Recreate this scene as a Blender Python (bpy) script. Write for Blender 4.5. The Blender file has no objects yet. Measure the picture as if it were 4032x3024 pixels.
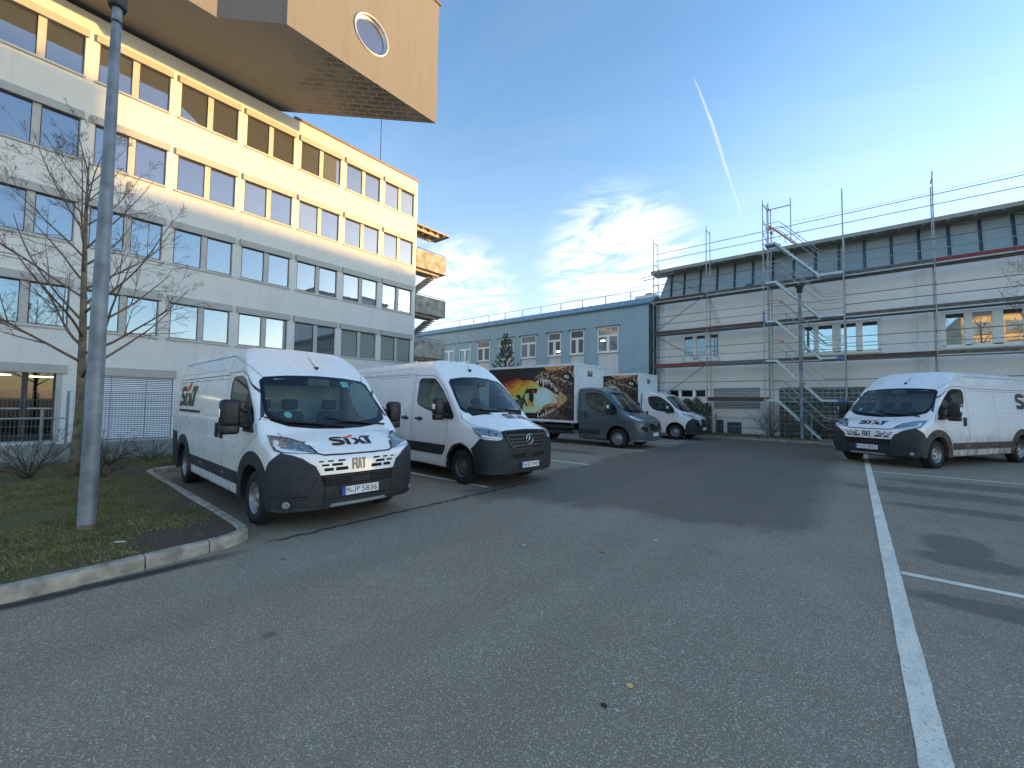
import bpy, bmesh, math, random
import numpy as np
from mathutils import Vector, Matrix
from mathutils.geometry import tessellate_polygon
random.seed(7)
RNG = np.random.RandomState(11)
C = bpy.context.scene.collection
PI = math.pi

# ------------------------------------------------------------------ camera
CAM_H = 1.65
def camera():
    f_, pitch, yaw, roll = 1639.78/4032, .0457165, .688498, .0143516
    fw = Vector((-math.sin(yaw)*math.cos(pitch), math.cos(yaw)*math.cos(pitch), math.sin(pitch)))
    rt = Vector((math.cos(yaw), math.sin(yaw), 0)); up = rt.cross(fw)
    c, s = math.cos(roll), math.sin(roll)
    r2 = c*rt + s*up; u2 = -s*rt + c*up
    cam = bpy.data.cameras.new('camera'); cam.sensor_width = 36; cam.lens = f_*36
    cam.clip_start = .05; cam.clip_end = 30000
    o = bpy.data.objects.new('camera', cam); C.objects.link(o)
    o.matrix_world = Matrix(((r2.x, u2.x, -fw.x, 0), (r2.y, u2.y, -fw.y, 0), (r2.z, u2.z, -fw.z, CAM_H), (0, 0, 0, 1)))
    bpy.context.scene.camera = o
camera()

# ------------------------------------------------------------------ sun, sky, exposure
SUN_AZ, SUN_EL = math.radians(48), math.radians(6.5)      # azimuth from +Y towards +X
sc = bpy.context.scene
sc.view_settings.view_transform = 'Standard'; sc.view_settings.look = 'None'
sc.view_settings.gamma = 1; sc.view_settings.exposure = 2.46
sc.cycles.max_bounces = 6; sc.cycles.transparent_max_bounces = 12
sd = bpy.data.lights.new('sun', 'SUN'); sd.energy = 2.0; sd.angle = math.radians(.9); sd.color = (1, .55, .15)
so = bpy.data.objects.new('sun', sd); C.objects.link(so)
sv = Vector((math.sin(SUN_AZ)*math.cos(SUN_EL), math.cos(SUN_AZ)*math.cos(SUN_EL), math.sin(SUN_EL)))
so.rotation_euler = sv.to_track_quat('Z', 'Y').to_euler(); so.location = sv*60

SKY_STRENGTH = .13; SKY_DUST = 1.1
HAZE_COL = (1.32, 1.50, 1.64, 1); CLOUD_COL = (2.05, 2.1, 2.05, 1)
CLOUD_BANKS = [((-.405, .860, .305), .978, .9995, 1.0, 'p'), ((-.713, .656, .235), .985, .999, .8, 'p'), ((.094, .909, .406), .90, .995, .30, 't')]
def world():
    w = bpy.data.worlds.new('World'); sc.world = w; w.use_nodes = True
    nt = w.node_tree; N = nt.nodes; L = nt.links; N.clear()
    out = N.new('ShaderNodeOutputWorld'); bg = N.new('ShaderNodeBackground'); bg.inputs[1].default_value = SKY_STRENGTH
    sky = N.new('ShaderNodeTexSky'); sky.sky_type = 'NISHITA'; sky.sun_disc = False
    sky.sun_elevation = SUN_EL; sky.sun_rotation = SUN_AZ; sky.altitude = 500; sky.air_density = 1.0; sky.dust_density = SKY_DUST; sky.ozone_density = 3.1
    tc = N.new('ShaderNodeTexCoord')
    def math_(op, a, b=None, c=None):
        n = N.new('ShaderNodeMath'); n.operation = op
        for i, v in enumerate((a, b, c)):
            if v is None: continue
            if isinstance(v, (int, float)): n.inputs[i].default_value = v
            else: L.new(v, n.inputs[i])
        return n.outputs[0]
    sep = N.new('ShaderNodeSeparateXYZ'); L.new(tc.outputs['Generated'], sep.inputs[0])
    zz = math_('MAXIMUM', sep.outputs[2], .04)
    px = math_('DIVIDE', sep.outputs[0], zz); py = math_('DIVIDE', sep.outputs[1], zz)
    com = N.new('ShaderNodeCombineXYZ'); L.new(px, com.inputs[0]); L.new(py, com.inputs[1])
    def cloud(scale, rot, sx, sy, detail, dist, lo, hi):
        m = N.new('ShaderNodeMapping'); m.inputs['Rotation'].default_value = (0, 0, rot); m.inputs['Scale'].default_value = (sx, sy, 1)
        L.new(com.outputs[0], m.inputs[0])
        n = N.new('ShaderNodeTexNoise'); n.inputs['Scale'].default_value = scale; n.inputs['Detail'].default_value = detail
        n.inputs['Roughness'].default_value = .62; n.inputs['Distortion'].default_value = dist; L.new(m.outputs[0], n.inputs[0])
        r = N.new('ShaderNodeMapRange'); r.inputs[1].default_value = lo; r.inputs[2].default_value = hi; r.interpolation_type = 'SMOOTHSTEP'
        L.new(n.outputs[0], r.inputs[0]); return r.outputs[0]
    wisps = cloud(1.0, .55, .55, 2.4, 9, 1.1, .40, .85)
    puffs = cloud(1.9, .9, .8, 1.6, 12, 1.6, .33, .66)
    thin = cloud(.5, .9, .5, 1.4, 6, .6, .42, .95)
    def patch_(d, lo, hi):     # a bank of cloud centred on a compass direction
        dp = N.new('ShaderNodeVectorMath'); dp.operation = 'DOT_PRODUCT'; nrm = N.new('ShaderNodeVectorMath'); nrm.operation = 'NORMALIZE'
        L.new(tc.outputs['Generated'], nrm.inputs[0]); L.new(nrm.outputs[0], dp.inputs[0]); dp.inputs[1].default_value = Vector(d).normalized()
        r = N.new('ShaderNodeMapRange'); r.inputs[1].default_value = lo; r.inputs[2].default_value = hi; r.interpolation_type = 'SMOOTHSTEP'
        L.new(dp.outputs['Value'], r.inputs[0]); return r.outputs[0]
    a = None
    for d, lo, hi, k, src in CLOUD_BANKS:
        v = math_('MULTIPLY', math_('MULTIPLY', patch_(d, lo, hi), {'p': puffs, 'w': wisps, 't': thin}[src]), k)
        a = v if a is None else math_('MAXIMUM', a, v)
    a = math_('MAXIMUM', a, math_('MULTIPLY', thin, .12))
    # thin haze paling the sky towards the horizon
    hz = N.new('ShaderNodeMapRange'); hz.inputs[1].default_value = .0; hz.inputs[2].default_value = .62; hz.inputs[3].default_value = .75; hz.inputs[4].default_value = .0
    hz.interpolation_type = 'SMOOTHSTEP'; L.new(sep.outputs[2], hz.inputs[0])
    mixh = N.new('ShaderNodeMixRGB'); mixh.blend_type = 'LIGHTEN'; L.new(hz.outputs[0], mixh.inputs[0]); tint = N.new('ShaderNodeMixRGB'); tint.blend_type = 'MULTIPLY'; tint.inputs[0].default_value = 1; tint.inputs[2].default_value = (.94, .905, .83, 1); L.new(sky.outputs[0], tint.inputs[1]); L.new(tint.outputs[0], mixh.inputs[1]); mixh.inputs[2].default_value = HAZE_COL
    mix = N.new('ShaderNodeMixRGB'); L.new(a, mix.inputs[0]); L.new(mixh.outputs[0], mix.inputs[1]); mix.inputs[2].default_value = CLOUD_COL
    L.new(mix.outputs[0], bg.inputs[0]); L.new(bg.outputs[0], out.inputs[0])
world()
# ------------------------------------------------------------------ materials (colour, grain and wear)
class NT:
    def __init__(s, name):
        s.m = bpy.data.materials.new(name); s.m.use_nodes = True; s.N = s.m.node_tree.nodes; s.L = s.m.node_tree.links
        s.b = s.N['Principled BSDF']; s.geo = s.N.new('ShaderNodeNewGeometry'); s.pos = s.geo.outputs['Position']
        s.tc = s.N.new('ShaderNodeTexCoord'); s.obj = s.tc.outputs['Object']
    def set(s, k, v):
        if hasattr(v, 'links'): s.L.new(v, s.b.inputs[k])
        else: s.b.inputs[k].default_value = v if not isinstance(v, tuple) else (*v, 1)
        return s
    def map(s, vec, sc=(1, 1, 1), rot=(0, 0, 0), loc=(0, 0, 0)):
        m = s.N.new('ShaderNodeMapping'); m.inputs['Scale'].default_value = sc; m.inputs['Rotation'].default_value = rot; m.inputs['Location'].default_value = loc
        s.L.new(vec, m.inputs[0]); return m.outputs[0]
    def noise(s, scale, detail=4, rough=.55, vec=None, dist=0, out=0):
        n = s.N.new('ShaderNodeTexNoise'); n.inputs['Scale'].default_value = scale; n.inputs['Detail'].default_value = detail
        n.inputs['Roughness'].default_value = rough; n.inputs['Distortion'].default_value = dist
        s.L.new(vec if vec else s.pos, n.inputs[0]); return n.outputs[out]
    def voro(s, scale, vec=None, feat='F1', out='Distance'):
        n = s.N.new('ShaderNodeTexVoronoi'); n.inputs['Scale'].default_value = scale; n.feature = feat; s.L.new(vec if vec else s.pos, n.inputs[0]); return n.outputs[out]
    def ramp(s, v, lo, hi, a=0., b=1., smooth=False):
        r = s.N.new('ShaderNodeMapRange'); r.inputs[1].default_value = lo; r.inputs[2].default_value = hi; r.inputs[3].default_value = a; r.inputs[4].default_value = b
        if smooth: r.interpolation_type = 'SMOOTHSTEP'
        s.L.new(v, r.inputs[0]); return r.outputs[0]
    def cr(s, v, stops):
        r = s.N.new('ShaderNodeValToRGB'); e = r.color_ramp.elements
        while len(e) < len(stops): e.new(.5)
        for el, (p, c) in zip(e, stops): el.position = p; el.color = (*c, 1)
        s.L.new(v, r.inputs[0]); return r.outputs[0]
    def math(s, op, a, b=None, c=None):
        n = s.N.new('ShaderNodeMath'); n.operation = op
        for i, v in enumerate((a, b, c)):
            if v is None: continue
            if isinstance(v, (int, float)): n.inputs[i].default_value = v
            else: s.L.new(v, n.inputs[i])
        return n.outputs[0]
    def mix(s, f, a, b):
        n = s.N.new('ShaderNodeMixRGB')
        for i, v in enumerate((f, a, b)):
            if isinstance(v, (int, float)): n.inputs[i].default_value = v
            elif isinstance(v, tuple): n.inputs[i].default_value = (*v, 1)
            else: s.L.new(v, n.inputs[i])
        return n.outputs[0]
    def sep(s, v=None):
        n = s.N.new('ShaderNodeSeparateXYZ'); s.L.new(v if v else s.pos, n.inputs[0]); return n.outputs
    def bump(s, h, strength=.3, dist=.01):
        n = s.N.new('ShaderNodeBump'); n.inputs['Strength'].default_value = strength; n.inputs['Distance'].default_value = dist
        s.L.new(h, n.inputs['Height']); s.L.new(n.outputs[0], s.b.inputs['Normal']); return s

def plain(name, col, rough=.6, metal=0., var=.12, scale=6., coat=0., bump=0., bscale=80., spec=.5, fine=0., obj=False):
    t = NT(name); v = t.obj if obj else None
    n = t.noise(scale, 5, vec=v)
    c = t.mix(t.ramp(n, .3, .7), tuple(x*(1-var) for x in col), tuple(min(1, x*(1+var)) for x in col))
    t.set('Base Color', c).set('Metallic', metal).set('Specular IOR Level', spec)
    t.set('Roughness', t.ramp(t.noise(scale*2.3, 3, vec=v), .3, .7, max(0, rough-.05), min(1, rough+.06)))
    if coat: t.set('Coat Weight', coat); t.set('Coat Roughness', .06)
    if bump: t.bump(t.noise(bscale, 4, vec=v), bump, .006)
    return t.m

def schlick(t, f0):
    d = t.N.new('ShaderNodeVectorMath'); d.operation = 'DOT_PRODUCT'; t.L.new(t.geo.outputs['Incoming'], d.inputs[0]); t.L.new(t.geo.outputs['Normal'], d.inputs[1])
    c = t.math('SUBTRACT', 1.0, t.math('ABSOLUTE', d.outputs['Value'])); return t.math('ADD', t.math('MULTIPLY', t.math('POWER', c, 4.5), (1-f0)*.95), f0)

def glass_front(name, dark, mirror, rough=.02, tint=(.76, .88, 1.), dirt=.05, vary=False):
    """office glazing seen from outside: a dim room behind a strongly mirroring double pane"""
    t = NT(name); N, L = t.N, t.L
    g = N.new('ShaderNodeBsdfGlossy'); g.inputs['Color'].default_value = (*tint, 1); g.inputs['Roughness'].default_value = rough
    f = schlick(t, mirror)
    ms = N.new('ShaderNodeMixShader'); L.new(f, ms.inputs[0])
    t.set('Base Color', dark).set('Roughness', .6)
    if vary:
        rnd = N.new('ShaderNodeObjectInfo').outputs['Random']
        t.set('Base Color', t.cr(rnd, [(0, dark), (.55, tuple(x*1.4 for x in dark)), (.8, (.09, .10, .10)), (1, (.04, .045, .05))]))
    bump = N.new('ShaderNodeBump'); bump.inputs['Strength'].default_value = .012; bump.inputs['Distance'].default_value = .05
    L.new(t.noise(1.3, 2), bump.inputs['Height']); L.new(bump.outputs[0], g.inputs['Normal'])
    out = N['Material Output']; L.new(t.b.outputs[0], ms.inputs[1]); L.new(g.outputs[0], ms.inputs[2]); L.new(ms.outputs[0], out.inputs[0])
    return t.m

def clear_glass(name, tint=(.75, .85, .85), mirror=.06):
    t = NT(name); N, L = t.N, t.L
    g = N.new('ShaderNodeBsdfGlossy'); g.inputs['Roughness'].default_value = .02
    tr = N.new('ShaderNodeBsdfTransparent'); tr.inputs['Color'].default_value = (*tint, 1)
    ms = N.new('ShaderNodeMixShader'); L.new(schlick(t, mirror), ms.inputs[0])
    L.new(tr.outputs[0], ms.inputs[1]); L.new(g.outputs[0], ms.inputs[2]); L.new(ms.outputs[0], N['Material Output'].inputs[0])
    return t.m

def emit(name, col, s):
    t = NT(name); t.set('Base Color', col).set('Emission Color', col).set('Emission Strength', s); return t.m

# ------------------------------------------------------------------ mesh building
class MB:
    def __init__(s): s.v = []; s.f = []; s.m = []; s.s = []
    def add(s, vs, fs, mat=0, smooth=False):
        o = len(s.v); s.v += [tuple(v) for v in vs]; s.f += [tuple(i+o for i in f) for f in fs]
        s.m += [mat]*len(fs); s.s += [smooth]*len(fs); return s
    def quad(s, a, b, c, d, mat=0): return s.add([a, b, c, d], [(0, 1, 2, 3)], mat)
    def box(s, x0, x1, y0, y1, z0, z1, mat=0):
        v = [(x, y, z) for z in (z0, z1) for y in (y0, y1) for x in (x0, x1)]
        return s.add(v, [(0, 2, 3, 1), (4, 5, 7, 6), (0, 1, 5, 4), (2, 6, 7, 3), (0, 4, 6, 2), (1, 3, 7, 5)], mat)
    def bbox(s, x0, x1, y0, y1, z0, z1, b=.02, mat=0, smooth=True):
        """box with bevelled edges"""
        cx, cy, cz = (x0+x1)/2, (y0+y1)/2, (z0+z1)/2; hx, hy, hz = (x1-x0)/2, (y1-y0)/2, (z1-z0)/2
        bm = bmesh.new(); bmesh.ops.create_cube(bm, size=2)
        for v in bm.verts: v.co = Vector((v.co.x*hx, v.co.y*hy, v.co.z*hz))
        bmesh.ops.bevel(bm, geom=bm.edges[:], offset=b, segments=3, profile=.5, affect='EDGES')
        bm.verts.index_update()
        s.add([(v.co.x+cx, v.co.y+cy, v.co.z+cz) for v in bm.verts], [[v.index for v in f.verts] for f in bm.faces], mat, smooth); bm.free(); return s
    def rod(s, p0, p1, r, n=6, r1=None, mat=0, smooth=True, cap=True):
        p0, p1 = Vector(p0), Vector(p1); d = (p1-p0)
        if d.length < 1e-6: return s
        d.normalize(); a = d.orthogonal().normalized(); b = d.cross(a); r1 = r if r1 is None else r1
        vs = []
        for p, rr in ((p0, r), (p1, r1)):
            for i in range(n):
                t = 2*PI*i/n; vs.append(p + a*(rr*math.cos(t)) + b*(rr*math.sin(t)))
        fs = [(i, (i+1) % n, n+(i+1) % n, n+i) for i in range(n)]
        s.add(vs, fs, mat, smooth)
        if cap: s.add(vs, [tuple(range(n))[::-1], tuple(range(n, 2*n))], mat)
        return s
    def tube(s, pts, rs, n=6, mat=0):
        pts = [Vector(p) for p in pts]
        if not hasattr(rs, '__len__'): rs = [rs]*len(pts)
        vs = []; a = None
        for i, p in enumerate(pts):
            d = (pts[min(i+1, len(pts)-1)] - pts[max(i-1, 0)]).normalized()
            a = d.orthogonal().normalized() if a is None else (a - d*a.dot(d)).normalized()
            b = d.cross(a)
            for k in range(n):
                t = 2*PI*k/n; vs.append(p + a*(rs[i]*math.cos(t)) + b*(rs[i]*math.sin(t)))
        fs = [(i*n+k, i*n+(k+1) % n, (i+1)*n+(k+1) % n, (i+1)*n+k) for i in range(len(pts)-1) for k in range(n)]
        fs += [tuple(range(n))[::-1], tuple(range((len(pts)-1)*n, len(pts)*n))]
        return s.add(vs, fs, mat, True)
    def lathe(s, prof, axis='Z', c=(0, 0, 0), n=24, mat=0, smooth=True):
        """prof: (radius, height) pairs"""
        vs = []
        for r, h in prof:
            for i in range(n):
                t = 2*PI*i/n; a, b = r*math.cos(t), r*math.sin(t)
                p = {'Z': (a, b, h), 'Y': (a, h, b), 'X': (h, a, b)}[axis]; vs.append((p[0]+c[0], p[1]+c[1], p[2]+c[2]))
        fs = [(j*n+i, j*n+(i+1) % n, (j+1)*n+(i+1) % n, (j+1)*n+i) for j in range(len(prof)-1) for i in range(n)]
        return s.add(vs, fs, mat, smooth)
    def poly(s, pts2, put, t0, t1=None, mat=0):
        """polygon in a plane (put(a, b, depth) -> xyz); with t1 it gets thickness"""
        tris = tessellate_polygon([[Vector((a, b, 0)) for a, b in pts2]]); n = len(pts2)
        s.add([put(a, b, t0) for a, b in pts2], tris, mat)
        if t1 is not None:
            s.add([put(a, b, t1) for a, b in pts2], tris, mat)
            s.add([put(a, b, t) for t in (t0, t1) for a, b in pts2], [(i, (i+1) % n, n+(i+1) % n, n+i) for i in range(n)], mat)
        return s
    def xf(s, M):
        s.v = [tuple(M @ Vector(v)) for v in s.v]; return s
    def mesh(s, name, mats):
        me = bpy.data.meshes.new(name); me.from_pydata(s.v, [], s.f)
        for m in (mats if isinstance(mats, (list, tuple)) else [mats]): me.materials.append(m)
        if s.f:
            me.polygons.foreach_set('material_index', s.m); me.polygons.foreach_set('use_smooth', s.s)
        me.update(); return me
    def build(s, name, mats, parent=None, loc=None, **props):
        return place(s.mesh(name, mats), name, parent, loc, **props)
def place(me, name, parent=None, loc=None, rot=None, scale=None, **props):
    o = bpy.data.objects.new(name, me); C.objects.link(o)
    if parent is not None: o.parent = parent
    if loc is not None: o.location = loc
    if rot is not None: o.rotation_euler = rot
    if scale is not None: o.scale = scale
    for k, v in props.items(): o[k] = v
    return o
def thing(name, label, cat, loc=(0, 0, 0), rz=0, group=None, scale=1):
    o = bpy.data.objects.new(name, None); C.objects.link(o); o.location = loc; o.rotation_euler = (0, 0, rz); o.scale = (scale,)*3
    o['label'] = label; o['category'] = cat
    if group: o['group'] = group
    return o
def tag(o, label, cat, group=None):
    o['label'] = label; o['category'] = cat
    if group: o['group'] = group
    return o
def struct(o): o['kind'] = 'structure'; return o
def stuff(o): o['kind'] = 'stuff'; return o
def kids(o): return [c for c in bpy.data.objects if c.parent == o]
def copy_tree(o, parent=None):
    c = o.copy(); C.objects.link(c)
    if parent is not None: c.parent = parent
    for ch in kids(o): copy_tree(ch, c)
    return c
def text_mesh(txt, h, w=None, depth=.001, squeeze=1., bold=.0):
    """flat lettering as a mesh in the XY plane, left-bottom at the origin, cap height h, total width w"""
    cu = bpy.data.curves.new('lettering', 'FONT'); cu.body = txt; cu.size = 1; cu.extrude = 0; cu.resolution_u = 2; cu.offset = bold
    o = bpy.data.objects.new('lettering', cu); C.objects.link(o)
    dg = bpy.context.evaluated_depsgraph_get(); me = bpy.data.meshes.new_from_object(o.evaluated_get(dg))
    bpy.data.objects.remove(o); bpy.data.curves.remove(cu)
    vs = np.array([v.co[:] for v in me.vertices]); fs = [tuple(p.vertices) for p in me.polygons]; bpy.data.meshes.remove(me)
    mn, mx = vs.min(0), vs.max(0)
    sx = (w/(mx[0]-mn[0])) if w else h/(mx[1]-mn[1])*squeeze
    vs = (vs-mn)*[sx, h/(mx[1]-mn[1]), 1]
    return vs, fs

def wall(mb, put, u0, u1, z0, z1, holes, depth, mat=0, rmat=None):
    """wall face with rectangular openings and their reveals; put(u, z, d) with d = depth behind the face"""
    us = sorted({u0, u1, *[h[0] for h in holes], *[h[1] for h in holes]}); zs = sorted({z0, z1, *[h[2] for h in holes], *[h[3] for h in holes]})
    us = [u for u in us if u0 <= u <= u1]; zs = [z for z in zs if z0 <= z <= z1]
    rmat = mat if rmat is None else rmat
    for a, b in zip(us, us[1:]):
        for c, d in zip(zs, zs[1:]):
            m = ((a+b)/2, (c+d)/2)
            if any(h[0] < m[0] < h[1] and h[2] < m[1] < h[3] for h in holes): continue
            mb.quad(put(a, c, 0), put(b, c, 0), put(b, d, 0), put(a, d, 0), mat)
    for a, b, c, d in holes:
        mb.quad(put(a, c, 0), put(b, c, 0), put(b, c, depth), put(a, c, depth), rmat); mb.quad(put(a, d, 0), put(b, d, 0), put(b, d, depth), put(a, d, depth), rmat)
        mb.quad(put(a, c, 0), put(a, d, 0), put(a, d, depth), put(a, c, depth), rmat); mb.quad(put(b, c, 0), put(b, d, 0), put(b, d, depth), put(b, c, depth), rmat)
    return mb
# ------------------------------------------------------------------ vehicle bodies (implicit surfaces, solved along rays)
def smax(a, b, k):
    h = np.clip(0.5 + 0.5*(a-b)/k, 0, 1)
    return b + (a-b)*h + k*h*(1-h)
def smin(a, b, k): return -smax(-a, -b, k)
def lerp(x, xs, ys): return np.interp(x, xs, ys)

def body_a(x, y, z, roof=2.50, rear=-5.04, fore=1.0):
    """panel van with steep windscreen (x forward from the front axle)"""
    ay = np.abs(y)
    w = lerp(z, [.2, .45, .80, 1.05, 1.30, 1.36, 1.95, 2.1, roof], [.985, 1.005, 1.02, 1.02, 1.015, 1.0, .935, .915, .80 if roof > 2.3 else .84])
    w = w - .035*np.clip((x+.2)/1.1, 0, 1)**2
    side = ay - w
    top = z - (roof - .045*(y/.9)**2 - .02*np.clip((x+5)/-1, 0, 1))
    wind = (x - .42 + .17*y*y)*.70 + (z - 1.17)*.714
    if fore:
        fh = (x + .43 + .16*y*y)*.52 + (z - 2.02)*.854
    else:
        fh = (x + .36 + .12*y*y)*.30 + (z - 1.98)*.954
    wind = smax(wind, fh, .05)
    hood = z - (1.205 - .36*(x-.42) - .30*np.clip(x-.66, 0, 1)**1.0 - .10*ay**4 - .03*(y*y))
    up = smin(wind, hood, .03)
    xf = .965 - .10*y*y - .20*ay**7 - .10*np.clip(z-.66, 0, 1) - .10*np.clip(.5-z, 0, 1)
    front = (x - xf)
    f = smax(side, top, .16)
    f = smax(f, up, .035)
    f = smax(f, front*.98, .07)
    f = smax(f, .27 - z, .04)
    f = smax(f, (rear + .03*(z-1)**2*0 + .02*y*y) - x, .06)
    return f

def body_b(x, y, z, roof=2.66, rear=-5.9):
    """panel van with long sloping bonnet and rounder roof"""
    ay = np.abs(y)
    w = lerp(z, [.2, .45, .85, 1.15, 1.35, 1.9, 2.3, roof], [.97, .99, 1.005, 1.0, .985, .915, .86, .78])
    w = w - .07*np.clip((x+.3)/1.2, 0, 1)**2
    side = ay - w
    top = z - (roof - .05*(y/.9)**2 - .05*np.clip((x+2.2)/1.2, 0, 1)**2)
    wind = (x - .10 + .19*y*y)*.707 + (z - 1.42)*.707
    fh = (x + .68 + .19*y*y)*.54 + (z - 2.20)*.84
    wind = smax(wind, fh, .12)
    hood = z - (1.43 - .37*(x-.03) - .42*np.clip(x-.72, 0, 1)**1.4 - .14*ay**4 - .05*(y*y))
    up = smin(wind, hood, .03)
    xf = .985 - .11*y*y - .22*ay**6 - .16*np.clip(z-.72, 0, 1) - .12*np.clip(.42-z, 0, 1)
    f = smax(side, top, .22)
    f = smax(f, up, .045)
    f = smax(f, (x-xf)*.97, .08)
    f = smax(f, .27 - z, .04)
    f = smax(f, (rear + .02*y*y) - x, .06)
    return f
# ------------------------------------------------------------------ laying parts onto a body surface
def solve(F, P, d, back=2.2, span=4.4, n=220):
    d = np.array(d, float); d /= np.linalg.norm(d)
    P = np.array(P, float); o = P - d*back; ts = np.linspace(0, span, n)
    q = o[:, None, :] + ts[None, :, None]*d
    f = F(q[..., 0], q[..., 1], q[..., 2]); hit = f < 0; i = hit.argmax(1); ok = hit.any(1) & (i > 0)
    t1 = ts[i]; t0 = ts[np.maximum(i-1, 0)]
    for _ in range(14):
        tm = (t0+t1)/2; m = o + tm[:, None]*d; g = F(m[:, 0], m[:, 1], m[:, 2]) < 0
        t1 = np.where(g, tm, t1); t0 = np.where(g, t0, tm)
    R = o + t1[:, None]*d; R[~ok] = P[~ok]; return R
def grad(F, P):
    e = .012; g = np.stack([F(P[:, 0]+e*a, P[:, 1]+e*b, P[:, 2]+e*c) - F(P[:, 0]-e*a, P[:, 1]-e*b, P[:, 2]-e*c) for a, b, c in ((1, 0, 0), (0, 1, 0), (0, 0, 1))], 1)
    return g/np.maximum(np.linalg.norm(g, axis=1, keepdims=True), 1e-9)
def basis(d):
    d = Vector(d).normalized(); e1 = d.cross(Vector((0, 0, 1)))
    e1 = Vector((0, 1, 0)) if e1.length < 1e-3 else e1.normalized()
    e2 = e1.cross(d); return d, e1, e2
def inpoly(pts, poly):
    x, y = pts[:, 0], pts[:, 1]; r = np.zeros(len(x), bool); n = len(poly)
    for i in range(n):
        x0, y0 = poly[i]; x1, y1 = poly[(i+1) % n]
        c = ((y0 > y) != (y1 > y)); r ^= c & (x < (x1-x0)*(y-y0)/((y1-y0) or 1e-12) + x0)
    return r
def gridded(poly2, h):
    bm = bmesh.new(); vs = [bm.verts.new((a, b, 0)) for a, b in poly2]
    tris = tessellate_polygon([[Vector((a, b, 0)) for a, b in poly2]])
    for t in tris:
        try: bm.faces.new([vs[i] for i in t])
        except ValueError: pass
    xs = [a for a, b in poly2]; ys = [b for a, b in poly2]
    for k in range(1, int((max(xs)-min(xs))/h)+1):
        bmesh.ops.bisect_plane(bm, geom=bm.verts[:]+bm.edges[:]+bm.faces[:], plane_co=(min(xs)+k*h, 0, 0), plane_no=(1, 0, 0), dist=1e-5)
    for k in range(1, int((max(ys)-min(ys))/h)+1):
        bmesh.ops.bisect_plane(bm, geom=bm.verts[:]+bm.edges[:]+bm.faces[:], plane_co=(0, min(ys)+k*h, 0), plane_no=(0, 1, 0), dist=1e-5)
    bm.verts.index_update()
    v = np.array([q.co[:2] for q in bm.verts]); f = [[q.index for q in fc.verts] for fc in bm.faces]
    bd = [[e.verts[0].index, e.verts[1].index] for e in bm.edges if len(e.link_faces) == 1]
    bm.free(); return v, f, bd
def to2(pts, e1, e2): return [(Vector(p).dot(e1), Vector(p).dot(e2)) for p in pts]
def patch(mb, F, pts3, d, off=.006, h=.07, mat=0, skirt=True, hole=None, sides=(1,)):
    """a skin of polygonal outline lying on the body: pts3 outline, d direction of look; sides (1,-1) mirrors it across y"""
    d, e1, e2 = basis(d)
    v2, fs, bd = gridded(to2(pts3, e1, e2), h)
    if hole is not None:
        h2 = to2(hole, e1, e2); cen = np.array([v2[f].mean(0) for f in fs]); ins = inpoly(cen, h2)
        fs = [f for f, i in zip(fs, ins) if not i]; bd = []
    c0 = Vector(np.mean([tuple(p) for p in pts3], 0)); w = c0.dot(d)
    P = np.array([tuple(e1*a + e2*b + d*w) for a, b in v2])
    R = solve(F, P, d); N = grad(F, R); Q = R + N*off
    if len(fs):
        f0 = fs[0]; a, b, c = Q[f0[0]], Q[f0[1]], Q[f0[2]]
        if np.dot(np.cross(b-a, c-a), N[f0[0]]) < 0: fs = [f[::-1] for f in fs]
    for s in sides:
        m = np.array([1, s, 1])
        mb.add(Q*m, fs, mat, True)
        if skirt and bd:
            n = len(Q); vv = np.vstack([Q, R - N*.01])*m
            mb.add(vv, [(a, b, b+n, a+n) for a, b in bd], mat, False)
    return mb
def ring(mb, F, outer, inner, d, off=.005, n=150, mat=0):
    """a closed band between two outlines, laid on the body"""
    d, e1, e2 = basis(d)
    def rs(poly):
        p = [Vector(q) for q in to2(poly, e1, e2)]; p.append(p[0]); c = [0]
        for a, b in zip(p, p[1:]): c.append(c[-1]+(b-a).length)
        return p, c
    po, co = rs(outer); pi_, ci = rs(inner)
    def at(p, c, s):
        s = s*c[-1]; i = min(len(p)-2, max(j for j in range(len(c)) if c[j] <= s+1e-12)); L_ = c[i+1]-c[i]; return p[i].lerp(p[i+1], (s-c[i])/L_ if L_ else 0)
    k = len(outer); A, B = [], []
    if len(outer) == len(inner):      # corner to corner
        m = max(2, n//k)
        for i in range(k):
            for j in range(m): A.append(po[i].lerp(po[i+1], j/m)); B.append(pi_[i].lerp(pi_[i+1], j/m))
    else:
        A = [at(po, co, i/n) for i in range(n)]; B = [at(pi_, ci, i/n) for i in range(n)]
    wd = Vector(np.mean([tuple(p) for p in outer], 0)).dot(d); N_ = len(A); rows = 3
    P = np.array([tuple(e1*q.x + e2*q.y + d*wd) for r in range(rows) for q in [a.lerp(b, r/(rows-1)) for a, b in zip(A, B)]])
    R = solve(F, P, d); Q = R + grad(F, R)*off
    return mb.add(Q, [(r*N_+i, r*N_+(i+1) % N_, (r+1)*N_+(i+1) % N_, (r+1)*N_+i) for r in range(rows-1) for i in range(N_)], mat, True)
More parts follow.
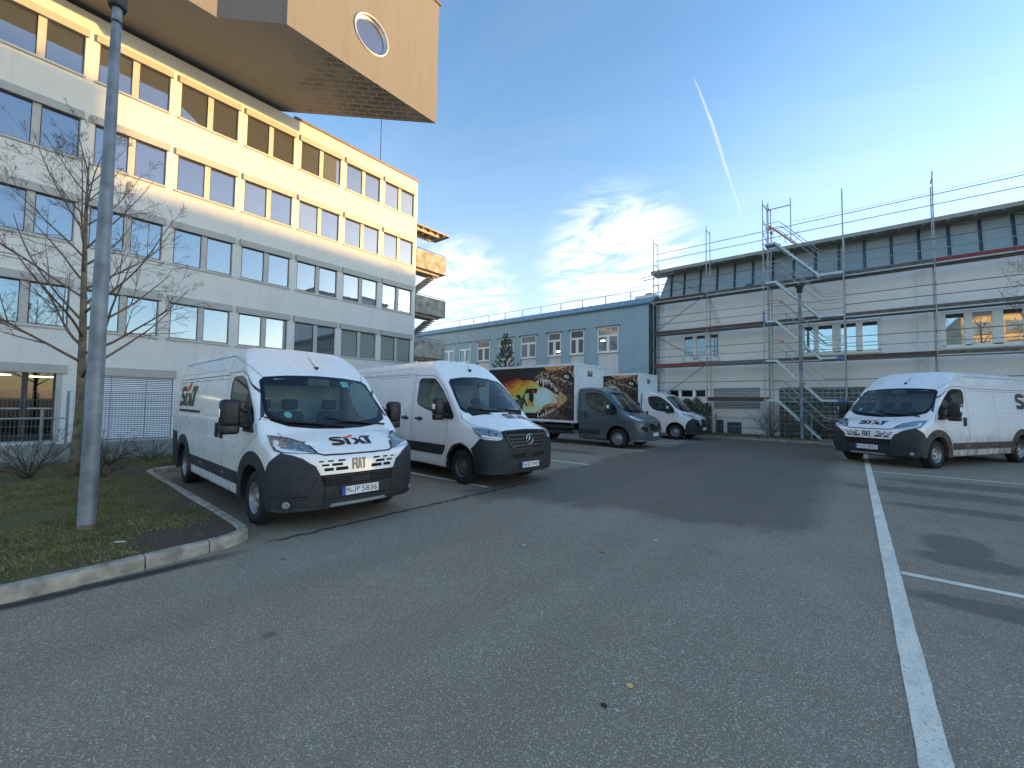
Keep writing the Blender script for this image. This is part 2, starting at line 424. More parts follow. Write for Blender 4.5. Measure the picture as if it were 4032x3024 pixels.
def strip(mb, F, path, d, w=.008, off=.003, mat=0, sides=(1,), h=.1):
    """a narrow line lying on the body along a path of 3-D points"""
    d, e1, e2 = basis(d); p2 = [Vector(q) for q in to2(path, e1, e2)]
    pts = []
    for a, b in zip(p2, p2[1:]):
        k = max(1, int((b-a).length/h)); pts += [a.lerp(b, i/k) for i in range(k)]
    pts.append(p2[-1]); L, R_ = [], []
    for i, p in enumerate(pts):
        t = (pts[min(i+1, len(pts)-1)] - pts[max(i-1, 0)]).normalized(); n = Vector((-t.y, t.x))*w/2; L.append(p+n); R_.append(p-n)
    wd = Vector(np.mean([tuple(p) for p in path], 0)).dot(d)
    P = np.array([tuple(e1*q.x + e2*q.y + d*wd) for q in L+R_]); R = solve(F, P, d); Q = R + grad(F, R)*off; n = len(pts)
    for s in sides: mb.add(Q*np.array([1, s, 1]), [(i, i+1, n+i+1, n+i) for i in range(n-1)], mat, True)
    return mb
def body_mesh(mb, F, x0, x1, hw, z0, z1, step, drop, mat=0, ax=(-4.2, .15), az=1.0):
    """skin of the implicit body: a box grid pushed out along rays from the spine; drop(centres) removes faces (openings)"""
    nx, ny, nz = int((x1-x0)/step), int(2*hw/step), int((z1-z0)/step)
    bm = {}; vs = []; fs = []
    def vid(i, j, k):
        key = (i, j, k)
        if key not in bm: bm[key] = len(vs); vs.append((x0+(x1-x0)*i/nx, -hw+2*hw*j/ny, z0+(z1-z0)*k/nz))
        return bm[key]
    for i in range(nx):
        for j in range(ny):
            for k in (0, nz): fs.append((vid(i, j, k), vid(i+1, j, k), vid(i+1, j+1, k), vid(i, j+1, k)))
    for i in range(nx):
        for k in range(nz):
            for j in (0, ny): fs.append((vid(i, j, k), vid(i+1, j, k), vid(i+1, j, k+1), vid(i, j, k+1)))
    for j in range(ny):
        for k in range(nz):
            for i in (0, nx): fs.append((vid(i, j, k), vid(i, j+1, k), vid(i, j+1, k+1), vid(i, j, k+1)))
    P = np.array(vs); cx = np.clip(P[:, 0], ax[0], ax[1])
    o = np.stack([cx, 0*cx, 0*cx+az], 1); d = P-o
    # pull the origin out towards corners so that the grid stays even on flat sides
    t0 = np.zeros(len(P)); t1 = np.full(len(P), 2.5)
    for _ in range(26):
        tm = (t0+t1)/2; m = o + tm[:, None]*d; g = F(m[:, 0], m[:, 1], m[:, 2]) < 0
        t0 = np.where(g, tm, t0); t1 = np.where(g, t1, tm)
    R = o + t0[:, None]*d
    cen = np.array([R[list(f)].mean(0) for f in fs]); keep = ~drop(cen)
    nn = grad(F, cen); out = []
    for f, k, n_ in zip(fs, keep, nn):
        if k: a, b, c = R[f[0]], R[f[1]], R[f[2]]; out.append(f if np.dot(np.cross(b-a, c-a), n_) > 0 else f[::-1])
    mb.add(R, out, mat, True); return mb
def true_normals(o, F):
    me = o.data; P = np.array([v.co[:] for v in me.vertices]); me.normals_split_custom_set_from_vertices([tuple(n) for n in grad(F, P)])
    return o
def circle(cx, z, r, y, n=24, a0=0., a1=2*PI): return [(cx+r*math.cos(a0+(a1-a0)*i/n), y, z+r*math.sin(a0+(a1-a0)*i/n)) for i in range(n+1)]

# ------------------------------------------------------------------ lettering and emblems
def logo_polys():
    """the rental firm's word mark: polygons for cap height 1, width 3.3, and the orange stroke above the i"""
    blk = []; cl = [(1.02, .84), (.80, .875), (.50, .88), (.27, .84), (.165, .73), (.17, .62), (.30, .545), (.55, .49), (.80, .43), (.915, .34), (.92, .24), (.83, .15), (.60, .12), (.35, .12), (.08, .155)]
    w = .125; L, R = [], []
    for i, p in enumerate(cl):
        a = Vector(cl[max(i-1, 0)]); b = Vector(cl[min(i+1, len(cl)-1)]); t = (b-a).normalized(); n = Vector((-t.y, t.x))*w; L.append(tuple(Vector(p)+n)); R.append(tuple(Vector(p)-n))
    for i in range(len(cl)-1): blk.append([L[i], L[i+1], R[i+1], R[i]])
    blk.append([(1.10, .66), (1.43, .66), (1.43, 0), (1.14, 0), (1.14, .46)])
    blk.append([(1.66, .66), (2.00, .66), (2.16, .43), (2.52, .985), (3.30, .985), (3.25, .74), (3.02, .74), (3.02, 0), (2.70, 0), (2.70, .74), (2.45, .74), (2.33, .50), (2.66, 0), (2.28, 0), (2.12, .24), (1.90, 0), (1.54, 0), (1.93, .36)])
    ora = [(1.08, .93), (1.08, .76), (1.35, .73), (1.62, .80), (1.88, .96), (2.02, 1.18), (1.80, 1.22), (1.62, 1.05), (1.38, .95)]
    return blk, ora
def logo_on(mb, F, org, right, up, d, s, off=.009, sides=(1,), mats=(0, 1), h=.09):
    blk, ora = logo_polys(); org, right, up = Vector(org), Vector(right), Vector(up)
    for k, (pl, m) in enumerate([(b, mats[0]) for b in blk]+[(ora, mats[1])]):
        patch(mb, F, [org + right*(a*s) + up*(b*s) for a, b in pl], d, off+.0003*(k % 3), h, m, skirt=False, sides=sides)
    return mb
def lettering(mb, txt, org, right, up, h, w=None, mat=0, squeeze=1.):
    vs, fs = text_mesh(txt, h, w, squeeze=squeeze); org, right, up = Vector(org), Vector(right), Vector(up)
    return mb.add([org + right*v[0] + up*v[1] for v in vs], fs, mat)

# ------------------------------------------------------------------ vehicle materials
def paint(name, col, dirt=(.22, .18, .14), dirt_z=0., dirt_k=.0, rough=.28):
    t = NT(name); z = t.sep(t.obj)[2]
    n = t.noise(2.2, 5, vec=t.obj)
    c = t.mix(t.ramp(n, .3, .75), col, tuple(x*.97 for x in col))
    if dirt_k:
        lo = t.ramp(z, .30, 1.05, 1, 0, True); g = t.ramp(t.noise(5, 6, .65, t.map(t.obj, (1, 1, .35))), .42, .68)
        c = t.mix(t.math('MULTIPLY', t.math('MULTIPLY', lo, t.math('ADD', t.math('MULTIPLY', g, .8), .25)), dirt_k), c, dirt)
    t.set('Base Color', c).set('Roughness', t.ramp(n, .3, .7, rough-.06, rough+.08)).set('Coat Weight', .6).set('Coat Roughness', .08)
    return t.m
M = {}
M['van_white'] = paint('van_white_paint', (.90, .89, .865), dirt_k=.3)
M['van_white2'] = paint('van_white_paint_clean', (.90, .89, .87), dirt_k=.25)
M['van_muddy'] = paint('van_white_paint_muddy', (.89, .88, .86), (.25, .17, .105), dirt_k=1.0)
M['truck_grey'] = paint('truck_grey_paint', (.052, .078, .086), dirt_k=.3, rough=.3)
M['plastic'] = plain('black_bumper_plastic', (.020, .024, .028), .62, var=.2, scale=3, bump=.25, bscale=420, obj=True)
M['mirror_black'] = plain('mirror_housing', (.012, .013, .014), .5, var=.2, scale=3)
M['plastic_mud'] = plain('muddy_arch_plastic', (.085, .062, .047), .8, var=.45, scale=5, bump=.3, bscale=120, obj=True)
M['plastic_gloss'] = plain('grille_plastic', (.012, .013, .015), .5, var=.2, scale=8, obj=True)
M['dark'] = plain('shadow_black_cavity', (.008, .008, .009), .9)
M['seam'] = plain('panel_gap', (.05, .055, .06), .8)
M['crease'] = plain('rubber_seal', (.02, .02, .022), .7)
M['frit'] = plain('windscreen_frit', (.006, .007, .008), .12, var=.1)
M['screen'] = clear_glass('windscreen_glass', (.70, .84, .84), .085)
M['side_glass'] = clear_glass('door_glass', (.34, .44, .44), .10)
M['lens'] = clear_glass('headlight_lens', (.93, .95, .95), .05)
M['chrome'] = plain('chrome', (.62, .64, .66), .14, 1., .05)
M['lamp_in'] = plain('headlight_reflector', (.30, .33, .36), .35, .45, .6, 22)
M['led'] = plain('light_guide', (.92, .95, .98), .3)
M['tyre'] = plain('tyre_rubber', (.016, .016, .017), .85, var=.25, scale=12, bump=.3, bscale=90, obj=True)
M['rim'] = plain('steel_wheel', (.34, .36, .38), .42, .6, .2, 9, obj=True)
M['rim_dark'] = plain('dark_steel_wheel', (.12, .125, .13), .5, .5, .2, 9, obj=True)
M['rim_hole'] = plain('wheel_slot', (.006, .006, .007), .9)
M['logo_black'] = plain('logo_black', (.012, .012, .013), .4)
M['logo_orange'] = plain('logo_orange', (.85, .085, .012), .4, var=.05)
M['logo_fade'] = plain('logo_faded_grey', (.10, .11, .12), .4)
M['logo_pink'] = plain('logo_faded_orange', (.75, .22, .17), .4)
M['plate_white'] = plain('plate_white', (.78, .80, .80), .4, var=.04)
M['plate_blue'] = plain('plate_blue', (.01, .07, .42), .4)
M['seal'] = plain('plate_seal', (.35, .38, .40), .4, .3)
M['badge'] = plain('badge_metal', (.13, .15, .16), .3, .8, .25, 30)
M['seat'] = plain('seat_cloth', (.06, .065, .07), .9, var=.2)
M['dash'] = plain('dashboard', (.085, .09, .095), .75, var=.15)
M['bulk'] = plain('bulkhead_panel', (.38, .42, .42), .7)
M['sticker'] = plain('green_sticker', (.12, .36, .34), .5)
M['white_trim'] = plain('white_trim', (.72, .75, .76), .45)
M['orange_lens'] = plain('orange_side_marker', (.75, .18, .03), .35)
M['skid'] = plain('skid_plate', (.30, .33, .34), .45, .3)

def make_wheel(parent, x, y, side, r=.345, rim='rim', cap=False, wid=.22):
    """side = -1 for the right-hand wheels, +1 for the left; y is the outer face"""
    key = ('wheel', r, rim, cap, wid)
    if key not in make_wheel.cache:
        ty = MB(); h = wid/2
        prof = [(r*.60, -h*.90), (r*.66, -h), (r*.84, -h*1.02), (r*.95, -h*.88), (r, -h*.70), (r, h*.70), (r*.95, h*.88), (r*.84, h*1.02), (r*.66, h), (r*.60, h*.90), (r*.585, h*.6)]
        ty.lathe(prof, 'Y', n=40)
        for k in range(40):     # shoulder lugs and tread blocks
            a = 2*PI*k/40; c, s_ = math.cos(a), math.sin(a); ta = Vector((-s_, 0, c)); ra = Vector((c, 0, s_))
            for yy in (-h*.72, -h*.25, h*.25, h*.72):
                p = ra*(r+.001) + Vector((0, yy, 0)); w2, h2 = ta*(.019), Vector((0, h*.19, 0)); e = ra*.006
                vs = [p-w2-h2, p+w2-h2, p+w2+h2, p-w2+h2]; ty.add(vs+[q+e for q in vs], [(4, 5, 6, 7), (0, 1, 5, 4), (1, 2, 6, 5), (2, 3, 7, 6), (3, 0, 4, 7)])
        rm = MB(); q = r*.60
        rm.lathe([(q*1.0, h*.72), (q*1.03, h*.88), (q*.97, h*.90), (q*.93, h*.70), (q*.90, h*.45), (q*.84, h*.40), (q*.70, h*.56), (q*.52, h*.64), (q*.44, h*.50), (q*.36, h*.40), (q*.30, h*.44), (q*.29, h*.66), (q*.22, h*.72), (0.001, h*.73)], 'Y', n=36)
        rm.lathe([(q*1.0, -h*.8), (q*.93, -h*.2), (q*.92, h*.5)], 'Y', n=30, mat=1)
        nh = 16
        for k in range(nh):     # ventilation slots
            a = 2*PI*(k+.5)/nh; c, s_ = math.cos(a), math.sin(a); ta = Vector((-s_, 0, c)); ra = Vector((c, 0, s_))
            p0 = ra*(q*.68) + Vector((0, h*.60, 0)); p1 = ra*(q*.86) + Vector((0, h*.47, 0)); w2 = ta*(q*.095)
            rm.add([p0-w2*.8, p0+w2*.8, p1+w2, p1-w2], [(0, 1, 2, 3)], 1)
        for k in range(5):
            a = 2*PI*(k+.25)/5; rm.rod((q*.40*math.cos(a), h*.40, q*.40*math.sin(a)), (q*.40*math.cos(a), h*.62, q*.40*math.sin(a)), q*.045, 6, mat=1 if cap else 0)
        if cap: rm.lathe([(q*.50, h*.64), (q*.48, h*.80), (q*.10, h*.86), (.001, h*.86)], 'Y', n=20)
        make_wheel.cache[key] = (ty.mesh('tyre', M['tyre']), rm.mesh('rim', [M[rim], M['rim_hole']]))
    tm, rmm = make_wheel.cache[key]
    w = bpy.data.objects.new('wheel', None); C.objects.link(w); w.parent = parent; w.location = (x, y - side*wid/2, r)
    w.rotation_euler = (0, random.uniform(0, 6), 0 if side > 0 else PI)
    place(tm, 'tyre', w); place(rmm, 'rim', w); return w
make_wheel.cache = {}

def number_plate(parent, x, y, z, txt, tilt=0, w=.52, h=.11):
    mb = MB(); mb.bbox(-.008, 0, -w/2-.006, w/2+.006, -h/2-.006, h/2+.006, .003, 1, False); mb.box(0, .0015, -w/2, w/2, -h/2, h/2, 0)
    pl = mb.build('number_plate', [M['plate_white'], M['logo_black']], parent, (x, y, z)); pl.rotation_euler = (0, tilt, 0)
    MB().box(.0016, .0025, -w/2, -w/2+.045, -h/2, h/2).build('country_strip', M['plate_blue'], pl)
    a, b, num = txt; t = MB()
    R, U = (0, 1, 0), (0, 0, 1)
    lettering(t, a, (.0032, -w/2+.058, -.037), R, U, .075, .048); lettering(t, b, (.0032, -w/2+.158, -.037), R, U, .075, .088); lettering(t, num, (.0032, -w/2+.272, -.037), R, U, .075, .225)
    stuff(t.build('plate_lettering', M['logo_black'], pl))
    s = MB(); s.lathe([(.001, .0030), (.018, .0030), (.018, .0016)], 'X', (0, -w/2+.130, -.012), 14); s.build('plate_seal', M['seal'], pl)
    return pl

def mirror(parent, F, side, x=-.16, z=1.46, y=1.20, big=True, mat='mirror_black', d=None):
    """door mirror with two glasses on a forked arm"""
    m = MB(); s = side
    yb = float(solve(F, [(x+.06, s*1.0, z-.18)], (0, -s, 0))[0][1])
    hh = .20 if big else .14
    m.bbox(x-.10, x+.07, s*y-.115, s*y+.115, z-hh*.92, z+hh*.88, .055); o = m.build('mirror', M[mat], parent)
    a = MB()
    a.tube([(x+.10, yb-s*.03, z-.20), (x+.06, s*(abs(yb)+.07), z-.17), (x, s*(y-.09), z-.14)], [.045, .035, .035], 8)
    a.tube([(x-.02, yb-s*.03, z+.0), (x, s*(abs(yb)+.06), z+.03), (x, s*(y-.09), z+.04)], [.035, .022, .03], 8)
    a.poly([(x-.16, z-.26), (x+.22, z-.26), (x+.10, z-.08), (x-.02, z+.08), (x-.12, z+.10)], lambda p, q, t: (p, t, q), yb-s*.02, yb+s*.03)
    if big: a.bbox(x-.095, x+.06, s*y-.11, s*y+.11, z-hh-.085, z-hh+.045, .035)
    a.build('mirror_arm', M['mirror_black'], o)
    g = MB(); g.bbox(x-.106, x-.098, s*y-.10, s*y+.10, z-hh*.75, z+hh*.7, .003); g.build('mirror_glass', M['chrome'], o)
    if big: t = MB(); t.bbox(x-.04, x+.05, s*(y+.128)-.006, s*(y+.128)+.006, z-.06, z+.05, .005); t.build('turn_signal', M['lens'] if False else M['led'], o)
    return o

def interior(root, zseat=.98, xs=-.85, bulk=-1.5, dashx=.12, wheel_side=1, roofz=1.9, dashz=1.16):
    b = MB(); b.box(bulk-.02, bulk, -.88, .88, .4, roofz); b.build('bulkhead', M['bulk'], root)
    dsh = MB(); dsh.bbox(dashx-.42, dashx+.30, -.84, .84, .75, dashz, .09); dsh.bbox(dashx-.45, dashx-.15, wheel_side*.42-.2, wheel_side*.42+.2, dashz-.1, dashz+.05, .04); dsh.build('dashboard', M['dash'], root)
    fl = MB(); fl.box(bulk, dashx+.3, -.86, .86, .50, .52); fl.build('cab_floor', M['dark'], root)
    for y in (-.58, -.16, .50):
        s = MB(); s.bbox(xs-.25, xs+.25, y-.21, y+.21, zseat-.28, zseat-.12, .05); s.bbox(xs-.36, xs-.22, y-.21, y+.21, zseat-.15, zseat+.48, .06); s.bbox(xs-.36, xs-.26, y-.12, y+.12, zseat+.50, zseat+.68, .04)
        s.build('seat', M['seat'], root)
    st = MB(); n = 20; c = Vector((dashx-.52, wheel_side*.44, dashz-.03)); ax = Vector((-.75, 0, .66)); e1 = Vector((0, 1, 0)); e2 = ax.cross(e1)
    st.tube([c + e1*(.19*math.cos(2*PI*i/n)) + e2*(.19*math.sin(2*PI*i/n)) for i in range(n+1)], .014, 6)
    for a in (0, PI, -PI/2): st.rod(c, c + e1*(.18*math.cos(a)) + e2*(.18*math.sin(a)), .016)
    st.rod(c, c-ax*.2, .03); st.build('steering_wheel', M['dash'], root)

def underbody(root, x0, x1, zc=.27, wheels=(0,)):
    u = MB(); u.box(x0+.15, x1-.3, -.78, .78, zc-.04, zc+.03)
    for wx in wheels:
        for s in (-1, 1):        # wheel houses
            vs = []; n = 12
            for y in (s*.55, s*.985):
                for i in range(n+1): a = PI*i/n; vs.append((wx+.50*math.cos(a), y, .36+.47*math.sin(a)))
            u.add(vs, [(i, i+1, n+2+i, n+1+i) for i in range(n)], 0, True); u.add(vs[:n+1], [tuple(range(n+1))])
        u.rod((wx, -.8, .345), (wx, .8, .345), .05)
    u.build('underbody', M['dark'], root)

WIND_A = [(0, 2.03), (.45, 2.015), (.76, 1.98), (.83, 1.92), (.872, 1.65), (.885, 1.46), (.845, 1.36), (.66, 1.285), (.35, 1.25), (0, 1.24)]
WIND_A_IN = [(0, 1.99), (.43, 1.975), (.73, 1.945), (.785, 1.89), (.825, 1.65), (.835, 1.50), (.79, 1.42), (.62, 1.365), (.33, 1.335), (0, 1.325)]
DOOR_A = [(-1.30, 1.90), (-1.24, 1.985), (-1.15, 2.0), (-.84, 2.0), (-.66, 1.94), (-.36, 1.72), (-.12, 1.49), (-.03, 1.35), (-.06, 1.26), (-.35, 1.25), (-.78, 1.29), (-1.02, 1.36), (-1.18, 1.50), (-1.28, 1.70)]
WIND_B = [(0, 2.235), (.40, 2.215), (.72, 2.16), (.80, 2.08), (.87, 1.75), (.90, 1.50), (.84, 1.435), (.55, 1.425), (0, 1.44)]
WIND_B_IN = [(0, 2.19), (.38, 2.17), (.68, 2.12), (.75, 2.06), (.82, 1.75), (.85, 1.55), (.79, 1.50), (.52, 1.49), (0, 1.50)]
DOOR_B = [(-1.74, 2.12), (-1.70, 2.18), (-1.60, 2.20), (-1.12, 2.18), (-.98, 2.10), (-.72, 1.90), (-.45, 1.62), (-.24, 1.36), (-.26, 1.31), (-.60, 1.36), (-.97, 1.42), (-1.38, 1.50), (-1.66, 1.58), (-1.73, 1.66)]
def sym(p): return [(0, a, b) for a, b in p] + [(0, -a, b) for a, b in p[::-1] if a > 1e-6]
def shrink(poly, k):
    c = Vector(np.mean(poly, 0)); out = []; n = len(poly)
    for i in range(n):
        p, a, b = Vector(poly[i]), Vector(poly[i-1]), Vector(poly[(i+1) % n])
        t = ((p-a).normalized() + (b-p).normalized()); t = t.normalized(); nn = Vector((-t.y, t.x))
        if (c-p).dot(nn) < 0: nn = -nn
        out.append(tuple(p + nn*k))
    return out

def glazing(root, F, windo, windi, door, frit_h=.022):
    wo, wi = sym(windo), sym(windi)
    g = MB(); patch(g, F, wi, (-1, 0, -.0), .003, .08, skirt=False); g.build('windscreen', M['screen'], root)
    fr = MB(); ring(fr, F, wo, wi, (-1, 0, 0), .006); fr.build('windscreen_border', M['frit'], root)
    di = shrink(door, .035)
    for s in (-1, 1):
        g = MB(); patch(g, F, [(a, s, b) for a, b in di], (0, -s, 0), .002, .08, skirt=False); w = g.build('door_window', M['side_glass'], root)
        fr = MB(); ring(fr, F, [(a, s, b) for a, b in door], [(a, s, b) for a, b in di], (0, -s, 0), .006)
        fr.build('window_rubber', M['frit'], w)
def make_drop(windo, door, wheels, r=.45):
    wi = np.array(shrink(sym2(windo), .03)); do = np.array(shrink(door, .02))
    def drop(c):
        a = inpoly(c[:, 1:3], wi) & (c[:, 0] > -1.3)
        b = inpoly(c[:, [0, 2]], do) & (np.abs(c[:, 1]) > .6)
        for wx in wheels: b |= (np.hypot(c[:, 0]-wx, c[:, 2]-.35) < r) & (np.abs(c[:, 1]) > .6)
        return a | b
    return drop
def sym2(p): return [(a, b) for a, b in p] + [(-a, b) for a, b in p[::-1] if a > 1e-6]

SLOTS = [(.87, .48, .54, .018), (.87, .355, .43, .020), (.87, .20, .30, .022), (.822, .41, .505, .024), (.822, .235, .38, .032), (.765, .355, .475, .038), (.765, .165, .33, .042)]
def arch_ring(mb, F, cx, r0, r1, s, a0=-.12, a1=PI+.12, off=.012, mat=0, n=18, zc=.35):
    for i in range(n):
        t0, t1 = a0+(a1-a0)*i/n, a0+(a1-a0)*(i+1)/n
        pl = [(cx+r*math.cos(t), s, zc+r*math.sin(t)) for r, t in ((r0, t0), (r0, t1), (r1, t1), (r1, t0))]
        patch(mb, F, pl, (0, -s, 0), off, .09, mat, skirt=False)
    # turned-in lip
    vs = []
    for t in [a0+(a1-a0)*i/n for i in range(n+1)]:
        p = (cx+r0*math.cos(t), s, zc+r0*math.sin(t)); vs.append(p)
    R = solve(F, vs, (0, -s, 0)); A = R + np.array([0, s*off, 0]); B = R - np.array([0, s*.09, 0])
    mb.add(np.vstack([A, B]), [(i, i+1, n+2+i, n+1+i) for i in range(n)], mat, True)
    for rr in (r1,):
        vs = [(cx+rr*math.cos(t), s, zc+rr*math.sin(t)) for t in [a0+(a1-a0)*i/n for i in range(n+1)]]
        R = solve(F, vs, (0, -s, 0)); A = R + np.array([0, s*off, 0]); B = R - np.array([0, s*.01, 0]); mb.add(np.vstack([A, B]), [(i, i+1, n+2+i, n+1+i) for i in range(n)], mat, True)
    return mb

def make_van_a(label, pose, plate, body='van_white', muddy=False, scale=1., top_sticker=True, side_logo=((-4.80, -3.42),), group='white rental vans'):
    F = body_a; WX = (0, -4.035)
    root = thing('cargo_van', label, 'van', (pose[0], pose[1], 0), pose[2], group, scale)
    b = MB(); body_mesh(b, F, -5.04, .96, 1.02, .27, 2.5, .05, make_drop(WIND_A, DOOR_A, WX, .47)); true_normals(b.build('body', M[body], root), F)
    glazing(root, F, WIND_A, WIND_A_IN, DOOR_A)
    arch_m = 'plastic_mud' if muddy else 'plastic'
    # front bumper: corners, centre, recessed grille
    bu = MB(); cor = [(.70, -.91, .985), (.80, -.81, .955), (.86, -.71, .915), (.91, -.575, .82), (.93, -.52, .70), (.95, -.48, .55), (.94, -.47, .285), (.75, -.86, .285), (.50, -1.0, .285), (.42, -1.0, .42), (.46, -1.0, .66), (.53, -1.0, .80), (.60, -1.0, .88)]
    patch(bu, F, cor, (-.62, .78, 0), .016, .06, sides=(1, -1)); patch(bu, F, [(0, -.49, .56), (0, .49, .56), (0, .48, .285), (0, -.48, .285)], (-1, 0, 0), .020, .08)
    for s in (-1, 1):
        strip(bu, F, [(.93, s*.46, .47), (.86, s*.74, .45), (.74, s*.90, .45), (.58, s*.97, .46)], (-.62, -.62*s, 0), .014, .019)
        strip(bu, F, [(.90, s*.62, .72), (.84, s*.76, .76), (.72, s*.90, .74)], (-.62, -.62*s, 0), .010, .018)
        patch(bu, F, [(.88, s*.72, .40), (.74, s*.93, .40), (.72, s*.93, .33), (.88, s*.72, .33)], (-.62, -.62*s, 0), .024, .06)
    for s in (-1, 1):
        strip(bu, F, [(.91, s*.66, .46), (.80, s*.84, .46), (.62, s*.97, .47)], (-.62, -.62*s, 0), .012, .021, 1)
        strip(bu, F, [(.92, s*.56, .68), (.80, s*.84, .68), (.75, s*.90, .50), (.90, s*.62, .50), (.92, s*.56, .68)], (-.62, -.62*s, 0), .008, .018, 1)
        strip(bu, F, [(.94, s*.475, .70), (.945, s*.465, .30)], (-1, 0, 0), .009, .024, 1)
    strip(bu, F, [(.94, -.46, .395), (.95, 0, .395), (.94, .46, .395)], (-1, 0, 0), .010, .026, 1)
    strip(bu, F, [(.94, -.46, .40), (.95, 0, .40), (.94, .46, .40)], (-1, 0, 0), .012, .024)
    bu.build('bumper', [M['plastic'], M['dark']], root)
    gr = MB(); patch(gr, F, [(0, -.52, .70), (0, .52, .70), (0, .475, .56), (0, -.475, .56)], (-1, 0, 0), .002, .06, skirt=False)
    for z, w in ((.585, .47), (.615, .48), (.645, .49), (.675, .50)): patch(gr, F, [(0, -w, z-.006), (0, w, z-.006), (0, w, z+.006), (0, -w, z+.006)], (-1, 0, 0), .016, .1, 1)
    for y in (-.36, -.12, .12, .36): patch(gr, F, [(0, y-.005, .56), (0, y+.005, .56), (0, y+.005, .70), (0, y-.005, .70)], (-1, 0, 0), .012, .1, 1)
    patch(gr, F, [(0, -.13, .575), (0, .13, .575), (0, .13, .64), (0, -.13, .64)], (-1, 0, 0), .019, .05, 1)
    gr.build('grille', [M['dark'], M['plastic_gloss']], root)
    sl = MB()
    for z, y0, y1, h in SLOTS:
        for s in (1, -1): patch(sl, F, [(0, s*y0, z-h/2+.004), (0, s*(y0+.008), z-h/2), (0, s*(y1-.004), z-h/2), (0, s*y1, z-h/2+.006), (0, s*(y1-.004), z+h/2), (0, s*(y0+.004), z+h/2)], (-1, 0, 0), .003, .1, skirt=False)
    stuff_ = sl.build('grille_slots', M['dark'], root)
    sk = MB(); patch(sk, F, [(0, -.40, .300), (0, .40, .300), (0, .37, .330), (0, -.37, .330)], (-1, 0, 0), .035, .1); sk.build('skid_strip', M['skid'], root)
    # maker's lettering
    x = float(solve(F, [(0, 0, .81)], (-1, 0, 0))[0][0])
    lt = MB(); Hh = .145
    for ox, pl in ((-.108, [(0, 0), (.018, 0), (.018, .056), (.040, .056), (.040, .082), (.018, .082), (.018, .118), (.046, .118), (.046, Hh), (0, Hh)]), (-.056, [(0, 0), (.017, 0), (.017, Hh), (0, Hh)]), (-.030, [(0, 0), (.016, 0), (.019, .030), (.037, .030), (.040, 0), (.056, 0), (.036, Hh), (.020, Hh)]), (.030, [(.018, 0), (.035, 0), (.035, .122), (.053, .122), (.053, Hh), (0, Hh), (0, .122), (.018, .122)])):
        lt.poly(pl, lambda a, b, t: (x+t-.06*b, ox+a, .742+b), -.004, .014)
    lt.build('front_badge', M['badge'], root)
    # bonnet gap and seams
    se = MB(); strip(se, F, [(.62, -.62, 1.115), (.74, -.575, 1.045), (.86, -.53, .97), (.89, -.46, .948), (.90, -.2, .935), (.90, 0, .934), (.90, .2, .935), (.89, .46, .948), (.86, .53, .97), (.74, .575, 1.045), (.62, .62, 1.115)], (-.7, 0, -.7), .024, .004)
    se.build('bonnet_gap', M['crease'], root)
    sm = MB()
    for s in (-1, 1):
        d = (0, -s, 0)
        strip(sm, F, [(-1.44, s, 2.06), (-1.39, s, 1.6), (-1.36, s, 1.1), (-1.38, s, .64), (-1.42, s, .36)], d); strip(sm, F, [(-1.44, s, 2.06), (-.86, s, 2.07), (-.62, s, 2.0), (-.28, s, 1.74), (.02, s, 1.42), (.12, s, 1.2)], d, .010)
        strip(sm, F, [(.12, s, 1.2), (-.10, s, 1.08), (-.52, s, .86), (-.66, s, .64)], d, .006)
        strip(sm, F, [(-1.46, s, 2.03), (-4.98, s, 2.03)], d, .012); strip(sm, F, [(-1.56, s, 1.97), (-2.75, s, 1.97)], d); strip(sm, F, [(-2.78, s, 1.97), (-4.9, s, 1.97)], d)
        strip(sm, F, [(-1.52, s, 1.97), (-1.50, s, .64)], d, .005) if s < 0 else None
        strip(sm, F, [(-2.78, s, 1.97), (-2.76, s, .64)], d, .005)
        strip(sm, F, [(-1.56, s, 2.34), (-1.52, s, 2.06)], d, .008)
    strip(sm, F, [(-1.6, -.85, 2.36), (-4.9, -.85, 2.36)], (0, .7, -.7), .010, sides=(1, -1)); strip(sm, F, [(-1.56, -.86, 2.36), (-.45, -.80, 1.99)], (-.2, .75, -.6), .006, sides=(1, -1))
    strip(sm, F, [(.42, -.80, 1.16), (.30, -.84, 1.25)], (-.5, .5, -.6), .006, sides=(1, -1))
    sm.build('panel_seams', M['seam'], root)
    # creases along the side, pressed ribs of the cargo panels
    cr_ = MB()
    for s in (-1, 1):
        patch(cr_, F, [(-1.60, s, 1.415), (-4.96, s, 1.415), (-4.96, s, 1.385), (-1.60, s, 1.385)], (0, -s, 0), .008, .12)
        for x0, x1 in ((-1.66, -2.70), (-2.86, -4.86)): patch(cr_, F, [(x0, s, 2.28), (x1, s, 2.28), (x1, s, 2.12), (x0, s, 2.12)], (0, -s, 0), .010, .12)
        patch(cr_, F, [(-.7, s, 1.03), (-4.96, s, 1.03), (-4.96, s, 1.0), (-.7, s, 1.0)], (0, -s, 0), .006, .12)
    cr_.build('body_ribs', M[body], root)
    # headlights
    HL = [(.26, -.94, 1.185), (.43, -.76, 1.155), (.61, -.64, 1.105), (.74, -.58, 1.04), (.855, -.54, .962), (.80, -.70, .975), (.70, -.90, .985), (.60, -.95, 1.01), (.50, -.97, 1.07)]
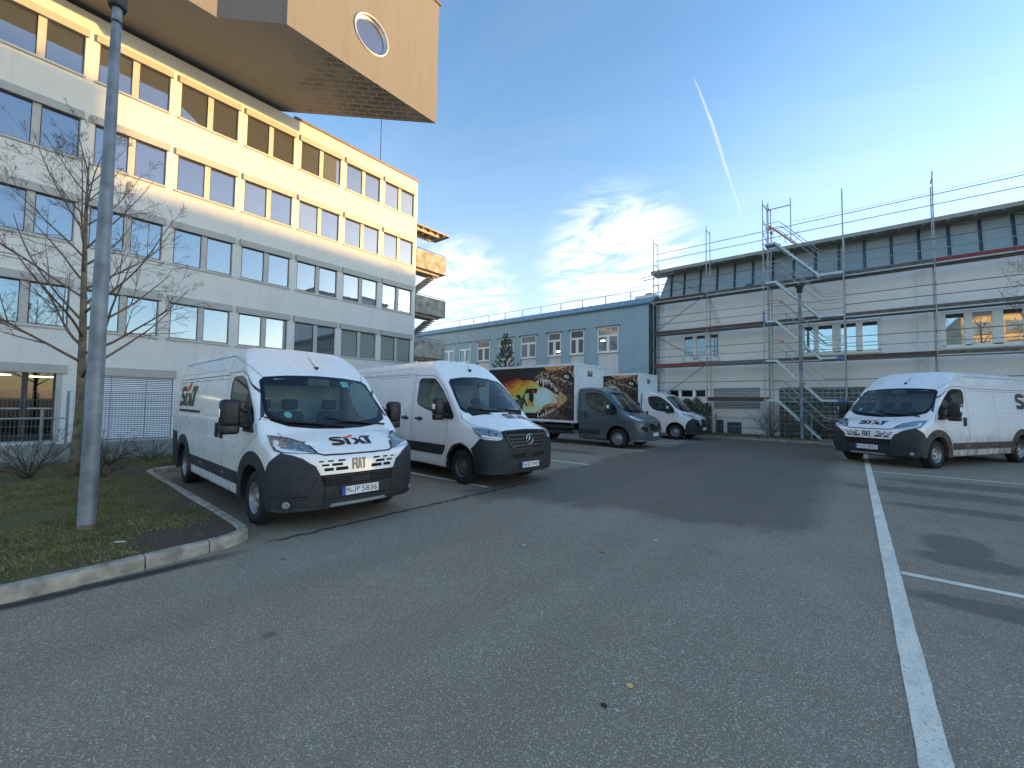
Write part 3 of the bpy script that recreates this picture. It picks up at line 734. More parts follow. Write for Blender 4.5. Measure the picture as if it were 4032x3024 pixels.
    for s in (-1, 1):
        mir = lambda L_: [(a, b*-s, c) for a, b, c in L_]; d = (-.62, -.62*s, -.25)
        h = MB(); patch(h, F, mir(HL), d, .004, .05, skirt=False); hl = h.build('headlight', M['lamp_in'], root)
        for (a, b, c), r in (((.56, -.84, 1.07), .055), ((.68, -.76, 1.05), .05), ((.77, -.68, 1.02), .035)):
            q = solve(F, [(a, -s*b*1.0, c)], d)[0]; nn = Vector(grad(F, np.array([q]))[0]); q = Vector(q)
            rf = MB(); rf.rod(q+nn*.004, q+nn*.011, r, 16); rf.rod(q+nn*.011, q+nn*.013, r*.6, 12, mat=1); rf.build('reflector_bowl', [M['chrome'], M['lamp_in']], hl)
        bz = MB(); patch(bz, F, mir(HL), d, .006, .02, skirt=False, hole=mir([(a*.93+.04, b*.94-.045, c*.88+.128) for a, b, c in HL])); bz.build('headlight_bezel', M['plastic_gloss'], hl)
        gd = MB(); patch(gd, F, mir([(.40, -.905, 1.125), (.46, -.87, 1.12), (.60, -.86, 1.02), (.80, -.66, .985), (.84, -.58, .972), (.80, -.70, .975), (.70, -.88, .99), (.585, -.90, 1.01), (.50, -.92, 1.06)]), d, .010, .05, skirt=False); gd.build('daytime_light', M['led'], hl)
        ln = MB(); patch(ln, F, mir(HL), d, .018, .05, skirt=True); ln.build('headlight_lens', M['lens'], hl)
    for s in (-1, 1):
        f = MB(); c = np.array([(.80, s*.86, .37)]); q = solve(F, c, (-.6, -s*.6, 0))[0]; nrm = Vector(grad(F, np.array([q]))[0]); q = Vector(q)
        f.rod(q, q+nrm*.028, .055, 16); f.rod(q+nrm*.028, q+nrm*.034, .044, 16, r1=.036, mat=1); f.build('fog_light', [M['plastic_gloss'], M['lamp_in']], root)
    # side trim
    for s in (-1, 1):
        md = MB(); patch(md, F, [(-.64, s, .62), (-3.64, s, .62), (-3.64, s, .45), (-.66, s, .45)], (0, -s, 0), .018, .12); md.build('side_moulding', M[arch_m], root)
        for x in (-1.25, -2.6): mk = MB(); patch(mk, F, [(x, s, .56), (x-.07, s, .56), (x-.07, s, .53), (x, s, .53)], (0, -s, 0), .024, .1); mk.build('side_marker', M['orange_lens'], root)
        a = MB(); arch_ring(a, F, 0, .44, .615, s, -.14, PI+.16, .018); a.build('wheel_arch_trim', M[arch_m], root)
        a = MB(); arch_ring(a, F, -4.035, .44, .60, s, -.14, PI+.2, .018)
        patch(a, F, [(-4.60, s, .97), (-5.02, s, .99), (-5.03, s, .30), (-4.58, s, .30)], (0, -s, 0), .018, .1); a.build('rear_arch_trim', M[arch_m], root)
        for x in ((-1.44, -1.69) if s < 0 else (-1.17,)):
            hd = MB(); y = float(solve(F, [(x, s, 1.15)], (0, -s, 0))[0][1]); hd.bbox(x-.045, x+.045, y-.012 if s > 0 else y-.035, y+.035 if s > 0 else y+.012, 1.04, 1.27, .015); hd.build('door_handle', M['plastic'], root)
        mirror(root, F, s, -.20, 1.47, 1.24)
    rl = MB(); patch(rl, F, [(-2.95, -1, 1.435), (-4.62, -1, 1.435), (-4.62, -1, 1.39), (-2.95, -1, 1.39)], (0, 1, 0), .012, .12); 
    rl.build('sliding_door_rail', M['crease'], root)
    # logos
    lg = MB(); logo_on(lg, F, (.77, -.31, 0), (0, 1, 0), (-.93, 0, .38), (0, 0, -1), .19); lg.build('bonnet_logo', [M['logo_black'], M['logo_orange']], root)
    for s in (-1, 1):
        lg = MB(); x0, w = (-4.72, 1.30) if s < 0 else (-3.86, 1.45)
        logo_on(lg, F, (x0, s, 1.50), (1 if s < 0 else -1, 0, 0), (0, 0, 1), (0, -s, 0), w/3.3, .011); lg.build('side_logo', [M['logo_black'], M['logo_orange']], root)
    for k, (y0, dy, x0) in enumerate(((-.55, .62, .345), (.18, .60, .33))):
        wp = MB(); p = solve(F, [(0, y0+dy, 1.265), (0, y0+dy-.30, 1.30), (0, y0-.18, 1.335), (0, y0-.34, 1.35)] if True else 0, (-1, 0, 0)); p = [Vector(q)+Vector((.025, 0, .02)) for q in p]
        wp.tube(p[:3], [.016, .012, .008], 6); bl = solve(F, [(0, y0+.30, 1.30), (0, y0-.05, 1.335), (0, y0-.36, 1.40)], (-1, 0, 0)); wp.tube([Vector(q)+Vector((.016, 0, .014)) for q in bl], .011, 5); wp.build('wiper', M['crease'], root)
    an = MB(); q = Vector(solve(F, [(-.66, .06, 3)], (0, 0, -1))[0]); an.bbox(q.x-.06, q.x+.05, q.y-.018, q.y+.018, q.z-.01, q.z+.035, .012); an.rod(q+Vector((-.02, 0, .02)), q+Vector((-.36, 0, .22)), .005, 6, r1=.003); an.build('antenna', M['crease'], root)
    number_plate(root, float(solve(F, [(0, 0, .475)], (-1, 0, 0))[0][0])+.034, 0, .475, plate)
    for s in (-1, 1):
        make_wheel(root, 0, s*.985, s); make_wheel(root, -4.035, s*.985, s)
    st = MB(); st.bbox(-.50, -.40, -.17, .17, 1.86, 1.99, .03); st.build('rear_view_camera', M['dash'], root)
    if top_sticker: sk = MB(); patch(sk, F, [(0, .33, 1.955), (0, .46, 1.95), (0, .46, 1.86), (0, .33, 1.865)], (-1, 0, 0), .006, .1, skirt=False); sk.build('windscreen_sticker', M['sticker'], root)
    sk = MB(); patch(sk, F, [(0, -.62+.048*math.cos(a), 1.44+.042*math.sin(a)) for a in np.linspace(0, 5.8, 12)], (-1, 0, 0), .006, .1, skirt=False); sk.build('windscreen_sticker', M['sticker'], root)
    interior(root, xs=-.80, dashx=.02, dashz=1.19); underbody(root, -5.04, .96, .27, WX)
    # rear doors
    rd = MB(); strip(rd, F, [(-5, 0, 2.3), (-5, 0, .5)], (1, 0, 0), .012); rd.build('rear_door_seam', M['seam'], root)
    for s in (-1, 1): tl = MB(); patch(tl, F, [(-5, s*.96, 1.5), (-5, s*.84, 1.5), (-5, s*.84, 1.05), (-5, s*.96, 1.05)], (1, 0, 0), .02, .1); tl.build('tail_light', M['logo_orange'], root)
    return root

def make_van_b(label, pose, plate):
    F = body_b; WX = (0, -3.80)
    root = thing('cargo_van', label, 'van', (pose[0], pose[1], 0), pose[2], 'white rental vans')
    b = MB(); body_mesh(b, F, -5.9, .98, 1.0, .27, 2.66, .05, make_drop(WIND_B, DOOR_B, WX, .46), ax=(-5, .1), az=1.05); true_normals(b.build('body', M['van_white2'], root), F)
    glazing(root, F, WIND_B, WIND_B_IN, DOOR_B)
    bu = MB(); cor = [(.59, -.96, .955), (.80, -.78, .93), (.89, -.655, .95), (.86, -.60, .90), (.93, -.50, .74), (.97, -.46, .70), (.97, 0, .70), (.97, 0, .285), (.90, -.55, .285), (.72, -.86, .285), (.46, -.97, .285), (.42, -.98, .45), (.43, -.98, .60), (.34, -.98, .745), (.44, -.98, .80)]
    patch(bu, F, [(.59, -.96, .955), (.72, -.86, .935), (.84, -.72, .925), (.90, -.655, .94), (.90, -.58, .84), (.93, -.50, .72), (.96, -.45, .69), (.96, -.43, .285), (.75, -.83, .285), (.46, -.97, .285), (.42, -.98, .45), (.43, -.98, .60), (.34, -.98, .745), (.44, -.98, .81)], (-.62, .78, 0), .016, .06, sides=(1, -1))
    patch(bu, F, [(0, -.46, .69), (0, .46, .69), (0, .46, .285), (0, -.46, .285)], (-1, 0, 0), .017, .07)
    patch(bu, F, [(0, -.66, .50), (0, -.60, .53), (0, .60, .53), (0, .66, .50), (0, .66, .44), (0, -.66, .44)], (-1, 0, 0), .034, .09)
    patch(bu, F, [(0, -.66, .93), (0, -.625, 1.085), (0, -.50, 1.105), (0, 0, 1.12), (0, .50, 1.105), (0, .625, 1.085), (0, .66, .93), (0, .56, .67), (0, -.56, .67)], (-1, 0, 0), .007, .06)
    for s in (-1, 1): strip(bu, F, [(.95, s*.44, .55), (.90, s*.62, .60), (.80, s*.80, .62), (.62, s*.93, .58)], (-.62, -.62*s, 0), .014, .020)
    bu.build('bumper', M['plastic'], root)
    lo = MB(); patch(lo, F, [(0, -.50, .655), (0, .50, .655), (0, .40, .575), (0, -.40, .575)], (-1, 0, 0), .022, .09); patch(lo, F, [(0, -.12, .64), (0, .12, .64), (0, .12, .585), (0, -.12, .585)], (-1, 0, 0), .03, .09, 1); lo.build('lower_intake', [M['dark'], M['plastic_gloss']], root)
    GR = [(0, -.60, 1.075), (0, -.50, 1.09), (0, 0, 1.105), (0, .50, 1.09), (0, .60, 1.075), (0, .585, .98), (0, .50, .80), (0, .41, .735), (0, -.41, .735), (0, -.50, .80), (0, -.585, .98)]
    g = MB(); patch(g, F, GR, (-1, 0, 0), .010, .05)
    patch(g, F, GR, (-1, 0, 0), .026, .025, 1, skirt=False, hole=[(0, a*.91, .925+(c-.925)*.84) for _, a, c in GR])
    for z, w in ((.80, .45), (.865, .49), (.93, .51), (.995, .52)):
        patch(g, F, [(0, -w, z-.014), (0, w, z-.014), (0, w, z+.016), (0, -w, z+.016)], (-1, 0, 0), .030, .1, 1)
        patch(g, F, [(0, -w, z+.019), (0, w, z+.019), (0, w, z+.022), (0, -w, z+.022)], (-1, 0, 0), .033, .1, 2, skirt=False)
    g.build('grille', [M['dark'], M['plastic_gloss'], M['skid']], root)
    st = MB(); xs = float(solve(F, [(0, 0, .93)], (-1, 0, 0))[0][0])+.045; n = 28
    st.tube([(xs, .098*math.cos(2*PI*i/n), .93+.098*math.sin(2*PI*i/n)) for i in range(n+1)], .009, 6)
    for k in range(3):
        a = PI/2 + k*2*PI/3; c, s_ = math.cos(a), math.sin(a); w2 = .016
        st.add([(xs, -w2*s_*1, .93+w2*c), (xs+.012, 0, .93), (xs, w2*s_, .93-w2*c), (xs, .096*c, .93+.096*s_)], [(0, 1, 3), (1, 2, 3)], 0)
    st.build('star_emblem', M['chrome'], root)
    se = MB()
    for sd in (-1, 1):
        strip(se, F, [(.85, sd*.56, 1.09), (.65, sd*.74, 1.13), (.41, sd*.87, 1.17), (.2, sd*.92, 1.22), (.0, sd*.945, 1.31), (-.10, sd*.92, 1.43)], (-.5, -.6*sd, -.6), .009)
        d = (0, -sd, 0)
        strip(se, F, [(-1.90, sd, 2.28), (-1.93, sd, 1.85), (-1.87, sd, 1.06), (-1.85, sd, .50)], d, .010); strip(se, F, [(-1.90, sd, 2.28), (-1.17, sd, 2.25), (-.95, sd, 2.15), (-.62, sd, 1.90), (-.42, sd, 1.62)], d, .010)
        strip(se, F, [(-.45, sd, 1.30), (-.42, sd, .93), (-.52, sd, .80), (-.60, sd, .74)], d, .007)
        strip(se, F, [(-1.92, sd, 2.30), (-5.8, sd, 2.30)], d, .012); strip(se, F, [(-2.1, sd, 2.24), (-3.72, sd, 2.24), (-3.82, sd, 1.7), (-3.80, sd, .8)], d, .008)
        strip(se, F, [(-1.98, sd, 2.55), (-1.90, sd, 2.28)], (0, -sd, -.3), .008)
        for z in (2.36, 2.46): strip(se, F, [(-2.1, sd, z), (-5.7, sd, z)], (0, -sd, -.15), .006)
        strip(se, F, [(-3.80, sd, 2.5), (-3.80, sd, 2.3)], (0, -sd, -.1), .008)
    se.build('panel_seams', M['seam'], root)
    HL = [(.30, -.95, 1.155), (.45, -.90, 1.15), (.60, -.80, 1.135), (.80, -.66, 1.085), (.87, -.64, 1.04), (.90, -.65, .955), (.86, -.71, .935), (.72, -.86, .94), (.60, -.955, .965), (.42, -.97, 1.06)]
    for s in (-1, 1):
        mir = lambda L_: [(a, b*-s, c) for a, b, c in L_]; d = (-.62, -.62*s, -.25)
        h = MB(); patch(h, F, mir(HL), d, .004, .05, skirt=False); hl = h.build('headlight', M['lamp_in'], root)
        for (a, b, c), r in (((.66, -.80, 1.06), .055), ((.78, -.73, 1.02), .05)):
            q = solve(F, [(a, -s*b*-1 if False else b*-s, c)], d)[0]; nn = Vector(grad(F, np.array([q]))[0]); q = Vector(q)
            rf = MB(); rf.rod(q+nn*.004, q+nn*.012, r, 16); rf.rod(q+nn*.012, q+nn*.014, r*.55, 12, mat=1); rf.build('reflector_bowl', [M['chrome'], M['frit']], hl)
        gd = MB(); patch(gd, F, mir([(.60, -.945, .985), (.72, -.85, .955), (.86, -.71, .948), (.89, -.655, .965), (.86, -.70, .975), (.72, -.84, .985), (.62, -.93, 1.02)]), d, .009, .05, skirt=False); gd.build('daytime_light', M['led'], hl)
        ln = MB(); patch(ln, F, mir(HL), d, .02, .05); ln.build('headlight_lens', M['lens'], hl)
        v = MB(); patch(v, F, [(-.05, s*.80, 1.43), (.03, s*.34, 1.43), (.13, s*.22, 1.36), (.06, s*.72, 1.37)], (0, 0, -1), .004, .06, skirt=False)
        for k in range(3): t = .3+.2*k; strip(v, F, [(-.05+.10*t, s*(.78-.05*t), 1.4), (.03+.10*t, s*(.36-.10*t), 1.4)], (0, 0, -1), .006, .008, 1)
        v.build('bonnet_vent', [M['dark'], M['plastic_gloss']], root)
        bd = MB(); patch(bd, F, [(-.50, s, .745), (-5.2, s, .745), (-5.2, s, .53), (-.62, s, .53), (-.55, s, .62)], (0, -s, 0), .014, .12); bd.build('side_moulding', M['plastic'], root)
        a = MB(); arch_ring(a, F, 0, .45, .475, s, -.1, PI+.1, .012); a.build('wheel_arch_lip', M['crease'], root)
        a = MB(); arch_ring(a, F, -3.80, .45, .475, s, -.1, PI+.1, .012); a.build('wheel_arch_lip', M['crease'], root)
        for x in (-1.56, -2.17):
            hd = MB(); y = float(solve(F, [(x, s, 1.265)], (0, -s, 0))[0][1]); hd.bbox(x-.14, x+.14, min(y-s*.012, y+s*.045), max(y-s*.012, y+s*.045), 1.245, 1.292, .018); hd.lathe([(.001, s*.012), (.055, s*.010)], 'Y', (x+.02, y, 1.268), 14, mat=0); hd.build('door_handle', M['plastic'], root)
        mk = MB(); patch(mk, F, [(-1.94, s, .60), (-2.03, s, .60), (-2.03, s, .54), (-1.94, s, .54)], (0, -s, 0), .02, .1); mk.build('side_marker', M['orange_lens'], root)
        mirror(root, F, s, -.50, 1.56, 1.19, True)
        make_wheel(root, 0, s*.965, s, .345, 'rim_dark'); make_wheel(root, -3.80, s*.965, s, .345, 'rim_dark')
        cr_ = MB(); patch(cr_, F, [(-2.0, s, 1.42), (-5.7, s, 1.42), (-5.7, s, 1.395), (-2.0, s, 1.395)], (0, -s, 0), .007, .12); cr_.build('body_rib', M['van_white2'], root)
    lg = MB(); logo_on(lg, F, (.335, -.02, 0), (.0, 1, 0), (-1, 0, 0), (0, 0, -1), .215, .007); lg.build('bonnet_logo', [M['logo_fade'], M['logo_pink']], root)
    for y0 in (-.45, .30):
        wp = MB(); p = solve(F, [(0, y0+.5, 1.455), (0, y0+.1, 1.48), (0, y0-.30, 1.52)], (-1, 0, 0)); wp.tube([Vector(q)+Vector((.02, 0, .015)) for q in p], [.015, .012, .009], 6); wp.build('wiper', M['crease'], root)
    an = MB(); q = Vector(solve(F, [(-.98, .0, 3)], (0, 0, -1))[0]); an.bbox(q.x-.09, q.x+.05, q.y-.02, q.y+.02, q.z-.01, q.z+.05, .014); an.rod(q+Vector((-.02, 0, .03)), q+Vector((-.18, 0, .36)), .004, 6, r1=.003); an.build('antenna', M['crease'], root)
    number_plate(root, float(solve(F, [(0, 0, .43)], (-1, 0, 0))[0][0])+.040, .0, .43, plate)
    mr = MB(); mr.bbox(-.55, -.50, -.10, .10, 2.02, 2.10, .02); mr.build('rear_view_mirror', M['dash'], root)
    interior(root, zseat=1.08, xs=-1.05, bulk=-1.85, dashx=-.22, dashz=1.36, roofz=2.1)
    underbody(root, -5.9, .98, .27, WX)
    return root
# ------------------------------------------------------------------ box trucks
# flat print on the box side, outline points in the truck's own metres (x, z)
PRINT = {
'PANEL': [(-6.269, 3.159), (-1.685, 3.014), (-1.730, 0.900), (-3.506, 0.925)],
'HEAD': [(-3.528, 2.439), (-3.605, 2.492), (-3.594, 2.586), (-3.531, 2.674), (-3.459, 2.735), (-3.432, 2.816), (-3.331, 2.859), (-3.259, 2.821), (-3.103, 2.815), (-3.047, 2.866), (-2.963, 2.879), (-2.824, 2.851), (-2.673, 2.815), (-2.524, 2.873), (-2.337, 2.876), (-2.257, 2.925), (-2.152, 2.914), (-2.073, 2.877), (-1.944, 2.849), (-1.840, 2.779), (-1.745, 2.688), (-1.687, 2.642), (-1.727, 0.905), (-3.305, 0.928), (-3.463, 0.973), (-3.427, 1.039), (-3.164, 1.047), (-2.831, 1.164), (-2.641, 1.293), (-2.508, 1.453), (-2.443, 1.655), (-2.432, 1.880), (-2.461, 2.037), (-2.570, 2.128), (-2.680, 2.265), (-2.819, 2.450), (-2.986, 2.500), (-3.212, 2.483), (-3.398, 2.459)],
'MOUTH': [(-3.398, 2.459), (-3.212, 2.483), (-2.986, 2.500), (-2.819, 2.450), (-2.680, 2.265), (-2.570, 2.128), (-2.461, 2.037), (-2.438, 1.880), (-2.622, 1.936), (-2.842, 2.063), (-3.066, 2.180), (-3.351, 2.230), (-3.468, 2.348)],
'CHEEK': [(-2.456, 2.037), (-2.247, 1.946), (-2.063, 1.813), (-2.041, 1.681), (-2.191, 1.558), (-2.401, 1.432), (-2.547, 1.351), (-2.461, 1.566), (-2.431, 1.790)],
'LOWER': [(-3.321, 1.047), (-3.308, 1.140), (-3.195, 1.258), (-3.028, 1.365), (-2.779, 1.426), (-2.535, 1.464), (-2.641, 1.293), (-2.831, 1.164), (-3.164, 1.047)],
'TONGUE': [(-3.253, 1.337), (-3.141, 1.443), (-2.974, 1.514), (-2.726, 1.558), (-2.477, 1.570), (-2.530, 1.457), (-2.834, 1.418), (-3.112, 1.333), (-3.224, 1.280)],
'SOCKET': [(-2.308, 2.673), (-2.176, 2.729), (-1.994, 2.745), (-1.865, 2.681), (-1.762, 2.535), (-1.704, 2.337), (-1.888, 2.384), (-2.069, 2.466), (-2.227, 2.548)],
'EYE': [(-2.202, 2.614), (-2.149, 2.653), (-2.058, 2.654), (-1.993, 2.625), (-1.972, 2.563), (-2.005, 2.509), (-2.083, 2.526), (-2.162, 2.564)],
'PUPIL': [(-2.066, 2.646), (-2.045, 2.645), (-2.034, 2.576), (-2.049, 2.525), (-2.075, 2.533), (-2.081, 2.588)],
'NOSTRIL': [(-2.905, 2.693), (-2.837, 2.737), (-2.754, 2.756), (-2.685, 2.724), (-2.698, 2.675), (-2.780, 2.659)],
'SNOUT': [(-3.557, 2.468), (-3.544, 2.585), (-3.459, 2.688), (-3.329, 2.730), (-3.187, 2.737), (-3.017, 2.708), (-2.794, 2.651), (-2.657, 2.674), (-2.494, 2.555), (-2.547, 2.489), (-2.724, 2.562), (-2.987, 2.569), (-3.212, 2.529), (-3.427, 2.476)],
'BROW': [(-2.657, 2.646), (-2.494, 2.601), (-2.360, 2.563), (-2.174, 2.468), (-1.991, 2.398), (-1.811, 2.328), (-1.704, 2.260), (-1.713, 2.210), (-1.887, 2.263), (-2.120, 2.356), (-2.332, 2.450), (-2.547, 2.534)],
'RIDGE': [(-3.301, 2.776), (-3.075, 2.803), (-2.851, 2.829), (-2.700, 2.789), (-2.658, 2.708), (-2.754, 2.756), (-2.934, 2.747), (-3.130, 2.724), (-3.301, 2.718)],
'CREST': [(-2.551, 2.840), (-2.336, 2.854), (-2.178, 2.881), (-2.099, 2.800), (-2.150, 2.746), (-2.335, 2.764), (-2.496, 2.793)],
'CREST2': [(-1.995, 2.840), (-1.892, 2.803), (-1.763, 2.667), (-1.691, 2.533), (-1.736, 2.512), (-1.839, 2.647), (-1.968, 2.751)],
'HORN': [(-2.152, 2.885), (-1.996, 2.985), (-1.894, 3.020), (-1.837, 3.015), (-1.944, 2.938), (-2.042, 2.853)],
'HORNB': [(-1.918, 2.859), (-1.842, 2.955), (-1.791, 3.015), (-1.702, 3.011), (-1.765, 2.864), (-1.802, 2.789), (-1.866, 2.813)],
'SKY': [(-3.220, 3.064), (-1.685, 3.014), (-1.682, 2.642), (-1.763, 2.721), (-1.840, 2.790), (-2.073, 2.877), (-2.310, 2.887), (-2.686, 2.822), (-3.019, 2.893)],
'FIRE': [(-5.981, 2.576), (-5.828, 2.699), (-5.575, 2.831), (-5.209, 2.906), (-4.883, 2.906), (-4.626, 2.811), (-4.466, 2.635), (-4.278, 2.496), (-3.943, 2.500), (-3.763, 2.472), (-3.557, 2.421), (-3.439, 2.348), (-3.351, 2.225), (-3.066, 2.180), (-2.842, 2.063), (-2.622, 1.936), (-2.438, 1.880), (-2.443, 1.655), (-2.477, 1.565), (-2.726, 1.558), (-2.974, 1.514), (-3.169, 1.420), (-3.281, 1.279), (-3.424, 1.230), (-3.611, 1.143), (-3.922, 1.159), (-4.224, 1.127), (-4.535, 1.204), (-5.184, 1.635), (-5.866, 2.088)],
'GLOW': [(-3.496, 2.279), (-3.351, 2.218), (-3.207, 2.112), (-2.924, 1.972), (-2.839, 1.789), (-3.003, 1.605), (-3.226, 1.442), (-3.338, 1.301), (-3.511, 1.274), (-3.630, 1.459), (-3.664, 1.764), (-3.550, 1.975)],
'TEETH': [[(-3.514, 2.462), (-3.448, 2.470), (-3.383, 2.459), (-3.461, 2.231)], [(-3.340, 2.474), (-3.297, 2.482), (-3.254, 2.472), (-3.301, 2.334)], [(-3.232, 2.502), (-3.177, 2.510), (-3.121, 2.499), (-3.170, 2.084)], [(-3.116, 2.508), (-3.065, 2.516), (-3.015, 2.505), (-3.073, 2.249)], [(-3.028, 2.497), (-2.980, 2.505), (-2.931, 2.494), (-2.989, 2.257)], [(-2.930, 2.464), (-2.875, 2.472), (-2.819, 2.462), (-2.878, 2.264)], [(-2.818, 2.370), (-2.770, 2.378), (-2.722, 2.368), (-2.766, 2.148)], [(-2.721, 2.277), (-2.687, 2.286), (-2.653, 2.276), (-2.687, 2.152)], [(-2.652, 2.201), (-2.617, 2.210), (-2.581, 2.200), (-2.629, 2.065)], [(-2.591, 2.140), (-2.551, 2.148), (-2.510, 2.139), (-2.573, 1.943)], [(-2.521, 2.082), (-2.482, 2.091), (-2.443, 2.082), (-2.501, 1.988)], [(-3.443, 0.985), (-3.396, 0.996), (-3.348, 0.988), (-3.447, 1.229)], [(-3.380, 1.173), (-3.332, 1.183), (-3.285, 1.175), (-3.383, 1.416)], [(-3.291, 1.006), (-3.245, 1.017), (-3.198, 1.009), (-3.273, 1.129)], [(-3.198, 1.032), (-3.139, 1.043), (-3.080, 1.036), (-3.172, 1.201)], [(-3.066, 1.082), (-3.015, 1.093), (-2.963, 1.085), (-3.023, 1.395)], [(-2.941, 1.127), (-2.905, 1.137), (-2.869, 1.129), (-2.922, 1.328)], [(-2.853, 1.170), (-2.812, 1.180), (-2.771, 1.172), (-2.839, 1.361)], [(-2.763, 1.234), (-2.718, 1.244), (-2.673, 1.236), (-2.724, 1.409)], [(-2.668, 1.288), (-2.636, 1.298), (-2.603, 1.289), (-2.610, 1.418)]],
'SPIKES': [[(-2.660, 2.878), (-2.611, 2.876), (-2.661, 2.988)], [(-2.422, 2.880), (-2.384, 2.878), (-2.409, 2.958)], [(-2.297, 2.935), (-2.226, 2.932), (-2.280, 3.047)]],
'LICKS': [[(-4.167, 1.403), (-4.147, 1.643), (-4.093, 1.500), (-4.017, 1.453), (-3.971, 1.406)], [(-3.956, 1.407), (-3.931, 1.763), (-3.840, 1.645), (-3.750, 1.563), (-3.677, 1.670), (-3.694, 1.399)], [(-3.757, 2.082), (-3.640, 2.088), (-3.565, 1.987), (-3.638, 1.952), (-3.696, 1.928)]]}
def print_mats():
    P = {}
    t = NT('print_background'); x, y, z = t.sep(t.obj)
    n = t.noise(1.6, 5, vec=t.obj); P['bg'] = t.set('Base Color', t.cr(t.math('ADD', t.ramp(x, -6, -1.7, 0, .8), t.math('MULTIPLY', n, .3)), [(0, (.006, .006, .010)), (.45, (.010, .010, .014)), (.8, (.035, .022, .015)), (1, (.07, .04, .02))])).set('Roughness', .35).m
    t = NT('print_fire'); x, y, z = t.sep(t.obj); n = t.noise(2.2, 7, .62, t.map(t.obj, (.8, 1, 1.6)), 1.3)
    u = t.ramp(x, -6.0, -2.6, 0, 1); v = t.ramp(z, 1.1, 2.75, 0, 1)
    f = t.math('ADD', t.math('SUBTRACT', t.math('MULTIPLY', u, .75), t.math('MULTIPLY', t.math('POWER', v, 2.0), .85)), t.math('MULTIPLY', n, .75))
    dx = t.math('SUBTRACT', x, -3.05); dz_ = t.math('SUBTRACT', z, 1.80); rr_ = t.math('SQRT', t.math('ADD', t.math('MULTIPLY', t.math('MULTIPLY', dx, dx), .8), t.math('MULTIPLY', t.math('MULTIPLY', dz_, dz_), 2.2)))
    gl_ = t.ramp(t.math('ADD', rr_, t.math('MULTIPLY', t.math('SUBTRACT', n, .5), .9)), .12, .95, 1, 0, True)
    ed = t.ramp(x, -3.0, -2.45, 0, 1, True)
    P['fire'] = t.set('Base Color', t.mix(t.math('MULTIPLY', ed, t.ramp(n, .4, .6)), t.mix(gl_, t.cr(f, [(0, (.03, .006, .004)), (.12, (.45, .045, .012)), (.28, (.75, .27, .02)), (.45, (.62, .55, .08)), (.62, (.52, .55, .16)), (.85, (.62, .74, .42))]), (.62, .86, .82)), (.62, .26, .07))).set('Roughness', .35).m
    t = NT('print_glow'); n = t.noise(2.5, 6, .6, t.obj, 1.2); P['glow'] = t.set('Base Color', t.cr(n, [(.3, (.35, .55, .30)), (.5, (.45, .75, .62)), (.7, (.6, .85, .85))])).set('Roughness', .35).m
    t = NT('print_scales'); d = t.voro(9, t.map(t.obj, (1, 1, 1.2))); n = t.noise(1.9, 5, vec=t.obj); c = t.cr(d, [(0, (.42, .30, .17)), (.35, (.24, .145, .08)), (.6, (.07, .03, .022)), (1, (.015, .008, .008))])
    x, y, z = t.sep(t.obj); k = t.ramp(t.math('ADD', x, t.math('MULTIPLY', n, 1.3)), -2.1, -1.0, 0, .85, True)
    P['scales'] = t.set('Base Color', t.mix(k, c, (.012, .008, .010))).set('Roughness', .35).m
    t = NT('print_bone'); d = t.voro(10, t.map(t.obj, (1, 1, 1.5))); P['bone'] = t.set('Base Color', t.cr(d, [(0, (.62, .52, .34)), (.42, (.46, .36, .22)), (.62, (.10, .06, .04)), (1, (.02, .015, .01))])).set('Roughness', .35).m
    t = NT('print_cheek'); n = t.noise(3.5, 5, vec=t.map(t.obj, (3, 1, .6))); P['cheek'] = t.set('Base Color', t.cr(n, [(.3, (.62, .52, .33)), (.55, (.55, .27, .10)), (.75, (.30, .10, .04))])).set('Roughness', .35).m
    t = NT('print_tongue'); n = t.noise(3, 5, vec=t.obj); P['tongue'] = t.set('Base Color', t.cr(n, [(.3, (.30, .09, .03)), (.6, (.55, .22, .07)), (.8, (.50, .36, .15))])).set('Roughness', .35).m
    P['mouth'] = plain('print_mouth', (.045, .014, .012), .35, var=.6, obj=True); P['black'] = plain('print_black', (.008, .007, .009), .35)
    P['tooth'] = plain('print_tooth', (.72, .70, .58), .35, var=.1); P['orange'] = plain('print_orange', (.62, .28, .07), .35, var=.3, scale=1.5); P['swoosh'] = plain('print_swoosh', (.85, .33, .03), .35)
    t = NT('print_lick'); x, y, z = t.sep(t.obj); P['lick'] = t.set('Base Color', t.cr(t.ramp(z, 1.3, 2.0), [(0, (.75, .60, .15)), (.5, (.70, .30, .04)), (1, (.35, .05, .01))])).set('Roughness', .35).m
    return P
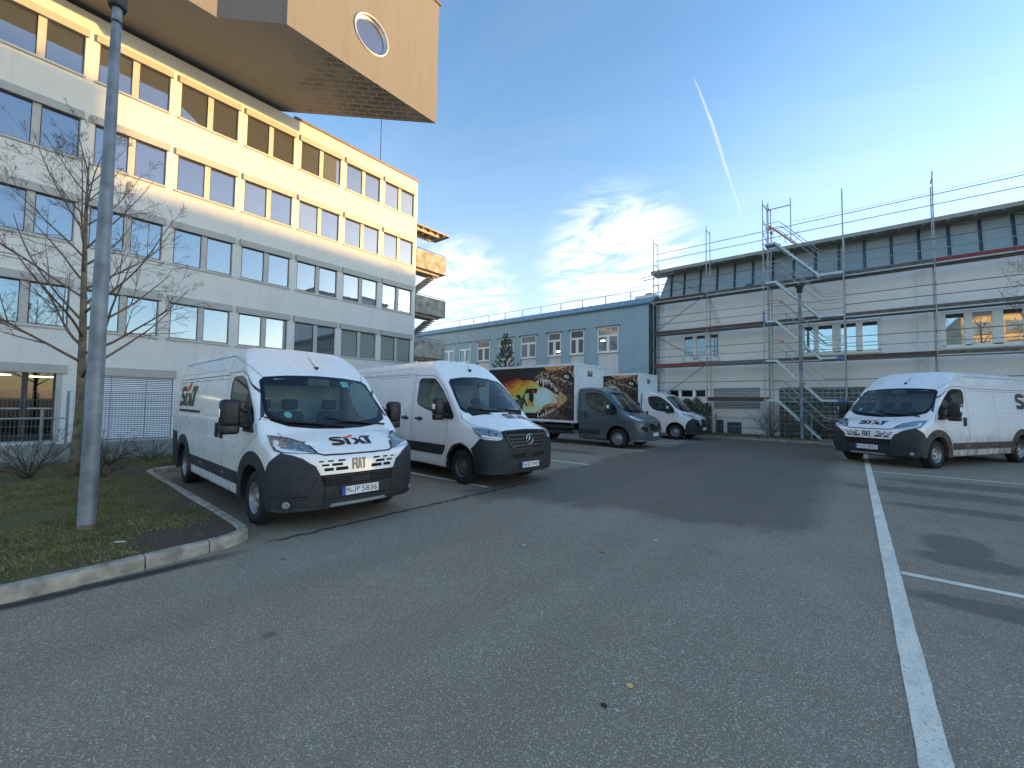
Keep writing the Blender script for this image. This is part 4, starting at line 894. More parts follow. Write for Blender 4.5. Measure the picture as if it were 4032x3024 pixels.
def box_print(mats):
    keys = list(mats); ix = {k: i for i, k in enumerate(keys)}; mb = MB(); dep = [-1.0855]
    put = lambda a, b, t: (a, t, b)
    def lay(poly, m):
        dep[0] -= .0006; mb.poly(poly, put, dep[0], None, ix[m])
    X0, X1, Z0, Z1 = -6.19, -1.735, .905, 3.03
    cl = lambda P_: [(min(max(a, X0), X1), min(max(b, Z0), Z1)) for a, b in P_]
    lay([(X0, Z0), (X1, Z0), (X1, Z1), (X0, Z1)], 'bg'); lay(cl(PRINT['SKY']), 'orange'); lay(cl(PRINT['FIRE']), 'fire')
    blk, ora = logo_polys(); w = 2.34; k = w/3.3; x0 = -3.47-w; kz = .755; z0 = 1.40
    for b in blk: lay(cl([(x0+a*k, z0+c*kz) for a, c in b]), 'black')
    lay(cl([(x0+a*k, z0+c*kz) for a, c in ora]), 'swoosh')
    for l in PRINT['LICKS']: lay(l, 'lick')
    lay(cl(PRINT['HEAD']), 'scales'); lay(PRINT['MOUTH'], 'mouth'); lay(PRINT['CHEEK'], 'cheek'); lay(PRINT['LOWER'], 'mouth'); lay(PRINT['TONGUE'], 'tongue')
    for n in ('SNOUT', 'RIDGE', 'BROW', 'CREST', 'CREST2', 'HORN'): lay(cl(PRINT[n]), 'bone')
    for n in ('SOCKET', 'HORNB', 'NOSTRIL'): lay(cl(PRINT[n]), 'black')
    lay(PRINT['EYE'], 'tooth'); lay(PRINT['PUPIL'], 'black')
    for t in PRINT['TEETH'] + PRINT['SPIKES']: lay(cl(t), 'tooth')
    return mb.mesh('side_print', [mats[k] for k in keys])
PM = print_mats(); PRINT_ME = box_print(PM)
WIND_T = [(0, 1.99), (.45, 1.985), (.76, 1.96), (.83, 1.91), (.872, 1.65), (.885, 1.46), (.845, 1.36), (.66, 1.285), (.35, 1.25), (0, 1.24)]
WIND_T_IN = [(0, 1.95), (.43, 1.945), (.73, 1.92), (.785, 1.87), (.825, 1.65), (.835, 1.50), (.79, 1.42), (.62, 1.365), (.33, 1.335), (0, 1.325)]
DOOR_T = [(a, b-.02) if b > 1.9 else (a, b) for a, b in DOOR_A]
def make_truck(label, pose, dark):
    F = lambda x, y, z: body_a(x, y, z, 2.20, -1.62, 0)
    root = thing('box_truck', label, 'truck', (pose[0], pose[1], 0), pose[2], 'box trucks parked side by side', pose[3])
    pm = 'truck_grey' if dark else 'van_white'
    b = MB(); body_mesh(b, F, -1.62, .96, 1.02, .27, 2.2, .05, make_drop(WIND_T, DOOR_T, (0,), .46), ax=(-1.2, .15)); true_normals(b.build('cab', M[pm], root), F)
    glazing(root, F, WIND_T, WIND_T_IN, DOOR_T)
    bm_ = 'truck_grey' if dark else 'plastic'
    bu = MB(); cor = [(.70, -.91, .985), (.80, -.81, .955), (.86, -.71, .915), (.90, -.575, .90), (.93, -.50, .70), (.95, -.46, .55), (.94, -.45, .285), (.75, -.86, .285), (.50, -1.0, .285), (.44, -1.0, .42), (.47, -1.0, .66), (.53, -1.0, .80), (.60, -1.0, .88)]
    patch(bu, F, cor, (-.62, .78, 0), .016, .06, sides=(1, -1)); patch(bu, F, [(0, -.50, .66), (0, .50, .66), (0, .48, .285), (0, -.48, .285)], (-1, 0, 0), .020, .08)
    for s in (-1, 1): patch(bu, F, [(.9, s*.55, .74), (.85, s*.85, .80), (.80, s*.90, .70), (.88, s*.62, .60)], (-.8, -.6*s, 0), .022, .08, 1)
    bu.build('bumper', [M[bm_], M['dark']], root)
    gr = MB(); patch(gr, F, [(0, -.42, .92), (0, .42, .92), (0, .36, .66), (0, -.36, .66)], (-1, 0, 0), .022, .06)
    for z in (.70, .75, .80): patch(gr, F, [(0, -.37, z-.01), (0, .37, z-.01), (0, .38, z+.01), (0, -.38, z+.01)], (-1, 0, 0), .032, .1, 1)
    if dark:
        for s in (-1, 1): patch(gr, F, [(0, s*.10, .90), (0, s*.42, .925), (0, s*.42, .90), (0, s*.13, .875), (0, s*.03, .80), (0, s*.02, .83)], (-1, 0, 0), .036, .08, 2)
    else:
        for s in (-1, 1): patch(gr, F, [(0, s*.36, .92), (0, s*.42, .93), (0, s*.36, .68), (0, s*.32, .68)], (-1, 0, 0), .036, .08, 2)
    gr.build('grille', [M['dark'], M['plastic_gloss'], M['chrome']], root)
    em = MB(); x = float(solve(F, [(0, 0, .86)], (-1, 0, 0))[0][0])+.05; n = 20; r = .055
    em.tube([(x, r*math.cos(2*PI*i/n), .86+r*math.sin(2*PI*i/n)) for i in range(n+1)], .008, 5)
    em.add([(x, .06, .875), (x, .0, .885), (x, .01, .86), (x, -.06, .845), (x, 0, .838), (x, -.01, .86)], [(0, 1, 2), (3, 4, 5)])
    em.build('emblem', M['chrome'], root)
    HL = [(.26, -.94, 1.185), (.43, -.76, 1.155), (.61, -.64, 1.105), (.74, -.58, 1.04), (.855, -.54, .962), (.80, -.70, .975), (.70, -.90, .985), (.60, -.95, 1.01), (.50, -.97, 1.07)]
    for s in (-1, 1):
        mir = lambda L_: [(a, b_*-s, c) for a, b_, c in L_]; d = (-.62, -.62*s, -.25)
        h = MB(); patch(h, F, mir(HL), d, .004, .06, skirt=False); hl = h.build('headlight', M['lamp_in'], root)
        gd = MB(); patch(gd, F, mir([(.36, -.91, 1.14), (.46, -.84, 1.13), (.60, -.86, 1.02), (.80, -.66, .985), (.85, -.56, .972), (.80, -.70, .978), (.70, -.89, .99), (.585, -.93, 1.02), (.48, -.94, 1.08)]), d, .010, .05, skirt=False); gd.build('daytime_light', M['led'], hl)
        ln = MB(); patch(ln, F, mir(HL), d, .018, .06); ln.build('headlight_lens', M['lens'], hl)
        md = MB(); patch(md, F, [(-.68, s, .62), (-1.58, s, .62), (-1.58, s, .45), (-.70, s, .45)], (0, -s, 0), .012, .12); md.build('side_moulding', M['plastic'], root)
        a = MB(); arch_ring(a, F, 0, .45, .53, s, -.14, PI+.14, .014); a.build('wheel_arch_trim', M[pm], root)
        hd = MB(); y = float(solve(F, [(-1.30, s, 1.2)], (0, -s, 0))[0][1]); hd.bbox(-1.35, -1.26, min(y-s*.01, y+s*.035), max(y-s*.01, y+s*.035), 1.06, 1.27, .015); hd.build('door_handle', M['plastic'], root)
        mirror(root, F, s, -.22, 1.47, 1.22)
    sm = MB()
    for s in (-1, 1):
        d = (0, -s, 0); strip(sm, F, [(-1.55, s, 2.05), (-.86, s, 2.06), (-.62, s, 1.99), (-.28, s, 1.74), (.02, s, 1.42), (.12, s, 1.2), (.12, s, 1.02)], d, .010)
        strip(sm, F, [(-.08, s, 1.24), (-.09, s, .96)], d, .006)
    strip(sm, F, [(.74, -.575, 1.045), (.86, -.53, .97), (.89, -.46, .948), (.90, 0, .934), (.89, .46, .948), (.86, .53, .97), (.74, .575, 1.045)], (-.7, 0, -.7), .014, .004)
    sm.build('panel_seams', M['seam'], root)
    for y0 in (-.55, .18):
        wp = MB(); p = solve(F, [(0, y0+.6, 1.265), (0, y0+.2, 1.31), (0, y0-.25, 1.35)], (-1, 0, 0)); wp.tube([Vector(q)+Vector((.02, 0, .015)) for q in p], .011, 5); wp.build('wiper', M['crease'], root)
    an = MB(); q = Vector(solve(F, [(-.75, .3, 3)], (0, 0, -1))[0]); an.bbox(q.x-.06, q.x+.05, q.y-.018, q.y+.018, q.z-.01, q.z+.03, .01); an.rod(q, q+Vector((-.25, -.25, .22)), .006, 6, r1=.004); an.build('antenna', M['crease'], root)
    pl = MB(); pl.bbox(-.008, 0, -.266, .266, -.06, .06, .003); pl.box(0, .0015, -.26, -.215, -.055, .055, 1); pl.build('number_plate', [M['plate_white'], M['plate_blue']], root, (.985, 0, .50))
    for s in (-1, 1):
        make_wheel(root, 0, s*.985, s, .345, 'rim' if True else '', True)
        make_wheel(root, -4.035, s*.985, s, .345, 'rim', True)
    interior(root, xs=-.80, dashx=.02, dashz=1.19, bulk=-1.5, roofz=1.95)
    underbody(root, -1.6, .96, .27, (0,))
    ch = MB()
    for s in (-1, 1): ch.box(-6.2, -1.4, s*.42-.04, s*.42+.04, .52, .68)
    for x in (-2.2, -3.2, -4.6, -5.8): ch.box(x-.04, x+.04, -.95, .95, .68, .80)
    ch.box(-3.4, -2.2, -.95, -.45, .38, .70); ch.box(-6.22, -6.15, -.95, .95, .35, .50)
    ch.rod((-4.035, -.8, .345), (-4.035, .8, .345), .05); ch.build('chassis', M['dark'], root)
    for s in (-1, 1):
        gd = MB(); gd.box(-3.4, -1.75, s*1.03-.012, s*1.03+.012, .40, .52); gd.box(-3.4, -1.75, s*1.03-.012, s*1.03+.012, .60, .72); gd.build('side_guard', M['plastic'], root)
    # box body
    X0, X1, Y, Z0, Z1 = -6.28, -1.66, 1.08, .82, 3.09
    bx = MB(); bx.box(X0+.01, X1-.01, -Y+.004, Y-.004, Z0, Z1-.01); bx_ = bx.build('box_body', M['white_trim'], root)
    rl = MB(); e = .115
    for s in (-1, 1):
        rl.bbox(X0, X1, s*Y-.012, s*Y+.012, Z1-.085, Z1+.012, .012); rl.bbox(X0, X1, s*Y-.012, s*Y+.012, Z0, Z0+.105, .012)
        for x in (X0, X1-e): rl.bbox(x, x+e, s*Y-.014, s*Y+.014, Z0+.002, Z1+.010, .012)
    for x in (X0-.012, X1-.012): rl.bbox(x, x+.024, -Y, Y, Z1-.07, Z1+.014, .012); rl.bbox(x, x+.024, -Y, Y, Z0+.002, Z0+.08, .012)
    for s in (-1, 1): rl.bbox(X1-.09, X1+.02, s*Y-(.03 if s > 0 else .02), s*Y+(.02 if s > 0 else .03), Z1-.08, Z1+.022, .015)
    rl.build('box_frame', M['white_trim'], bx_)
    ys = sorted((-Y+.03, Y-.03)); place(PRINT_ME, 'side_print', bx_)
    lg = MB(); blk, ora = logo_polys(); k = .40/3.3
    for i, p in enumerate(blk): lg.poly([(a*k*1.0-.20, c*k*1.75) for a, c in p], lambda a, c, t: (t, a-.02, 2.64+c), X1+.004+.0004*(i % 3))
    lg.poly([(a*k-.20, c*k*1.75) for a, c in ora], lambda a, c, t: (t, a-.02, 2.64+c), X1+.0058, None, 1); lg.build('front_logo', [M['logo_black'], M['logo_orange']], bx_)
    for x in (-1.80, -3.3, -4.8): mk = MB(); mk.box(x-.05, x, -Y-.004, -Y+.05, .765, .80); mk.build('side_marker', M['orange_lens'], root)
    return root
# ------------------------------------------------------------------ ground
def asphalt_mat(name, base, bays=False):
    t = NT(name); pos = t.pos
    xy = t.map(pos, (1, 1, 0))
    px0 = t.sep(pos)[0]; big = t.noise(.35, 5, .6, xy); mid = t.noise(2.2, 6, .6, xy); fine = t.noise(95, 3, .6, xy); grit = t.voro(150, xy)
    c = t.mix(t.ramp(big, .3, .7), tuple(x*.80 for x in base), tuple(x*1.14 for x in base))
    c = t.mix(t.ramp(mid, .35, .7, 0, .5), c, tuple(x*.78 for x in base))
    # aggregate: dark binder and pale chips
    cell = t.voro(145, xy, out='Color'); sp = t.sep(cell)[0]
    chip = t.ramp(sp, .80, .96); c = t.mix(t.math('MULTIPLY', chip, .7), c, tuple(min(1, x*2.6) for x in base))
    chip2 = t.ramp(t.sep(t.voro(75, xy, out='Color'))[1], .966, .985); c = t.mix(t.math('MULTIPLY', t.math('MULTIPLY', chip2, t.ramp(t.voro(62, xy), .0, .35, 1, 0)), .8), c, (.36, .36, .34))
    c = t.mix(t.ramp(fine, .52, .38, 0, .65), c, tuple(x*.35 for x in base))
    for tx in (-3.9, -2.3, -1.55):
        tk = t.ramp(t.math('ABSOLUTE', t.math('ADD', t.math('SUBTRACT', px0, tx), t.math('MULTIPLY', t.math('SUBTRACT', big, .5), 1.6))), .08, .34, .16, 0, True); c = t.mix(tk, c, tuple(x*.5 for x in base))
    patch_n = t.ramp(t.noise(.16, 3, .5, xy), .50, .53, 0, .12, True); c = t.mix(patch_n, c, tuple(x*.6 for x in base))
    gum = t.ramp(t.voro(1.15, xy), .012, .022, 1, 0); c = t.mix(t.math('MULTIPLY', gum, t.ramp(mid, .45, .6, 0, .7)), c, (.03, .03, .03))
    oil = t.ramp(t.noise(4.5, 6, .7, t.map(pos, (1, .5, 0), loc=(5, 2, 0))), .64, .74, 0, .35); c = t.mix(oil, c, tuple(x*.45 for x in base))
    # damp areas: the broad damp lane, the film round it, small left-over puddles; plus dark patches beneath the parked vans
    px, py, pz = t.sep(pos); wob = t.noise(.9, 7, .66, t.map(pos, (1, .55, 0)), .6); wob2 = t.noise(2.6, 6, .62, t.map(pos, (1, 2.0, 0)), .8)
    def blob(cx, cy, rx, ry, soft=.25, k=.5, w=None, rot=0.):
        v = t.map(pos, (1, 1, 0), loc=(-cx, -cy, 0)); v = t.map(v, (1/rx, 1/ry, 0), rot=(0, 0, 0))
        n = t.N.new('ShaderNodeVectorMath'); n.operation = 'LENGTH'; t.L.new(v, n.inputs[0])
        d = t.math('ADD', n.outputs['Value'], t.math('MULTIPLY', t.math('SUBTRACT', w or wob, .5), k*2)); return t.ramp(d, 1-soft, 1+soft, 1, 0, True)
    # main damp lane: a rectangle with wandering edges
    ex = t.ramp(t.math('ADD', px, t.math('MULTIPLY', t.math('SUBTRACT', wob, .5), 2.6)), -6.1, -5.6, 0, 1, True)
    ex2 = t.ramp(t.math('ADD', px, t.math('MULTIPLY', t.math('SUBTRACT', wob, .5), .8)), -.75, -.15, 1, 0, True)
    ey = t.ramp(t.math('ADD', t.math('SUBTRACT', py, t.math('MULTIPLY', t.math('ADD', px, 4), .30)), t.math('MULTIPLY', t.math('SUBTRACT', wob, .5), 2.2)), 5.4, 6.1, 0, 1, True)
    lane = t.math('MULTIPLY', t.math('MULTIPLY', ex, ex2), ey)
    ds = [blob(.92, 7.35, .30, .55), blob(1.05, 5.25, .75, .20, k=.4), blob(1.0, 6.7, .5, .28, k=.6), blob(1.6, 9.9, 1.2, .30, k=.6, w=wob2), blob(1.3, 11.6, 1.6, .5, k=.8, w=wob2), blob(-.72, 7.0, .22, .12, w=wob2), blob(-5.0, 11.6, .8, .35, k=.7), blob(-6.6, 8.6, .9, .3, k=.7, w=wob2), blob(-7.8, 12.6, 1.2, .4, k=.7, w=wob2), blob(2.2, 13.2, 1.8, .5, k=.7, w=wob2), blob(-3.2, 1.25, .045, .045, .5, .12), blob(-4.6, 1.9, .04, .03, .5, .1), blob(-2.2, 4.3, .04, .03, .6, .1), blob(.1, 2.2, .35, .16, .6, .5), blob(.75, 2.5, .30, .12, .5, .5), blob(-9., 3.2, 3.4, 1.3, .3, .3), blob(-8.9, 7., 3.3, 1.3, .3, .3)]
    w = lane
    for d in ds: w = t.math('MAXIMUM', w, d)
    patchy = t.ramp(wob2, .50, .72, 0, .55); w = t.math('MAXIMUM', t.math('MULTIPLY', w, .92), t.math('MULTIPLY', patchy, t.ramp(t.math('ABSOLUTE', t.math('SUBTRACT', px, 3.2)), 2.6, 3.2, 1, 0)))
    c = t.mix(t.math('MULTIPLY', w, .66), c, tuple(x*.26 for x in base))
    # dark dirt line along the bay edge, hairline cracks
    seam = t.ramp(t.math('ABSOLUTE', t.math('ADD', t.math('SUBTRACT', px, -5.28), t.math('MULTIPLY', t.math('SUBTRACT', wob2, .5), .22))), .015, .06, 1, 0)
    c = t.mix(t.math('MULTIPLY', t.math('MULTIPLY', seam, t.ramp(py, 1.9, 2.2)), t.ramp(py, 6.5, 8.5, .8, 0)), c, (.008, .008, .009))
    kbd = t.ramp(t.math('ABSOLUTE', t.math('ADD', t.math('SUBTRACT', px, -5.16), t.math('MULTIPLY', t.math('SUBTRACT', wob2, .5), .12))), .03, .13, 1, 0, True)
    c = t.mix(t.math('MULTIPLY', t.math('MULTIPLY', kbd, t.ramp(py, 1.2, 1.9, 1, 0)), .85), c, (.014, .013, .013))
    cr_ = t.voro(.22, t.map(pos, (1, 1, 0), loc=(3.1, .7, 0)), 'DISTANCE_TO_EDGE')
    c = t.mix(t.math('MULTIPLY', t.ramp(t.math('ADD', cr_, t.math('MULTIPLY', t.math('SUBTRACT', mid, .5), .035)), .0015, .004, 1, 0), .07), c, (.012, .012, .013))
    t.set('Base Color', c); t.set('Roughness', t.math('SUBTRACT', t.ramp(fine, .3, .7, .78, .92), t.math('MULTIPLY', w, .12))).set('Specular IOR Level', .25)
    h = t.math('ADD', t.math('MULTIPLY', fine, 1.0), t.math('MULTIPLY', grit, .7)); h = t.math('MULTIPLY', h, t.math('SUBTRACT', 1.0, t.math('MULTIPLY', w, .45)))
    t.bump(h, .55, .010); return t.m
MA = asphalt_mat('asphalt', (.345, .290, .222))
g = MB(); g.quad((-400, -400, 0), (400, -400, 0), (400, 600, 0), (-400, 600, 0)); struct(g.build('asphalt_ground', MA))
# painted lines
def line_mat():
    t = NT('road_paint'); xy = t.map(t.pos, (1, 1, 0)); w1 = t.noise(1.3, 6, .65, xy); w2 = t.noise(60, 4, .6, xy)
    d = t.ramp(t.noise(9, 5, .6, t.map(t.pos, (1, .35, 0))), .45, .75, 0, .5)
    c = t.mix(t.ramp(w1, .35, .75, 0, .35), (.90, .83, .69), (.54, .49, .41)); c = t.mix(d, c, (.36, .38, .36)); c = t.mix(t.ramp(w2, .56, .66, 0, .7), c, (.15, .14, .13)); c = t.mix(t.ramp(t.noise(17, 6, .7, xy), .60, .70, 0, .75), c, (.13, .12, .11))
    t.set('Base Color', c).set('Roughness', .75); t.bump(w2, .3, .004); return t.m
ML = line_mat()
def ragged_line(mb, p0, p1, w, z=.004):
    p0, p1 = Vector(p0), Vector(p1); L_ = (p1-p0).length; n = max(2, int(L_/.12)); t = (p1-p0)/L_; nn = Vector((-t.y, t.x))
    vs = []
    for i in range(n+1):
        q = p0 + t*(L_*i/n)
        for s in (-1, 1): r = q + nn*s*(w/2 + random.uniform(-.003, .003)); vs.append((r.x, r.y, z))
    mb.add(vs, [(2*i, 2*i+2, 2*i+3, 2*i+1) for i in range(n)])
for nm, p0, p1, w in (('edge_line', (.262, -3), (.262, 23.2), .125), ('bay_line', (.33, 5.80), (5.6, 5.80), .10), ('bay_line', (.33, 14.50), (5.6, 14.55), .10), ('bay_line', (.33, 10.2), (.34, 10.2), .1),
                      ('bay_line', (-5.55, 6.05), (-10.6, 6.05), .11), ('bay_line', (-5.62, 10.18), (-10.6, 10.18), .11), ('bay_line', (-5.80, 14.55), (-11.2, 14.55), .11), ('bay_line', (-5.80, 18.22), (-11.2, 18.22), .11)):
    if abs(p0[0]-p1[0]) + abs(p0[1]-p1[1]) < .1: continue
    b = MB(); ragged_line(b, p0, p1, w); struct(b.build(nm, ML))

# ------------------------------------------------------------------ planted island with its kerb
def smooth_path(pts, r=.34, n=7):
    out = [Vector(pts[0])]
    for a, p, b in zip(pts, pts[1:], pts[2:]):
        a, p, b = Vector(a), Vector(p), Vector(b); rr = min(r, (a-p).length/2, (b-p).length/2); s = p+(a-p).normalized()*rr; e = p+(b-p).normalized()*rr
        for i in range(n+1):
            t = i/n; out.append(s*(1-t)**2 + p*2*t*(1-t) + e*t*t)
    out.append(Vector(pts[-1])); return out
M['kerb'] = plain('kerb_concrete', (.34, .315, .26), .9, var=.42, scale=7, bump=.5, bscale=140)
def kerb_row(path, name, w=.115, z=.125, step=1.0, joints=None, sink=-.05):
    """separate kerb stones along a path; path is the road-side edge, stones lie to its left"""
    P_ = path; cum = [0]
    for a, b in zip(P_, P_[1:]): cum.append(cum[-1]+(b-a).length)
    tot = cum[-1]
    def at(s):
        s = min(max(s, 0), tot); i = max(j for j in range(len(cum)) if cum[j] <= s+1e-9); i = min(i, len(P_)-2)
        t = (P_[i+1]-P_[i]); L_ = t.length; return P_[i]+t*((s-cum[i])/L_), t/L_
    root = MB(); root = bpy.data.objects.new(name, None); C.objects.link(root); root['kind'] = 'structure'
    js = joints or [i*step for i in range(int(tot/step)+1)]+[tot]
    for a, b in zip(js, js[1:]):
        if b-a < .08: continue
        m = MB(); n = max(1, int((b-a)/.09)); jit = random.uniform(-.004, .004); vs = []
        for i in range(n+1):
            e = .006 if i == 0 else (-.006 if i == n else 0); q, t = at(a+(b-a)*i/n+e); nn = Vector((-t.y, t.x))
            for off, zz in ((.0, sink), (.004, z-.035), (.010, z-.012), (.030, z), (w-.012, z), (w, z-.012), (w, sink)):
                r = q+nn*off; vs.append((r.x, r.y, zz+jit*(zz > 0)))
        k = 7; m.add(vs, [(i*k+j, i*k+j+1, (i+1)*k+j+1, (i+1)*k+j) for i in range(n) for j in range(k-1)], 0, False)
        m.add(vs[:k], [tuple(range(k))]); m.add(vs[-k:], [tuple(range(k))[::-1]]); m.build('kerbstone', M['kerb'], root)
    return root
isl = smooth_path([(-5.22, -9), (-5.25, .5), (-5.42, 1.93), (-6.2, 1.98), (-11.75, 2.06), (-11.92, 2.75), (-11.95, 16.6)], .42, 8)
kerb_row(isl, 'island_kerb', joints=[0, 1, 2, 3, 4, 5, 6, 7, 8, 9.0, 9.93, 10.47, 11.45, 12.4, 13.4, 14.4, 15.4, 16.4, 17.4, 18.4, 19.4, 20.4, 21.4, 22.4, 23.4, 24.4, 25.4, 26.4, 27.4, 28.4, 29.4, 30.4, 31.6])
def lawn_mat():
    t = NT('lawn_soil'); xy = t.map(t.pos, (1, 1, 0)); n = t.noise(1.1, 6, .62, xy); f = t.noise(26, 5, .65, xy); px, py, pz = t.sep()
    c = t.cr(f, [(.3, (.070, .068, .020)), (.5, (.125, .118, .034)), (.7, (.18, .155, .06))])
    soil = t.cr(t.noise(34, 5, .7, xy), [(.3, (.045, .033, .024)), (.55, (.11, .082, .060)), (.75, (.20, .155, .12))])
    # trodden bare corner and bare strip along the kerb
    d1 = t.ramp(t.math('ADD', t.math('ADD', px, t.math('MULTIPLY', t.math('SUBTRACT', n, .5), 1.6)), 0), -6.7, -6.25, 0, 1, True)
    d2 = t.ramp(t.math('ADD', py, t.math('MULTIPLY', t.math('SUBTRACT', n, .5), 1.2)), .75, 1.15, 0, 1, True)
    d3 = t.math('MULTIPLY', t.ramp(py, 1.25, 1.75, 0, 1, True), t.ramp(n, .35, .6))
    m = t.math('MAXIMUM', t.math('MULTIPLY', d1, d2), d3); m = t.math('MAXIMUM', m, t.ramp(t.noise(2.6, 6, .7, xy), .52, .66, 0, .8)); far = t.ramp(px, -11.5, -9.5, .55, 0); m = t.math('MAXIMUM', m, t.math('MULTIPLY', far, t.ramp(n, .4, .62)))
    t.set('Base Color', t.mix(m, c, soil)).set('Roughness', .95); t.bump(t.noise(60, 5, .7, xy), .8, .03); return t.m
ins = []
for i, p in enumerate(isl):
    a = isl[max(i-1, 0)]; b = isl[min(i+1, len(isl)-1)]; t = (b-a).normalized(); ins.append(p+Vector((-t.y, t.x))*.112)
lw = MB(); poly = [(p.x, p.y) for p in ins] + [(-14.22, 16.6), (-14.22, -9)]
v2, fs, bd = gridded(poly, .30)
def lawn_h(x, y): return .100 + .018*math.sin(x*2.3+1)*math.sin(y*1.9) + .02*max(0, min(1, (-x-8)/4))
lw.add([(a, b, lawn_h(a, b) if min((Vector((a, b))-q).length for q in ins[::3]) > .15 else .10) for a, b in v2], fs, 0, True); struct(lw.build('lawn_ground', lawn_mat()))
# grass blades
def grass(name, n, region, hmin, hmax, mats, dens=None, w=.004):
    mb = MB(); k = 0; tries = 0
    while k < n and tries < n*20:
        tries += 1; x, y = random.uniform(region[0], region[1]), random.uniform(region[2], region[3])
        if dens and random.random() > dens(x, y): continue
        z = lawn_h(x, y)-.01; a = random.uniform(0, 2*PI); h = random.uniform(hmin, hmax); l = h*random.uniform(.3, 1.1); c, s = math.cos(a), math.sin(a); ww = w*random.uniform(.7, 1.5)
        b = random.uniform(0, 2*PI)
        mb.add([(x-ww*s, y+ww*c, z), (x+ww*s, y-ww*c, z), (x+l*.4*c+ww*.6*s, y+l*.4*s-ww*.6*c, z+h*.65), (x+l*c, y+l*s, z+h)], [(0, 1, 2), (0, 2, 3)], random.choice((0, 0, 1, 2))); k += 1
    o = mb.build(name, mats); stuff(o); return o
GM = [plain('grass_green', (.16, .15, .040), .9, var=.4, scale=3), plain('grass_olive', (.22, .18, .062), .9, var=.4, scale=3), plain('grass_dry', (.30, .25, .13), .9, var=.3, scale=3)]
def gdens(x, y):
    p = Vector((x, y))
    if x > -5.40 or y > 1.83: return 0
    bare = max(0, min(1, (x+6.6)/.4))*max(0, min(1, (y-.75)/.4)); bare = max(bare, .75*max(0, min(1, (y-1.2)/.4)))
    return (1-bare)*(.45+.55*math.sin(x*1.7)*math.sin(y*2.3+1)**2 + .3*math.sin(x*5+y*3)) * (1.0 if x > -9.5 else .45)
tag(grass('lawn_grass', 70000, (-13.5, -5.38, -2.2, 1.85), .012, .042, GM, gdens), 'short winter grass covering the kerbed island', 'grass')
tag(grass('verge_grass', 5000, (-14.2, -12.1, 1.9, 4.6), .02, .07, GM, None, .006), 'rough grass strip between the wall and the parked van', 'grass')
def leaves(name, n, reg, mat, label, z=.115, s=(.012, .028)):
    mb = MB()
    for _ in range(n):
        x, y = random.uniform(*reg[:2]), random.uniform(*reg[2:]); a = random.uniform(0, 6); r = random.uniform(*s); zz = z+random.uniform(0, .012)
        mb.add([(x+r*math.cos(a+t)*(1 if i % 2 else .5), y+r*math.sin(a+t)*(1 if i % 2 else .5), zz+random.uniform(0, .01)) for i, t in enumerate((0, 1.57, 3.14, 4.71))], [(0, 1, 2, 3)])
    o = mb.build(name, mat); stuff(o); tag(o, label, 'leaves'); return o
leaves('fallen_leaves', 70, (-8.5, -5.45, .2, 1.8), plain('dry_leaf', (.20, .15, .10), .9, var=.4), 'dry leaves scattered on the bare soil by the kerb corner')
pp = MB(); pp.bbox(-.045, .045, -.006, .006, 0, .008, .003); tag(pp.build('paper_scrap', M['plate_white'], None, (-5.98, .83, .135)), 'small white scrap lying on the grass below the lamp post', 'litter').rotation_euler = (0, 0, .95)
# small litter on the asphalt
b = MB(); b.lathe([(.001, .006), (.019, .006), (.022, .001)], 'Z', n=14); b.lathe([(.001, .0065), (.010, .0065)], 'Z', n=10, mat=1)
tag(b.build('bottle_cap', [plain('cap_gold', (.62, .38, .12), .4, var=.1), plain('cap_rim', (.75, .55, .28), .4)], None, (-1.05, 2.40, .004)), 'flat orange bottle cap on the asphalt', 'bottle cap')
def pebble(x, y, r, mat, lab, seed):
    bm = bmesh.new(); bmesh.ops.create_icosphere(bm, subdivisions=2, radius=r); rr = random.Random(seed)
    for v in bm.verts: v.co = Vector((v.co.x*1.3, v.co.y*.9, v.co.z*.55))*(1+rr.uniform(-.16, .16))
    me = bpy.data.meshes.new('pebble'); bm.to_mesh(me); bm.free(); me.materials.append(mat); return tag(place(me, 'pebble', None, (x, y, r*.4)), lab, 'stone')
mw, mk_ = plain('pale_stone', (.55, .55, .50), .8), plain('dark_stone', (.02, .022, .025), .6)
pebble(-1.09, 2.155, .015, mk_, 'black pebble on the asphalt near the bottle cap', 1); pebble(-1.02, 2.17, .010, mw, 'white pebble beside the black one on the asphalt', 2)
pebble(-1.13, 2.36, .008, mw, 'tiny white pebble just left of the bottle cap', 3); pebble(-1.9, 5.1, .02, mw, 'pale stone on the asphalt by the damp patch', 4); pebble(-3.0, 3.9, .016, mw, 'pale stone alone in the middle of the asphalt', 5)
chips = MB()
for _ in range(420):
    x, y = random.uniform(-5, 3.5), random.uniform(.9, 7); r = random.uniform(.0015, .005); a = random.uniform(0, 6)
    chips.add([(x+r*math.cos(a+i*2.1), y+r*math.sin(a+i*2.1), .001) for i in range(3)]+[(x, y, r*1.2)], [(0, 1, 3), (1, 2, 3), (2, 0, 3)])
tag(stuff(chips.build('loose_grit', mw)), 'pale grit scattered over the asphalt', 'gravel')
